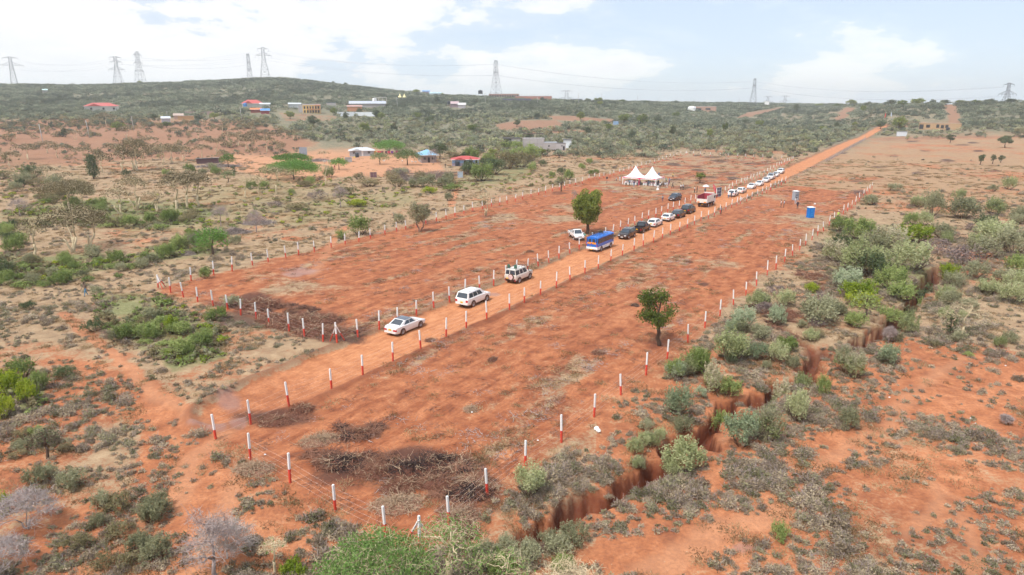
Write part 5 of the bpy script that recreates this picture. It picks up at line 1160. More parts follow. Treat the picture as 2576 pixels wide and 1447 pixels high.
def clump(name, u, v, s, mat, label, cat, flatz=.5, n=3, seed=1):
    rng = np.random.default_rng(seed); b = MB()
    for i in range(n):
        c = rng.normal(size=3)*s*.35; c[2] = abs(c[2])*.4+s*flatz*.4; d = rvec(rng, 14)*s*.5*np.array([1, 1, flatz])
        # small lumpy bag: two rings and caps
        V = [(c[0], c[1], c[2]+s*flatz*.5)]; 
        for zq, rq in ((.25, .38), (-.15, .5), (-.42, .34)):
            for k in range(8): a = k*PI/4; V.append((c[0]+s*rq*math.cos(a)*rng.uniform(.75, 1.2), c[1]+s*rq*math.sin(a)*rng.uniform(.75, 1.2), c[2]+s*zq*flatz*1.0))
        b.add(V, [(0, 1+k, 1+(k+1) % 8) for k in range(8)]+[(1+r*8+k, 9+r*8+k, 9+r*8+(k+1) % 8, 1+r*8+(k+1) % 8) for r in range(2) for k in range(8)])
    o = b.obj(name, [mat], None); o.location = P3(u, v); tag(o, label, cat); return o
clump('bucket', 2049.9, 513.8, .5, M_white, 'small white tub on the red earth right of the grey toilet', 'tub', .8, 1)
clump('rubbish_bag', 1504, 1081, .34, M_white, 'crumpled white bag on the strip between the right fence and the gully', 'bag', .9, 3, 4)
clump('rubbish_bag', 1547, 1226, .38, plain('pale_sack', (.62,.56,.56), .7), 'pale sack lying at the bottom of the gully', 'bag', .5, 2, 5)
clump('bag_pile', 1461, 594, .7, cloth((.04,.06,.11)), 'dark bags heaped at the foot of the tall tree', 'bags', .6, 3, 6)
clump('cloth_bundle', 1467, 592.5, .55, cloth((.15,.42,.33)), 'green cloth bundle beside the dark bags under the tall tree', 'bundle', .6, 2, 7)
for i, (u, v) in enumerate([(628,1156),(665,1148),(1190,1037),(1352,1108),(2528,920),(2442,1051),(2455,1062),(3600*0+2236,1000)]): clump('litter', u, v, .16, M_white, ['white scrap of litter near the first post of the near end fence', 'pale scrap of litter inside the near end fence', 'white scrap on the verge by the right roadside fence', 'clear scrap of plastic near the white bag', 'white stone on the right edge scrub', 'pale stone in the lower right scrub, upper one', 'pale stone in the lower right scrub, lower one', 'white scrap near the gully end'][i], 'litter', .5, 1, 20+i)
# ------------------------------------------------------------ buildings
def facing(x, y): return -math.atan2(x, y)
M_dark = plain('dark_opening', (.02,.02,.025), .6); M_tank = plain('black_tank', (.025,.03,.04), .4)
M_block = plain('grey_block', (.40,.37,.37), .9, 0, .18, 1.2); M_stonew = plain('stone_wall', (.36,.31,.30), .9, 0, .25, 2.5); M_iron = plain('iron_sheet', (.42,.45,.50), .45, .3, .12, 1.2)
def corr(name, col, rough=.45): return plain(name, col, rough, .15, .10, 1.5)
def house(u, v, wpx, hwall, depth, wall, roof, label, rooftype='hip', rh=1.3, over=.5, rot=0.0, openings=(), cat='house', roofparts=True, lower=None, group=None, extra=None, w_m=None):
    p = at(u, v); x, y = p; s = vper(x, y); W = w_m or wpx/s; z = min(gz(x, y), gz(x, y+depth*.3)); rz = facing(x, y)+rot
    t = thing('house' if cat == 'house' else cat.replace(' ', '_'), (x, y, z), rz, label, cat, group)
    b = MB(); b.box((0, depth/2, hwall/2-.3), (W, depth, hwall+.6)); b.obj('wall', [wall], t)
    if lower: b = MB(); b.box((0, depth/2, hwall*.22), (W+.06, depth+.06, hwall*.44)); b.obj('plinth', [lower], t)
    a = W/2+over; c0_, c1_ = -over, depth+over; zt = hwall+.003; b = MB()
    if rooftype == 'hip':
        k = min(W, depth)/2*.95; V = [(-a, c0_, zt), (a, c0_, zt), (a, c1_, zt), (-a, c1_, zt), (-a+k+over, depth/2, zt+rh), (a-k-over, depth/2, zt+rh)]
        b.add(V, [(0, 1, 5, 4), (1, 2, 5), (2, 3, 4, 5), (3, 0, 4), (3, 2, 1, 0)])
        if W > 9:   # small cross gable on the front
            g = W*.20; b.add([(-g-.2*W, c0_-.25, zt), (g-.2*W, c0_-.25, zt), (-.2*W, c0_-.25, zt+rh*.75), (-.2*W, depth/2, zt+rh*.75)], [(0, 1, 2), (1, 3, 2), (0, 2, 3)])
    elif rooftype == 'gable':
        V = [(-a, c0_, zt), (a, c0_, zt), (a, c1_, zt), (-a, c1_, zt), (-a, depth/2, zt+rh), (a, depth/2, zt+rh)]; b.add(V, [(0, 1, 5, 4), (2, 3, 4, 5), (1, 2, 5), (3, 0, 4), (3, 2, 1, 0)])
    elif rooftype == 'mono': b.add([(-a, c0_, zt+rh), (a, c0_, zt+rh), (a, c1_, zt), (-a, c1_, zt), (-a, c0_, zt+rh-.12), (a, c0_, zt+rh-.12), (a, c1_, zt-.12), (-a, c1_, zt-.12)], [(0, 1, 2, 3), (7, 6, 5, 4), (0, 4, 5, 1), (1, 5, 6, 2), (2, 6, 7, 3), (3, 7, 4, 0)])
    elif rooftype == 'flat': b.box((0, depth/2, zt+rh/2), (W+2*over, depth+2*over, rh))
    if rooftype != 'none': b.obj('roof', [roof], t)
    if rooftype in ('hip', 'gable'): b = MB(); b.box((0, -over-.02, hwall-.06), (W+2*over, .06, .18)); b.obj('fascia', [M_white], t)
    for (kind, xf, z0, ww, hh) in openings:
        b = MB(); b.box((xf*W/2, -.02 if not lower else -.05, z0+hh/2), (ww, .10, hh)); o = b.obj(kind, [M_dark if kind != 'white_door' else M_white], t)
        if kind == 'window' and ww > .8: b = MB(); b.box((xf*W/2, -.06, z0+hh/2), (.07, .06, hh)); b.box((xf*W/2, -.06, z0-.04), (ww+.2, .12, .08)); b.obj('frame', [M_white if hwall < 4 else M_dark], o)
    return t, W, s
def tank(u, v, r, h, label, mat=None, stand=0.0, parent=None):
    x, y, z = P3(u, v); t = thing('water_tank', (x, y, z), 0, label, 'water tank'); n = 18; b = MB(); z0 = stand; pr = [(r, 0), (r, h*.12), (r*.97, h*.2), (r, h*.3), (r*.97, h*.4), (r, h*.5), (r*.97, h*.6), (r, h*.72), (r*.85, h*.88), (r*.3, h*.97), (r*.28, h*1.03)]
    b.tube([(0, 0, z0+q) for _, q in pr], [q for q, _ in pr], n); b.obj('barrel', [mat or M_tank], t, smooth=True, ang=50)
    if stand:
        b = MB(); [b.tube([(sx_*r*.9, sy_*r*.9, -.2), (sx_*r*.9, sy_*r*.9, stand)], .08, 5) for sx_ in (1, -1) for sy_ in (1, -1)]; b.box((0, 0, stand-.06), (2.4*r, 2.4*r, .1)); b.obj('stand', [M_stick], t)
    return t
R_red = corr('red_roof', (.50,.065,.06)); R_pink = corr('pale_red_roof', (.52,.11,.10)); R_blue = corr('pale_blue_roof', (.24,.48,.68)); R_grey = corr('grey_roof', (.56,.60,.64)); R_dkblue = corr('blue_roof', (.10,.30,.62))
win = lambda x, z=1.1, w=1.0, h=1.0: ('window', x, z, w, h); dr_ = lambda x, w=.9, h=2.0: ('door', x, 0.05, w, h)
def corr_house():
    t, W, s = house(910.5, 393, 60, 2.5, 6, M_iron, R_grey, 'long corrugated iron house with pale grey roof and one white door', rh=1.25, over=.55, openings=[('white_door', .05, .1, .75, 2.2), win(-.62), win(.6)])
corr_house()
tank(898.6, 396, .8, 2.1, 'black water tank standing before the corrugated iron house')
clump('jerrycan_pile', 892, 397, .7, plain('yellow_plastic', (.75,.70,.03), .5), 'yellow container beside the black tank at the iron house', 'container', .8, 1, 31)
house(877, 408, 17, 1.6, 2.5, plain('patchwork_iron', (.40,.40,.40), .6, .2, .4, 3), R_grey, 'small patched iron shed left of the corrugated iron house', 'mono', .3, .15, cat='shed')
house(1079, 409, 39, 3.0, 9, M_stonew, R_blue, 'grey stone house with a sky blue roof behind a spreading acacia', rh=1.9, over=.9, rot=.15, openings=[win(-.5), dr_(.0), win(.55)])
t, W, s = house(1171, 417, 67, 2.4, 7.5, plain('light_blue_wall', (.30,.47,.72), .8, 0, .05), R_red, 'light blue house with red roof, nearest house of the farmyard', rh=1.1, over=.6, lower=plain('mauve_plinth', (.36,.31,.42), .85, 0, .1), openings=[('door', -.02, .1, .9, 2.0), win(.45), win(.82, 1.1, .7, 1.2)])
b = MB(); b.box((0, 0, -.35), (W+1.4, 3.2, .5)); b.obj('terrace', [plain('red_earth_step', (.33,.16,.11), .9)], t)
tank(1150.5, 417.5, .85, 2.0, 'black water tank at the left front of the light blue house')
house(1158, 447, 13, 1.7, 1.6, corr('pale_iron_blue', (.42,.50,.60)), R_grey, 'tiny pale blue iron privy beside the hedge below the light blue house', 'mono', .15, .1, cat='shed')
x, y, z = P3(940, 448); t = thing('farm_gate', (x, y, z), facing(x, y), 'dull purple sheet metal gate at the farmyard entrance', 'gate'); b = MB(); b.box((0, 0, 1.0), (1.9, .05, 1.7)); b.obj('leaf', [plain('purple_gate', (.16,.07,.09), .6, 0, .1)], t); b = MB(); [b.box((q, -.03, 1.0), (.08, .08, 2.0)) for q in (-1.0, 0, 1.0)]; [b.box((0, -.03, q), (1.9, .06, .07)) for q in (.2, 1.0, 1.8)]; b.obj('frame', [M_stick], t)
# clothesline
x0_, y0_, z0_ = P3(936, 392); x1_, y1_, z1_ = P3(1001, 391); t = thing('clothesline', (x0_, y0_, z0_), math.atan2(y1_-y0_, x1_-x0_), 'long clothesline of red, orange and purple cloths beside the iron house', 'clothesline'); Lc = math.hypot(x1_-x0_, y1_-y0_); b = MB(); [b.tube([(q*Lc, 0, 0), (q*Lc, 0, 2.1)], .05, 5) for q in (0, .35, .7, 1)]; b.tube([(0, 0, 2.0), (Lc, 0, 2.0)], .015, 4); b.obj('line', [M_stick], t)
for q, c, nm in [(.08, (.75,.70,.60), 'pale'), (.13, (.80,.32,.04), 'orange'), (.26, (.70,.06,.06), 'red'), (.32, (.68,.08,.10), 'red'), (.40, (.22,.05,.08), 'maroon'), (.55, (.12,.06,.08), 'dark'), (.66, (.45,.04,.10), 'crimson'), (.78, (.16,.05,.22), 'purple'), (.95, (.28,.03,.10), 'wine')]:
    b = MB(); b.add([(q*Lc-.55, 0, 2.0), (q*Lc+.55, 0, 2.0), (q*Lc+.5, .08, .9), (q*Lc-.5, -.05, .95)], [(0, 1, 2, 3)]); b.obj('cloth', [cloth(c)], t)
# grazing goats behind the thorn pen
def goat():
    t = link('goat', None); b = MB(); b.tube([(-.42, 0, .52), (-.3, 0, .56), (0, 0, .54), (.28, 0, .58), (.40, 0, .70), (.52, 0, .84), (.60, 0, .86), (.74, 0, .78)], [.08, .17, .19, .17, .10, .075, .08, .04], 8)
    for s in (1, -1):
        b.tube([(.26, s*.10, .5), (.29, s*.10, .26), (.26, s*.10, 0)], [.06, .03, .025], 6); b.tube([(-.30, s*.10, .52), (-.22, s*.10, .36), (-.34, s*.10, .22), (-.30, s*.10, 0)], [.08, .05, .03, .025], 6); b.tube([(.58, s*.05, .90), (.52, s*.12, .88)], [.025, .02], 5); b.tube([(.56, s*.03, .93), (.48, s*.04, 1.05)], [.015, .006], 5)
    b.tube([(-.45, 0, .60), (-.52, 0, .68)], [.03, .015], 5); me = b.mesh('goat', [plain('goat_white', (.62,.60,.56), .9, 0, .15)], smooth=True); bpy.data.objects.remove(t); return me
GM = goat(); GM2 = GM.copy(); GM2.materials[0] = plain('goat_brown', (.16,.08,.05), .9, 0, .2); rngg = np.random.default_rng(3)
for i in range(14):
    u = 812+i*3.9+rngg.normal()*.8; v = 409.5+rngg.normal()*.9-.10*i; m_ = GM if i % 4 else GM2; o = link('goat', m_, None, P3(u, v), (0, 0, rngg.uniform(0, 6.28)), 1.15)
    tag(o, '%s goat in the herd by the thorn pen in the farmyard' % ('white' if i % 4 else 'brown'), 'goat', 'goats by the thorn pen: white' if i % 4 else 'goats by the thorn pen: brown')
for i, (u, v) in enumerate([(966,408),(1012,408.5),(1037,409.5),(1046,410)]): tag(link('goat', GM, None, P3(u, v), (0, 0, i*1.3)), 'white goat %s' % ['lying out in front of the grey green farmyard tree', 'left of the trunk of the acacia before the stone house', 'left of a pair before the stone house', 'right of a pair before the stone house'][i], 'goat')
# concrete block compound
t, W, s = house(1342, 376.5, 54, 5.4, 8, M_block, M_block, 'big blank grey block building with a rusty roof frame above it', 'flat', .12, .05, cat='building'); b = MB()
for xq in np.linspace(-W/2+.2, W/2-.6, 7):
    for yq in (.3, 7.5): b.tube([(xq, yq, 5.4), (xq, yq, 7.6)], .06, 4)
for yq in (.3, 3.9, 7.5): b.tube([(-W/2, yq, 7.6), (W/2-.3, yq, 7.75)], .08, 4)
for xq in np.linspace(-W/2+.2, W/2-.6, 9): b.tube([(xq, 0, 7.6), (xq, 7.8, 7.6)], .06, 4)
b.obj('roof_frame', [plain('rusty_steel', (.10,.075,.065), .8)], t)
b = MB(); b.box((0, -.05, 2.9), (W, .08, .22)); [b.box((q*W/2, -.05, 2.7), (.25, .08, 5.2)) for q in (-.97, .35, .97)]; b.obj('band', [plain('grey_block_dark', (.33,.30,.31), .9)], t)
house(1384, 377, 33, 3.6, 7, M_block, M_iron, 'lower grey block annex right of the big blank block building', 'flat', .10, .1, cat='building', openings=[win(-.2, 1.6, .7, .7)])
house(1411, 378.5, 24, 3.4, 5, plain('grey_block_light', (.44,.41,.42), .9, 0, .15), M_iron, 'small block outhouse at the right end of the block compound', 'mono', .35, .2, cat='building', openings=[dr_(.6), win(.2, 1.9, .6, .5)])
house(1305.6, 375.5, 17.5, 2.1, .15, plain('red_gate_sheet', (.40,.04,.04), .6), M_iron, 'dark red sheet gate left of the big block building', 'none', cat='gate')
t, W, s = house(1287, 366, 42, 3.9, 6, plain('pale_shed_wall', (.45,.42,.43), .8, 0, .12), M_black, 'open shed with a thin black roof left of the big block building', 'flat', .18, .5, cat='shed', openings=[('opening', -.45, 2.7, 4.0, .8), ('opening', .3, 0.1, 2.0, 2.0)])
t, W, s = house(1427, 372, 20, 4.3, 4, plain('white_panel', (.72,.77,.82), .6, 0, .05), M_white, 'white roofed tank tower behind the block compound', 'mono', .5, .7, cat='tower')
house(2336+27, 327, 91, 4.0, 10, plain('tan_wall', (.46,.30,.17), .9, 0, .12, 1.2), plain('tan_coping', (.38,.25,.16), .9), 'long unfinished tan stone house with dark window holes on the right', 'flat', .25, .1, openings=[('window', -.88, .3, 2.6, 3.0), ('window', -.56, 1.2, 2.4, 2.0), ('window', .12, .9, 1.9, 2.2), ('window', .33, 1.3, 1.9, 1.9), ('window', -.1, 1.2, 1.8, 2.2)])
tank(2384, 329.5, 1.3, 2.2, 'black water tank before the unfinished tan house')
house(2268, 342, 23, 2.9, 3.5, corr('white_iron', (.62,.66,.72)), R_grey, 'small white iron shed beside the dark tree on the right', 'mono', .35, .3, cat='shed')
house(1549, 314.5, 13, 3.0, 4, corr('mid_blue_iron', (.25,.38,.60)), R_grey, 'little blue iron shed among the trees beyond the red field', 'mono', .3, .2, cat='shed')
house(1767, 279, 66, 5.5, 10, plain('brick_tan', (.42,.25,.18), .9, 0, .2, .6), M_block, 'unfinished brown brick building low on the far horizon ridge', 'flat', .4, .1, openings=[('opening', -.3, 1.0, 7, 2.6), ('opening', .4, 1.5, 6, 2.2)], cat='building')
tank(1740, 280, 5, 5.5, 'white water tank beside the far brown brick building', M_white)
house(1928.5, 266, 11, 7.0, 5, M_white, M_white, 'tiny white hut on the skyline right of the leaning pylon', 'mono', .6, .3, cat='hut')
# far left village
house(257, 280, 76, 4.0, 14, plain('cream_wall', (.62,.60,.56), .8, 0, .06), R_pink, 'wide white house with a red roof at the foot of the left hill', rh=2.8, over=.9, openings=[win(-.6, 1.2, 1.5, 1.5), win(.1, 1.2, 1.5, 1.5), win(.7, 1.2, 1.5, 1.5)])
house(528, 288, 115, 2.6, .4, plain('brown_wall', (.42,.30,.27), .9, 0, .1), M_block, 'long low brown boundary wall right of the far left red roofed house', 'none', cat='wall')
house(636, 270, 50, 3.2, 10, plain('white_wall_far', (.60,.60,.58), .8), R_pink, 'white bungalow with a steep red roof in the far left village', rh=3.2, over=1.0)
house(667, 270, 24, 2.5, 8, plain('white_wall_far2', (.62,.62,.62), .8), R_grey, 'low white outbuilding right of the steep red roof in the village', 'gable', 1.2, .5)
house(645, 284.5, 26, 2.6, 7, plain('rust_wall', (.30,.08,.06), .9), corr('orange_roof', (.72,.20,.06)), 'small orange roofed house below the steep red roofed bungalow', 'gable', 1.2, .6)
house(667.5, 287, 20, 2.6, 6, plain('maroon_wall', (.30,.04,.06), .8), R_dkblue, 'small maroon house with a bright blue roof in the village', 'gable', 1.6, .6)
tank(618, 276, 1.7, 3.0, 'blue water tank on a white base left of the village bungalow', plain('blue_tank', (.04,.20,.48), .4), 2.6)
t, W, s = house(785, 285.5, 44, 6.6, 9, plain('ochre_wall', (.66,.44,.16), .85, 0, .12, .8), plain('pale_parapet', (.55,.50,.48), .8), 'two storey ochre block with open galleries in the village', 'flat', .9, .1, cat='building', openings=[('opening', a_, z_, 1.3, 2.1) for a_ in (-.78, -.45, -.15, .15, .45, .75) for z_ in (.3, 3.6)])
b = MB(); b.box((W*.12, -.7, 3.2), (W*.76, 1.4, .35)); b.box((W*.35, -.7, 6.4), (W*.3, 1.4, .8)); b.obj('gallery', [plain('orange_slab', (.62,.24,.12), .8)], t); b = MB(); [b.box((q*W/2, -1.3, 3.3), (.25, .25, 6.4)) for q in (-.2, .25, .6, .95)]; b.obj('gallery_post', [plain('tan_post', (.50,.38,.28), .8)], t)
b = MB(); b.box((-W/2-1.6, 4.5, 3.2), (3.2, 9, 7.0)); b.obj('side_wing', [M_block], t)
house(918, 292.5, 56, 3.3, 1.2, plain('white_compound', (.80,.83,.86), .7, 0, .08, .5), M_white, 'long white compound wall, right stretch', 'flat', .1, .05, cat='wall')
house(870, 293, 41, 3.4, 1.2, plain('white_compound2', (.79,.82,.85), .7, 0, .08, .5), M_white, 'long white compound wall, left stretch', 'flat', .1, .05, cat='wall', rot=.25)
house(893, 284, 36, 5.2, 7, plain('orange_brick', (.52,.24,.13), .9, 0, .12), corr('faded_red', (.55,.30,.26)), 'orange brick house behind the white compound wall', 'gable', 1.0, .4)
house(742, 272, 30, 3.2, 7, plain('greywhite_wall', (.45,.48,.50), .8), R_grey, 'pale roofed house directly behind the ochre block', 'gable', 1.2, .4)
house(925, 270, 88, 3.8, 16, M_block, corr('bluish_grey_roof', (.48,.52,.60)), 'long low workshop under a bluish grey roof in the middle distance', 'gable', 2.4, .8, cat='building')
house(834, 267, 22, 3.0, 8, M_block, corr('pale_green_roof', (.45,.60,.58)), 'low shed with a pale green roof left of the workshop', 'mono', .6, .3, cat='shed')
x, y, z = P3(958, 268); t = thing('concrete_frame', (x, y, z), facing(x, y), 'bare concrete column frame rising above the workshop roof', 'frame'); b = MB(); k = F/vper(x, y)/F
for q in (-6, -2, 2, 6):
    for yq in (0, 5): b.box((q, yq, 4.5), (.5, .5, 9.5))
for yq in (0, 5): b.box((0, yq, 9.2), (12.6, .5, .5))
b.obj('column', [plain('concrete_pale', (.50,.46,.42), .9)], t)
tank(943, 266, 2.3, 2.6, 'white cistern on legs above the workshop roof', M_white, 5.0)
house(1142, 270.5, 22, 3.6, 8, plain('plum_wall', (.30,.22,.25), .85), corr('pinkish_roof', (.50,.36,.38)), 'pinkish roofed house with a green side right of the village', 'gable', 2.4, .7)
house(1162, 272, 18, 3.2, 8, plain('pale_mauve', (.50,.46,.50), .85), corr('pale_roof', (.60,.58,.58)), 'pale roofed house joined to the pinkish roofed one', 'gable', 2.2, .6)
tank(1129.5, 272, 1.7, 3.4, 'black water tank on a tower by the pinkish roofed house', None, 3.6)
tank(1208.6, 240, 3.2, 5.2, 'black tank on a dark stand on the skyline left of the tall pylon', None, 4.5)
t, W, s = house(1268, 247, 76, 5.0, 12, plain('ruin_brown', (.36,.22,.18), .9, 0, .2, .3), M_block, 'long unfinished brick block with a row of columns beside the tall pylon', 'flat', .4, .1, cat='building', openings=[('opening', q, .8, 2.0, 3.0) for q in np.linspace(-.9, .9, 12)])
t, W, s = house(1342, 251.5, 92, 4.4, 14, plain('ruin_red', (.40,.18,.14), .9, 0, .2, .3), M_block, 'long low red brick shell on the horizon right of the tall pylon', 'flat', .4, .1, cat='building'); b = MB(); [b.tube([(q*W/2, 2, 4.4), (q*W/2, 2, 7.0)], .12, 4) for q in np.linspace(-.95, .95, 14)]; b.obj('column_bar', [M_stick], t)
house(1300, 256, 74, 3.4, 10, plain('violet_shade_wall', (.14,.14,.22), .9), corr('slate_roof', (.22,.24,.34)), 'dark slate coloured low shed in front of the red brick shell', 'mono', .5, .3, cat='shed', rot=0)
house(1452, 253.5, 26, 3.0, 8, plain('far_dark', (.20,.22,.30), .9), corr('slate_roof', (.22,.24,.34)), 'small dark shed on the horizon near the tiny pylon', 'mono', .5, .3, cat='shed')
house(1072, 235.5, 18, 3.5, 8, plain('far_mauve', (.30,.20,.28), .9), R_dkblue, 'blue roofed house half hidden on the slope of the hill', 'gable', 1.5, .5)
house(1095, 240, 30, 3.2, 8, plain('far_white', (.55,.60,.62), .9), corr('aqua_roof', (.42,.62,.70)), 'pale aqua roofed house on the slope of the hill', 'gable', 1.5, .5)
house(114, 233, 10, 3.0, 6, M_block, corr('pale_green_roof', (.45,.60,.58)), 'tiny pale roof in the bush on the far left hill', 'gable', 1.5, .5)
house(523, 412, 54*.95, 1.9, 3.5, plain('dark_plum_iron', (.10,.05,.06), .7, 0, .2), R_grey, 'long low dark plum shed behind a brush hedge', 'mono', .35, .25, cat='shed')
house(450, 300, 22, 3.0, 6, plain('cream_low', (.48,.34,.28), .9), corr('dusty_roof', (.50,.38,.32)), 'low brown house among trees below the left hill', 'gable', 1.4, .4)
house(418, 308, 20, 3.0, 6, plain('greyish_low', (.42,.42,.46), .9), R_grey, 'grey house with a leaning pole in front below the left hill', 'gable', 1.4, .4)
house(468, 297+4, 36, 2.6, 6, plain('ochre_low', (.50,.30,.15), .9), corr('dusty_roof2', (.55,.36,.22)), 'ochre walled house behind a dark hedge below the left hill', 'flat', .2, .3)
house(763, 390, 19, 3.4, .2, corr('grey_sheet', (.28,.33,.40)), M_iron, 'free standing grey sheet screen on two legs in the farmyard', 'none', cat='screen')
# little yellow twin tent far off
x, y, z = P3(1012, 253); t = thing('tent', (x, y, z), facing(x, y), 'tiny pale yellow twin peaked tent beside the workshop', 'tent'); b = MB()
for x0 in (-5.2, .0):
    V = []; n = 8
    for i in range(n+1):
        for k in range(n+1): a, c = i/n*2-1, k/n*2-1; h = 1-min(1, (abs(a)**3+abs(c)**3)**(1/3)); V.append((x0+2.6*(a+1), 5*(c+1)/2, 3.2+4.6*(h**2*.8+.2*h)))
    b.add(V, [(i*(n+1)+k, (i+1)*(n+1)+k, (i+1)*(n+1)+k+1, i*(n+1)+k+1) for i in range(n) for k in range(n)])
b.obj('canopy', [plain('tent_yellow', (.82,.70,.36), .7)], t, smooth=True); b = MB(); [b.tube([(q, yq, 0), (q, yq, 3.3)], .1, 5) for q in (-5.2, 0, 5.2) for yq in (0, 5)]; b.obj('pole', [M_white], t)
# ------------------------------------------------------------ pylons and cables
M_steel = plain('pylon_steel', (.20,.21,.25), .6, .2, .1, .1)
def pylon(u, v_top, dist, arms, label, rz=0.0, base_w=.21, waist=.045, T=.16):
    a = (u-1288)/F; b_ = (v_top-723.5)/F; k = dist/math.hypot(a, CT-b_*ST); x, y = a*k, (CT-b_*ST)*k; zt = CAM_H-(ST+b_*CT)*k; z0 = gz(x, y)-2; Hh = zt-z0
    t = thing('pylon', (x, y, z0), facing(x, y)+rz, label, 'pylon', 'lattice pylons on the skyline'); b = MB()
    def hw(q): return Hh*(base_w/2*(1-q/.62)+waist*1.15*(q/.62)) if q < .62 else Hh*(waist*1.15*(1-(q-.62)/.38)+waist*.75*(q-.62)/.38)
    lv = [0, .17, .32, .44, .54, .62, .69, .76, .83, .9, 1.0]
    C = lambda q: [np.array([sx_*hw(q), sy_*hw(q), q*Hh]) for sx_, sy_ in ((1, 1), (-1, 1), (-1, -1), (1, -1))]
    for q0, q1 in zip(lv, lv[1:]):
        A, B = C(q0), C(q1)
        for i in range(4):
            j = (i+1) % 4; b.tube([A[i], B[i]], T, 4, 0, False); b.tube([A[i], B[j]], T*.55, 3, 0, False); b.tube([A[j], B[i]], T*.55, 3, 0, False); b.tube([B[i], B[j]], T*.6, 3, 0, False)
    b.obj('tower_body', [M_steel], t); tips = []
    for (q, L, hh) in arms:
        ba = MB(); L = L*Hh
        for s in (1, -1):
            tip = np.array([s*L, 0, q*Hh])
            for sy_ in (1, -1):
                r0 = np.array([s*hw(q)*.9, sy_*hw(q)*.9, q*Hh]); r1 = np.array([s*hw(q+hh)*.9, sy_*hw(q+hh)*.9, (q+hh)*Hh]); ba.tube([r0, tip], T*.8, 4, 0, False); ba.tube([r1, tip], T*.8, 4, 0, False)
                for f_ in (.33, .66): ba.tube([r0+(tip-r0)*f_, r1+(tip-r1)*f_], T*.45, 3, 0, False); ba.tube([r0+(tip-r0)*(f_-.33), r1+(tip-r1)*f_], T*.45, 3, 0, False)
        ba.obj('cross_arm', [M_steel], t); bi = MB(); 
        for s in (1, -1): bi.tube([(s*L, 0, q*Hh), (s*L, 0, q*Hh-.075*Hh)], T*.8, 4, 0, False); tips.append((s, q, np.array([s*L, 0, q*Hh-.075*Hh])))
        if hh > .05:
            for s in (1, -1): bi.tube([(s*L*.62, 0, q*Hh), (s*L*.62, 0, q*Hh-.07*Hh)], T*.7, 4, 0, False)
        bi.obj('insulator', [M_steel], t)
    rzz = facing(x, y)+rz; ca_, sa_ = math.cos(rzz), math.sin(rzz)
    return [(s, q, np.array([x+p_[0]*ca_-p_[1]*sa_, y+p_[0]*sa_+p_[1]*ca_, z0+p_[2]])) for s, q, p_ in tips], (x, y, z0)
wide = [(.93, .19, .05), (.72, .27, .10)]; three = [(.97, .19, .03), (.82, .20, .06), (.56, .26, .10)]; slim = [(.965, .07, .03), (.70, .085, .05), (.48, .10, .06)]
py = [pylon(24, 143, 1290, [(.96, .22, .04), (.72, .36, .10)], 'pale pylon at the far left edge of the skyline', .12),
      pylon(288.7, 142.5, 1260, three, 'pylon with three broad arms, left one of the pair on the left skyline', .25, .32),
      pylon(343.5, 130, 1270, [(.90, .13, .06), (.66, .14, .05), (.42, .15, .05)], 'narrow pylon with horned top, right one of the pair on the left skyline', .5, .27),
      pylon(623, 135.4, 1330, slim, 'slim dark banded pylon just left of the hilltop pylon', 1.3, .17),
      pylon(660.6, 119, 1240, [(.95, .17, .03), (.75, .25, .08)], 'tall pylon on the crest of the hill', .12, .30),
      pylon(1247.3, 152.8, 985, [(.985, .07, .03), (.70, .085, .06)], 'tall pylon beside the long brick shells in the middle of the skyline', .9, .27),
      pylon(1899.6, 198, 1290, [(.975, .04, .04), (.74, .065, .05)], 'narrow dark pylon right of centre above the distant plain', 1.35, .26),
      pylon(2539.5, 208.4, 930, [(.93, .20, .05), (.55, .34, .14)], 'broad armed pylon behind the trees at the far right', -.45, .34),
      pylon(1425.6, 227, 2400, [(.96, .22, .04), (.70, .28, .05)], 'tiny distant pylon between the brick shells and the plain', .2, .2, .06, .3),
      pylon(1932.5, 242, 3000, [(.96, .22, .04), (.70, .28, .05)], 'left one of two tiny distant pylons right of centre', .2, .2, .06, .3),
      pylon(1976, 240.7, 3000, [(.96, .22, .04), (.70, .28, .05)], 'right one of two tiny distant pylons right of centre', .2, .2, .06, .3)]
M_cable = plain('cable', (.34,.36,.44), .6, 0, .05)
CABN = []
def cables(i, j, label, sag=.035, r=.07):
    A, B = py[i][0], py[j][0]; o0 = A[0][2]; t = thing('power_line', tuple(o0), 0, label, 'power line', 'power lines between the pylons')
    for k in range(min(len(A), len(B), 4)):
        p, q = A[k][2], B[k][2]; tt = np.linspace(0, 1, 25)[:, None]; P = p+(q-p)*tt; P[:, 2] -= np.linalg.norm(q-p)*sag*4*(tt*(1-tt))[:, 0]; b = MB(); b.tube(P-o0, r, 3, 0, False); b.obj('cable', [M_cable], t)
cables(0, 1, 'sagging cables between the far left pylon and the three armed pylon', .055)
cables(1, 4, 'cables between the three armed pylon and the hilltop pylon', .03); cables(2, 3, 'cables between the horned pylon and the slim banded pylon', .03)
cables(4, 5, 'long cables from the hilltop pylon to the tall middle pylon', .022, .08); cables(5, 6, 'long cables from the tall middle pylon to the narrow dark pylon', .022, .08); cables(6, 7, 'long cables from the narrow dark pylon to the far right pylon', .022, .08)
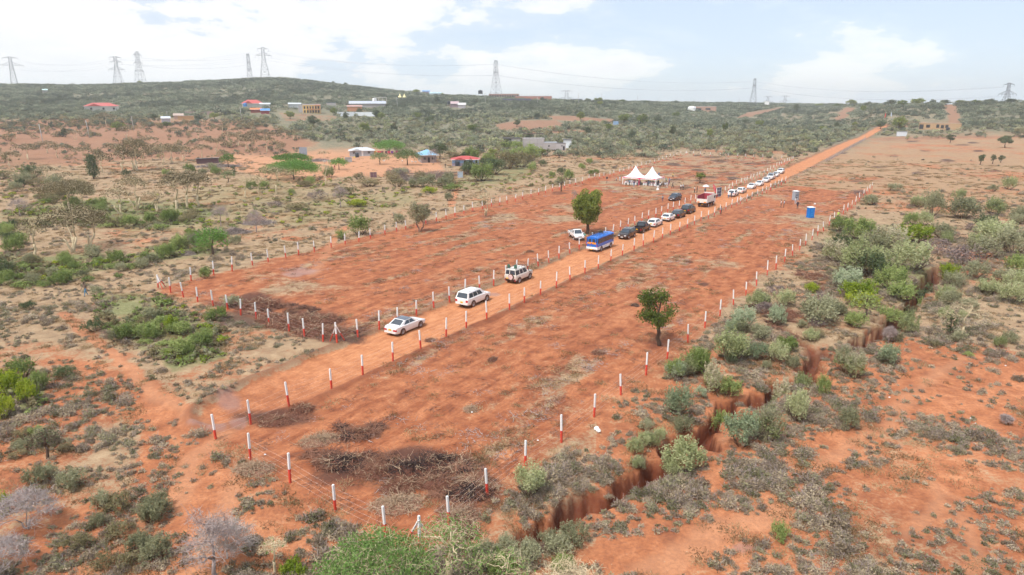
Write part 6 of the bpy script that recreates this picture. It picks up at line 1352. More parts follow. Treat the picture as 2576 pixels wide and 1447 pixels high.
# ------------------------------------------------------------ pole line on the left and single poles
M_conc = plain('pole_concrete', (.50,.48,.47), .85, 0, .1)
POLES = [(108.8, 361, 314.5, 'leftmost grey utility pole before the bush at the left'), (225, 347.5, 305, 'second grey utility pole from the left edge'), (337, 329, 293, 'grey utility pole standing left of the low brown houses'), (609, 306, 274, 'grey utility pole before the orange roofed house'), (423, 303, 279.6, 'short pale pole in front of the grey house below the hill'),
         (762, 290, 268, 'thin pole in front of the ochre block'), (1000, 272, 246, 'white pole on a thick base right of the workshop'), (1221, 262, 236, 'thin pole below the skyline tank tower'), (1353, 264, 242, 'utility pole before the red brick shell'), (1455.5, 262, 237.5, 'utility pole right of the red brick shell'), (1514, 257, 236, 'thin pole on the horizon plain, left one'), (1604, 256, 239.5, 'thin pole on the horizon plain, middle one'), (1658, 257, 243, 'thin pole on the horizon plain, right one'), (1859, 262, 246, 'short pole left of the narrow dark pylon')]
for (u, vb, vt, lab) in POLES:
    x, y, z = P3(u, vb); Hh = (vb-vt)/vper(x, y)*1.02; t = thing('utility_pole', (x, y, z), facing(x, y), lab, 'utility pole', 'utility poles'); b = MB(); b.tube([(0, 0, -.3), (-Hh*.02, 0, Hh*.5), (-Hh*.05, 0, Hh)], [.22*Hh/10, .18*Hh/10, .13*Hh/10], 7); b.obj('pole', [M_conc], t, smooth=True)
    b = MB(); b.box((-Hh*.047, 0, Hh*.95), (1.4*Hh/10, .10, .10)); [b.cyl((-Hh*.047+q*Hh/10, 0, Hh*.97), .05, .3, 6) for q in (-.6, 0, .6)]; b.obj('crossbar', [M_stick], t)
# ------------------------------------------------------------ single trees
TREEC = {}
ORD = ['nearest', 'second nearest', 'third nearest', 'fourth nearest', 'fifth nearest', 'sixth nearest', 'seventh nearest', 'eighth nearest', 'ninth nearest', 'tenth nearest', 'eleventh nearest', 'twelfth nearest']
def tree(name, u, v, wpx, hpx, kind, leaf, bk, label, group=None, seed=0, dens=1.0, leafsz=.16, lean=(0, 0), fork=None, stems=1, twig=None, cat='tree', base=None, rz=None):
    p = at(u, v) if base is None else base; x, y = p; s = vper(x, y); W = wpx/s; Hh = hpx/s*1.03
    tm, cm = make_tree(kind, Hh, W, seed or int(u*7+v), leaf, bk, dens, leafsz, lean, fork, stems, twig)
    t = thing(name, (x, y, gz(x, y)), 0 if rz is None else rz, label, cat, group); link('trunk', tm, t); link('crown', cm, t); return t
tree('tree', 1478, 588.2, 84, 113, 'round', LM['mid'], bark, 'tall dense green tree with a leaning trunk beside the minibus', dens=3.6, leafsz=.20, lean=(.1, .1), fork=.22, seed=11, twig=.1)
tree('tree', 1658, 870, 122, 143, 'round', LM['mid'], bark, 'slender young tree with a yellow green side inside the right plot', dens=1.3, leafsz=.12, lean=(-.55, 0), fork=.34, seed=22, twig=.3)
tree('tree', 1057.8, 583, 64, 76, 'round', LM['greygreen'], bark_red, 'rounded grey green tree on the far fence line of the left plot', dens=1.5, leafsz=.14, fork=.26, seed=5, stems=2, twig=.5)
tree('tree', 1412.2, 482, 26, 42, 'umbrella', LM['greygreen'], bark, 'small flat topped tree among the fence posts left of the marquee', dens=.45, leafsz=.2)
tree('tree', 1759.5, 461, 30, 27, 'round', LM['mid'], bark, 'small leaning green tree on the straw coloured ground beyond the truck', dens=1.6, leafsz=.2, fork=.3, lean=(.5, 0))
tree('sapling', 1444, 514, 17, 34, 'dead', LM['greygreen'], bark_grey, 'thin half bare sapling behind the tall tree in the left plot', dens=.3, leafsz=.14)
tree('sapling', 1221, 543.5, 36, 56, 'fever', LM['greygreen'], bark_pale, 'pale stemmed sapling rising from a burnt patch at the far fence of the left plot', dens=.35, leafsz=.12, stems=2, twig=.5)
UMB = [(536.3,642,87,66,'acacia','bright green flat topped tree nearest the left plot corner'),(574.7,457.5,37,28,'acacia_dull','small flat topped tree below the plum shed, nearer one'),(574.7,421,37,34,'acacia','round green tree standing right of the plum shed'),
       (736.3,414,92,27,'acacia','wide bright flat topped tree at the left of the farmyard, farther of two'),(739,451.5,127,40,'acacia','widest bright green umbrella tree in front of the farmyard'),(853,427.5,48,29,'acacia','small bright umbrella tree before the iron house'),
       (955,414,48,30,'acacia_dull','grey green umbrella tree in the middle of the farmyard'),(1025,415.5,67,38,'acacia_dull','spreading grey green acacia covering the left of the blue roofed house'),(980.7,387,76,33,'acacia','bright green umbrella tree over the clothesline'),
       (1106.9,399,60,36,'dark','dark green tree right of the blue roofed house'),(1139,410,48,30,'olive','olive bushy tree between the two coloured roof houses'),(1196,401,36,22,'olive','olive tree just behind the light blue house on its right')]
for (u, v, w_, h_, lf, lab) in UMB:
    tree('umbrella_tree' if lf != 'dark' else 'tree', u, v, w_, h_*(1.18 if lf == 'acacia' and w_ > 100 else 1), 'umbrella' if lf in ('acacia', 'acacia_dull') else 'round', LM[lf], bark, lab, 'flat topped trees on the left plain' if lf in ('acacia', 'acacia_dull') else None, dens=1.35 if lf == 'acacia' else 1.0, leafsz=.20 if v > 440 else .28, fork=.34)
tree('tree', 236.3, 450, 33, 60, 'column', LM['dark'], bark, 'dense dark columnar tree standing alone on the left plain', dens=2.4, leafsz=.26)
tree('tree', 589.5, 439.8, 16, 23, 'column', LM['dark'], bark, 'small dense dark tree beside the two little green trees', dens=2, leafsz=.26)
tree('acacia', 2174, 795, 78, 66, 'umbrella', LM['green'], bark, 'tiered green acacia on the gully edge below the bush thicket', dens=1.1, leafsz=.13, fork=.45)
tree('thorn_tree', 2418.6, 853, 118, 88, 'dead', LM['tan'], bark_pale, 'pale bare branching thorn tree on the right beyond the gully', dens=.05, leafsz=.08, fork=.34, twig=.7, seed=77)
tree('tree', 2389, 846, 44, 58, 'column', LM['dark'], bark, 'dark ivy covered stump beside the pale bare thorn tree', dens=1.3, leafsz=.12, seed=78)
FEV = [(185.3,637,140,98,'fever',4,'large many stemmed pale trunked tree in the left foreground plain',.35),(91.3,643,62,78,'fever',1,'thin pale trunked tree left of the many stemmed one',.3),(176,533,114,68,'fever',1,'broad brownish canopy tree behind the many stemmed one',1.0),(208,515,56,36,'dark',1,'dark olive crowned tree at the right of the broad brownish one',.9),
       (226,621,94,86,'fever',2,'brown shaggy tree right of the many stemmed one',.8),(302,539,58,62,'fever',2,'white stemmed tree, first from the left in the thorn grove',.3),(342.4,528,62,82,'fever',3,'tall grey branched tree, second in the thorn grove',.4),(393.4,534,44,49,'fever',2,'short spindly tree, third in the thorn grove',.3),
       (447,538,64,90,'fever',1,'leaning white stemmed tree, fourth in the thorn grove',.5),(472,524,72,82,'fever',1,'brown crowned tree, fifth in the thorn grove',.6),(499.5,522,64,79,'fever',1,'brown crowned tree at the right end of the thorn grove',.6),(617.7,498,30,48,'tan',1,'thin pale bare sapling between the grove and the far fence',.1),
       (651,489.5,40,42,'tan',1,'thin pale bare sapling right of another one above the grey dead trees',.1),(696,490,80,62,'fever',1,'yellowish fan shaped bare tree in front of the wide umbrella tree',.25),(819.6,465,31,48,'tan',1,'bare cream sapling right of the wide umbrella tree',.05)]
for i, (u, v, w_, h_, lf, st_n, lab, dn) in enumerate(FEV):
    tree('thorn_tree', u, v, w_*1.08, h_*1.08, 'fever', LM[lf] if dn > .15 else LM['tan'], bark_pale, lab, 'pale stemmed thorn trees on the left plain', dens=dn*1.25, leafsz=.14, stems=st_n, twig=.55+.2*dn)
FV2 = [(257,435.4,60,46),(314.2,433,50,56),(335.7,428,44,50),(345.9,430,82,76),(361.2,421,40,46),(408,414,48,44),(432.4,411,60,46),(461.9,404.5,44,36),(508.9,399,44,34),(547.9,387,46,38),(577,363.5,36,30),(598.9,367,40,34),(619,379,44,34),(631,376.5,50,40),(671.4,383,44,38),(147.7,398,50,34),(267,316,42,30),(318,347,40,28),(120,386,46,30),(70,402,56,36),(210,404,50,34),(290,398,48,36),(376,372,44,28),(520,372,42,26),(560,340,40,24),(690,362,44,28),(24,420,60,36),(440,345,36,22),(120,455,54,34),(165,466,48,30),(640,350,36,22),(600,345,36,24),(40,350,42,24),(190,352,36,22),(500,350,36,22),(740,352,40,24),(815,398,30,16)]
for i, (u, v, w_, h_) in enumerate(FV2):
    side = 'left' if u < 240 else ('middle' if u < 480 else 'right')
    tree('thorn_tree', u, v, w_, h_, 'fever', LM['fever'], bark_pale, 'brown crowned thorn tree in the %s of the far left grove' % side, 'thorn trees of the far left grove, %s' % side, dens=.62, leafsz=.24, stems=1+(i % 2), twig=.3)
DEAD = [(645.9,585,44,52,'grey leafless tree, right one of two dead trees on the left plain'),(555.4,568,38,47,'grey leafless tree, left one of two dead trees on the left plain'),(856.6,520.5,36,48,'grey leafless tree halfway between farmyard gate and left plot'),(51,544,46,40,'pinkish grey leafless tree at the left edge of the plain'),
        (1090,412,26,34,'grey bare tree in front of the stone house'),(2235,862,30,40,'small grey dead shrub on the right scrub near the pale bare tree'),(2508,606,40,26,'grey bare small tree in the far right scrub'),(2530,1165-100,24,20,'dark twisted dead bush at the right edge')]
for (u, v, w_, h_, lab) in DEAD: tree('dead_tree', u, v, w_, h_, 'dead', None, bark_grey, lab, 'leafless grey trees', twig=1.1)
# foreground dead trees and thorn trees
def tree_m(name, x, y, Hh, W, kind, leaf, bk, label, **k):
    cat = k.pop('cat', 'tree'); grp = k.pop('group', None); seed = k.pop('seed', 1)
    tm, cm = make_tree(kind, Hh, W, seed, leaf, bk, **k); t = thing(name, (x, y, gz(x, y)), 0, label, cat, grp); link('trunk', tm, t); link('crown', cm, t); return t
p = flat(545, 1462); tree_m('dead_tree', p[0], p[1], 3.7, 2.6, 'dead', None, bark_grey, 'gnarled leafless tree at the bottom left of the scene', twig=.9, seed=5, fork=.35)
p = flat(572, 1405); tree_m('thorn_bush', p[0], p[1], 1.7, 2.6, 'dead', None, plain('twig_pale', (.46,.40,.36), .9, 0, .2), 'pale spiky thorn bush in front of the gnarled leafless tree', twig=1.6, seed=6, fork=.2, cat='bush')
p = flat(70, 1330); tree_m('thorn_bush', p[0], p[1], 2.1, 3.0, 'dead', None, plain('twig_lilac', (.40,.34,.32), .9, 0, .2), 'large pinkish grey leafless thorn bush at the lower left edge', twig=1.7, seed=7, fork=.22, stems=3, cat='bush')
p = flat(-8, 1442); tree_m('thorn_bush', p[0], p[1], 1.7, 2.9, 'dead', None, MATS['twig_lilac'], 'pale leafless thorn bush in the bottom left corner', twig=1.5, seed=8, fork=.22, stems=2, cat='bush')
p = flat(950, 1535); tree_m('thorn_tree', p[0], p[1], 3.5, 5.4, 'umbrella', LM['thorn'], bark_pale, 'big feathery green thorn tree at the bottom centre edge', dens=3.0, seed=9, leafsz=.08, fork=.3, stems=3, twig=.35)
p = flat(1128, 1476); tree_m('thorn_tree', p[0], p[1], 3.6, 4.0, 'umbrella', LM['thorn'], bark_pale, 'sparse pale branched thorn tree right of the big feathery one', dens=.6, seed=10, leafsz=.065, fork=.42, stems=1, twig=.4)
p = flat(1262, 1510); tree_m('thorn_tree', p[0], p[1], 2.3, 2.7, 'fever', LM['thorn'], bark_pale, 'low green thorn tree over the near end of the gully', dens=1.0, seed=12, leafsz=.08, fork=.25, stems=3, twig=.25)
p = flat(1440, 1560); tree_m('thorn_tree', p[0], p[1], 2.4, 3.6, 'dead', None, bark_pale, 'pale bare branches of a thorn tree at the bottom right of centre', seed=13, fork=.25, stems=2, twig=.4)
p = flat(692, 1440); tree_m('sapling', p[0], p[1], 1.9, 1.3, 'fever', LM['thorn'], bark_pale, 'wispy green sapling left of the big feathery thorn tree', dens=.35, seed=14, leafsz=.07, twig=.5)
p = flat(120, 1150); tree_m('tree', p[0], p[1], 2.2, 2.0, 'umbrella', LM['dark'], bark, 'small dark crooked tree in the lower left scrub', dens=.5, seed=15, leafsz=.09, fork=.4, twig=.4)
# darker trees standing out of the mid-distance bush
DK = [(918,337,32,28),(992,339,20,28),(1080,313,30,18),(1190,333,32,20),(1460,306,24,24),(1330,355,24,22),(1300,320,22,16),(1570,310,36,24),(1615,316,32,28),(1655,312,24,22),(1690,345,20,28),(1785,348,18,24),(1823,333,18,22),(1590,356,20,28),(1440,380,22,20),(1910,320,22,16),(1700,296,24,14),(1875,282+30,18,12),(2003,283,16,20),(2170,284,16,20),(2260,328,40,32),(2215,325,26,20),(2105,325,18,16),(2070,332,22,14),(2150,310+12,16,14),(1275,378,30,26),(1480,340,22,20),(1530,330,22,20),(840,290,20,18),(905,290,20,18),(950,300,30,22),(1050,300,24,18),(960,262+40,22,18),(870,283+20,18,20),(790,318,34,26),(730,300,28,20),(300,330,40,22),(165,345,26,22),(390,300,20,14),(420,322,26,16),(540,300,26,16),(500,305,24,16),(1100,262,16,18),(1360,392,30,18),(1240,392,30,18),(1650,352,22,16),(1350,300,18,14),(1510,268,18,12)]
dkp = [make_tree('round', 6, 6.2, 100+i, LM['dark'] if i % 3 else LM['mid'], bark, 1.5, .42, fork=.22) for i in range(4)]
for i, (u, v, w_, h_) in enumerate(DK):
    x, y = at(u, v); s = vper(x, y); tm, cm = dkp[i % 4]; t = thing('dark_tree', (x, y, gz(x, y)), i*1.7, '', 'tree', 'dark trees in the mid distance bush'); link('trunk', tm, t); link('crown', cm, t)
    t.scale = (w_/s/6.2, w_/s/6.2, h_/s/6*1.05)
    reg = 'left of the village' if u < 700 else 'around the village and white wall' if u < 1000 else 'in the bush behind the farmyard' if u < 1260 else 'round the red field beyond the block compound' if u < 1500 else 'in the bush between red field and far fence' if u < 1800 else 'near the far road bend'
    t['label'] = 'dark round crowned tree %s' % reg; t['group'] = 'dark trees '+reg
for (u, v, w_, h_, lab) in [(2390,415-55,24,22,'small round tree in the upper right field, left of two pairs'),(2435,378+2,28,30,''),(2466,415,26,26,'left one of three small trees in the right field'),(2497,413,18,24,'middle one of three small trees in the right field'),(2517,410,20,18,'right one of three small trees in the right field'),(2527,372,38,30,'larger dark tree near the right edge of the right field'),(2575,345,50,28,'pale green tree at the right edge before the ridge'),(2395,362,22,20,'')]:
    if lab: tree('tree', u, v, w_, h_, 'round', LM['dark'] if 'pale' not in lab else LM['greygreen'], bark, lab, dens=1.2, leafsz=.3, fork=.3)
# ------------------------------------------------------------ bushes drawn one by one
BUSHP = {}
def bushproto(kind):
    if kind in BUSHP: return BUSHP[kind]
    L = []
    for i in range(4):
        sd = hash_(kind)+i
        L.append({'sage': lambda: make_bush(2.6, 3.0, sd, LM['sage'], 1.0, .09), 'tanbloom': lambda: make_bush(3.0, 2.6, sd, LM['sage'], 1.0, .09, bloom=LM['tan']), 'blue': lambda: make_bush(2.6, 2.8, sd, LM['blue'], 1.0, .09), 'green': lambda: make_bush(2.3, 2.8, sd, LM['green'], 1.0, .085),
                  'grey': lambda: make_bush(2.3, 3.0, sd, LM['greygreen'], .9, .085), 'dark': lambda: make_bush(2.4, 2.8, sd, LM['dark'], .9, .09, sprig=False), 'lime': lambda: make_bush(1.6, 2.4, sd, LM['lime'], 1.0, .08), 'olive': lambda: make_bush(1.6, 2.4, sd, LM['olive'], .8, .08, sprig=False),
                  'twiggy': lambda: make_bush(2.2, 3.4, sd, plain('twig_mauve', (.20,.15,.14), .9, 0, .3, 3), .45, .075, sprig=False, twigm=bark_grey), 'lowgreen': lambda: make_bush(1.0, 2.2, sd, LM['green'], .9, .075, sprig=False)}[kind]())
    BUSHP[kind] = L; return L
def hash_(s): return sum(ord(c)*(i+3) for i, c in enumerate(s))*13
BD = {'sage': (3.0, 2.6), 'tanbloom': (2.6, 3.0), 'blue': (2.8, 2.6), 'green': (2.8, 2.3), 'grey': (3.0, 2.3), 'dark': (2.8, 2.4), 'lime': (2.4, 1.6), 'olive': (2.4, 1.6), 'twiggy': (3.4, 2.2), 'lowgreen': (2.2, 1.0)}
LOOK = {'sage': 'grey green leafy bush', 'tanbloom': 'bush with cream flower heads', 'blue': 'bluish green bush', 'green': 'fresh green bush', 'grey': 'dull grey green bush', 'dark': 'dark green bush', 'lime': 'yellow green bush', 'olive': 'olive brown bush', 'twiggy': 'mauve twiggy leafless bush', 'lowgreen': 'low green shrub'}
BPOS = []; bcount = [0]
MARKS = [(1720,1150,'at the widest part of the near gully'),(1330,1230,'beside the last posts of the right fence'),(1700,1030,'on the strip between right fence and gully'),(1830,930,'on the strip halfway along the right fence'),(2000,960,'along the middle gully stretch'),(2150,900,'at the gap between two gully stretches'),(2280,830,'beside the deep far gully'),(2110,720,'in the thicket by the brush heap'),(2200,620,'in the thick bush right of the right fence'),(2330,690,'at the top end of the gully'),(2480,620,'in the bush mass at the right edge'),(2450,760,'on the right side beyond the far gully'),(2300,1000,'on the open red slope at the right'),(2400,1180,'in the lower right scrub'),(1600,1330,'on the mound in front of the near gully'),
         (2300,520,'in the scrub right of the far fence end'),(2500,480,'in the right hand field'),(230,720,'in the green belt at the left'),(60,640,'at the left edge green belt'),(300,560,'under the thorn grove'),(180,520,'between the brown canopied trees'),(600,600,'on the plain left of the far fence'),(860,540,'on the plain beside the far fence'),(420,820,'in the green scrub before the short fence'),(120,860,'in the open scrub at the left'),(50,1000,'in the yellow green patch at the left edge'),(250,1080,'in the lower left scrub'),(200,1300,'near the pinkish grey thorn bush'),(650,1400,'left of the feathery thorn tree'),(1200,430,'in the hedge right of the red roofed house'),(1290,400,'in the hedge below the block compound'),(1100,450,'along the tilled patch'),(800,440,'at the farmyard edge'),(1480,430,'behind the marquee'),(1000,340,'in the bush behind the farmyard'),(1450,350,'in the bush by the block compound'),(1750,350,'in the bush beyond the far fence'),(2050,360,'in the bush beside the far road'),(2350,345,'near the unfinished tan house'),(500,400,'by the plum shed'),(300,440,'in the far left grove'),(1120,1330,'at the near corner of the right plot'),(930,560,'by the footpath through the far fence')]
PEND = []
def bush(u, v, w_, h_, kind, tagx=None):
    x, y = at(u, v); s = vper(x, y); bw, bh = BD[kind]; P = bushproto(kind); i = bcount[0]; bcount[0] += 1
    o = link('bush', P[i % 4], None, (x, y, gz(x, y)-.05), (0, 0, i*1.234)); sx_ = w_/s/bw*1.05; o.scale = (sx_, sx_, max(.4, h_/s/bh*1.05)); PEND.append((o, u, v, kind, w_/s, tagx)); BPOS.append((x, y, w_/s/2)); return o
for q in [(1836,908,95,82,'sage'),(1755,936,75,64,'green'),(1790,982,55,74,'tanbloom'),(1703,1044,66,82,'blue'),(1822,1044,58,54,'green'),(1973,972,64,80,'tanbloom'),(2024,955,52,55,'sage'),(2005,1057,68,80,'sage'),(1935,1110,64,96,'tanbloom'),(2069,987,38,48,'green'),(2152,952,56,68,'tanbloom'),(2125,935,56,60,'tanbloom'),(2234,918,58,52,'blue'),(2283,838,46,54,'sage'),(1972,769,58,42,'sage'),(2060,812,108,66,'grey'),
          (2150,818,60,38,'green'),(2136,1073,62,52,'grey'),(2540,762,66,52,'sage'),(2376,753,50,42,'sage'),(1330,1245,86,84,'sage'),(1720,1178,108,86,'sage'),(1865,1120,90,86,'blue'),(1690,1180,50,50,'sage'),(1995,915,40,36,'grey'),(1910,850,60,36,'grey'),(2250,860,40,30,'grey'),(1668,752,0,0,'x'),
          (2116,640,60,62,'dark'),(2105,662,66,58,'tanbloom'),(2150,690,96,82,'sage'),(2190,700,90,78,'dark'),(2215,690,84,66,'sage'),(2240,730,80,60,'green'),(2130,730,80,56,'blue'),(2160,600,84,50,'green'),(2115,585,60,38,'green'),(2200,640,86,60,'grey'),(2245,640,90,66,'tanbloom'),(2290,680,96,74,'sage'),(2330,700,84,66,'dark'),(2345,725,66,58,'green'),(2300,740,84,56,'grey'),(2270,755,80,46,'green'),(2160,755,90,44,'lime'),
          (2170,770,80,30,'lime'),(2240,785,70,30,'green'),(2280,790,60,50,'green'),(2360,640,86,46,'twiggy'),(2420,665,100,62,'twiggy'),(2470,650,70,56,'grey'),(2300,610,90,46,'lime'),(2370,600,60,36,'grey'),(2500,620,104,66,'sage'),(2550,640,90,62,'grey'),(2480,575,60,40,'dark'),(2560,690,70,50,'green'),(2400,720,60,40,'grey'),(2450,700,66,44,'grey'),(2385,700,50,40,'lime'),(2560,730,70,50,'sage'),(2480,740,60,40,'sage'),(2520,710,50,34,'grey'),
          (2390,770,56,42,'grey'),(2440,780,50,30,'grey'),(2110,790,40,30,'grey'),(2060,760,50,28,'twiggy'),(2040,735,40,24,'lime'),(1950,740,50,26,'twiggy'),(2290,566,36,30,'green'),(2345,545,50,62,'grey'),(2420,550,90,50,'grey'),(2500,540,60,40,'sage'),(2160,495,34,22,'twiggy'),(2190,515,46,24,'grey'),(2200,470,0,0,'x'),(2250,480,40,18,'grey'),(2560,560,50,40,'grey'),(2560,980,0,0,'x'),
          (430,835,40,40,'lime'),(372,845,70,34,'green'),(460,893,70,42,'green'),(510,875,60,36,'green'),(385,800,60,26,'grey'),(240,830,60,34,'dark'),(245,745,34,28,'grey'),(320,850,70,34,'green'),(545,800,60,30,'green'),(585,770,50,28,'grey'),(516,700,34,24,'green'),(575,745,0,0,'x'),(265,800,40,22,'olive'),(70,780,38,26,'dark'),(160,950,62,34,'dark'),(55,950,70,50,'green'),(25,1000,80,66,'lime'),(70,1010,60,54,'lime'),(100,980,50,46,'green'),(10,1050,60,56,'lime'),(95,1100,40,24,'green'),(12,1290,44,56,'lime'),
          (735,1450,70,42,'lime'),(880,1100-1,0,0,'x'),(8,700,60,60,'dark'),(905,590,60,46,'green'),(857,600,28,24,'green'),(1005,560,30,22,'grey'),(890,530+10,0,0,'x'),(1215,515,22,20,'olive'),(1130,505,26,14,'grey'),(1036,468,20,12,'dark'),(1340,430,26,18,'green'),(1365,418,22,18,'dark'),(1210,455,66,42,'green'),(1240,440,70,50,'dark'),(1275,425,80,48,'olive'),(1310,420,76,46,'olive'),(1335,405,50,40,'green'),(1180,440,50,34,'dark'),(1150,450,0,0,'x'),(1430,452,30,22,'green'),(1412,440,26,20,'dark'),
          (1290,378,60,22,'green'),(1320,390,60,20,'green'),(1290,400,70,22,'green'),(1530,1215,0,0,'x'),(2350,875,26,18,'olive'),(2490,890,0,0,'x'),(2436,895,30,14,'lowgreen'),(2510,1090,0,0,'x'),(1960,1360,50,48,'green'),(1655,770,0,0,'x'),(2330,935,0,0,'x'),(1060,470,60,24,'grey'),(1000,470,50,24,'olive'),(930,470,60,24,'olive'),(870,490,60,26,'olive'),(800,500,60,24,'twiggy'),(900,520,50,18,'lime'),(740,528,66,20,'olive'),(690,520,60,16,'twiggy'),
          (1120,470,60,22,'grey'),(1140,480,50,18,'green'),(1080,485,44,14,'lime')]:
    if q[4] != 'x': bush(*q)
for (q, n, kinds, sz) in [([(0,650),(120,660),(260,640),(330,655),(380,640),(500,600),(560,610),(500,640),(330,690),(150,720),(0,730)], 60, ('green','lowgreen','lowgreen','olive','lowgreen','grey'), (26,50)), ([(100,500),(220,510),(300,545),(470,550),(490,530),(560,540),(420,580),(200,570)], 34, ('green','lowgreen','lowgreen','olive'), (26,48)),
                        ([(450,600),(560,590),(600,620),(500,640)], 5, ('green','grey'), (30,46)), ([(250,860),(420,760),(520,820),(520,900),(420,900),(330,880)], 22, ('lowgreen','lowgreen','grey','green','olive'), (24,50)), ([(0,560),(110,560),(120,640),(0,650)], 8, ('green','olive','dark'), (30,60)), ([(60,440),(220,470),(260,500),(120,510),(0,500),(0,440)], 14, ('grey','olive','dark'), (26,50)),
                        ([(1130,455),(1000,440),(960,445),(960,462),(1150,462)], 14, ('olive','grey','twiggy'), (22,40)), ([(1540,1090),(1640,1050),(1690,1110),(1640,1190),(1560,1150)], 8, ('grey','sage'), (34,60)), ([(1640,1000),(1760,860),(1900,760),(2050,860),(2000,900),(1860,980),(1700,1100)], 26, ('grey','sage','green','twiggy','blue'), (30,70)), ([(2020,760),(2140,780),(2130,850),(2080,860),(2000,850)], 8, ('grey','twiggy','sage','olive'), (26,56)),
                        ([(2360,720),(2576,700),(2576,900),(2380,860)], 8, ('grey','sage','twiggy','grey'), (22,42)), ([(2200,560),(2560,560),(2576,620),(2400,640)], 10, ('grey','sage','twiggy'), (28,50)), ([(2220,500),(2576,470),(2576,560),(2260,560)], 9, ('grey','sage','olive'), (22,46)), ([(1150,410),(1230,405),(1260,440),(1180,450)], 6, ('green','dark'), (30,50)), ([(1120,1440),(1330,1290),(1500,1330),(1420,1447),(1200,1460)], 12, ('grey','grey','green'), (50,90)),
                        ([(300,440),(540,420),(560,440),(320,450)], 8, ('green','dark','grey'), (16,30)), ([(560,440),(700,470),(900,430),(930,450),(700,520)], 8, ('olive','green'), (18,34)), ([(1340,440),(1500,400),(1560,390),(1500,440),(1400,470)], 8, ('green','grey'), (12,26)), ([(20,1070),(170,1120),(190,1220),(60,1260),(0,1200)], 10, ('grey','olive','grey'), (40,80)), ([(250,1270),(400,1240),(420,1400),(250,1447),(180,1400)], 13, ('grey','olive','grey'), (40,80))]:
    rng = np.random.default_rng(int(q[0][0]+n)); P_ = np.array(q, float); c = 0; tries = 0
    while c < n and tries < 4000:
        tries += 1; u = rng.uniform(P_[:, 0].min(), P_[:, 0].max()); v = rng.uniform(P_[:, 1].min(), P_[:, 1].max())
        if inpoly(np.array([u]), np.array([v]), q)[0]:
            x, y = at(u, v)
            if gully(np.array([x]), np.array([y]))[0] > .5 or sdpoly(np.array([x]), np.array([y]), PLOT_R)[0] > -.8 or sdpoly(np.array([x]), np.array([y]), PLOT_L)[0] > -1: continue
            w_ = rng.uniform(*sz); k = kinds[rng.integers(len(kinds))]; bush(u, v, w_, w_*BD[k][1]/BD[k][0]*rng.uniform(.75, 1.0), k); c += 1
# the largest stay objects of their own, the small far ones become one mass
PEND.sort(key=lambda q: -(q[4]*vper(q[0].location.x, q[0].location.y)))
SMALL = PEND[280:]; PEND = PEND[:280]
# labels: look + place, told apart by order of distance
keyed = {}
for o, u, v, kind, wm, tx in PEND:
    mk = min(MARKS, key=lambda m_: (m_[0]-u)**2+((m_[1]-v)*1.6)**2)[2]; sz = 'big ' if wm > 4.2 else ('small ' if wm < 2.0 else ''); keyed.setdefault((sz+LOOK[kind], mk), []).append((v, u, o))
for (lk, mk), L in keyed.items():
    L.sort(key=lambda q: -q[0])
    for i, (v, u, o) in enumerate(L):
        lab = '%s %s' % (lk, mk) if len(L) == 1 else '%s %s%s' % (ORD[min(i, 11)], lk, ' '+mk) if i < len(L)-1 or len(L) > 12 else 'farthest %s %s' % (lk, mk)
        tag(o, lab, 'bush', 'bushes '+mk)
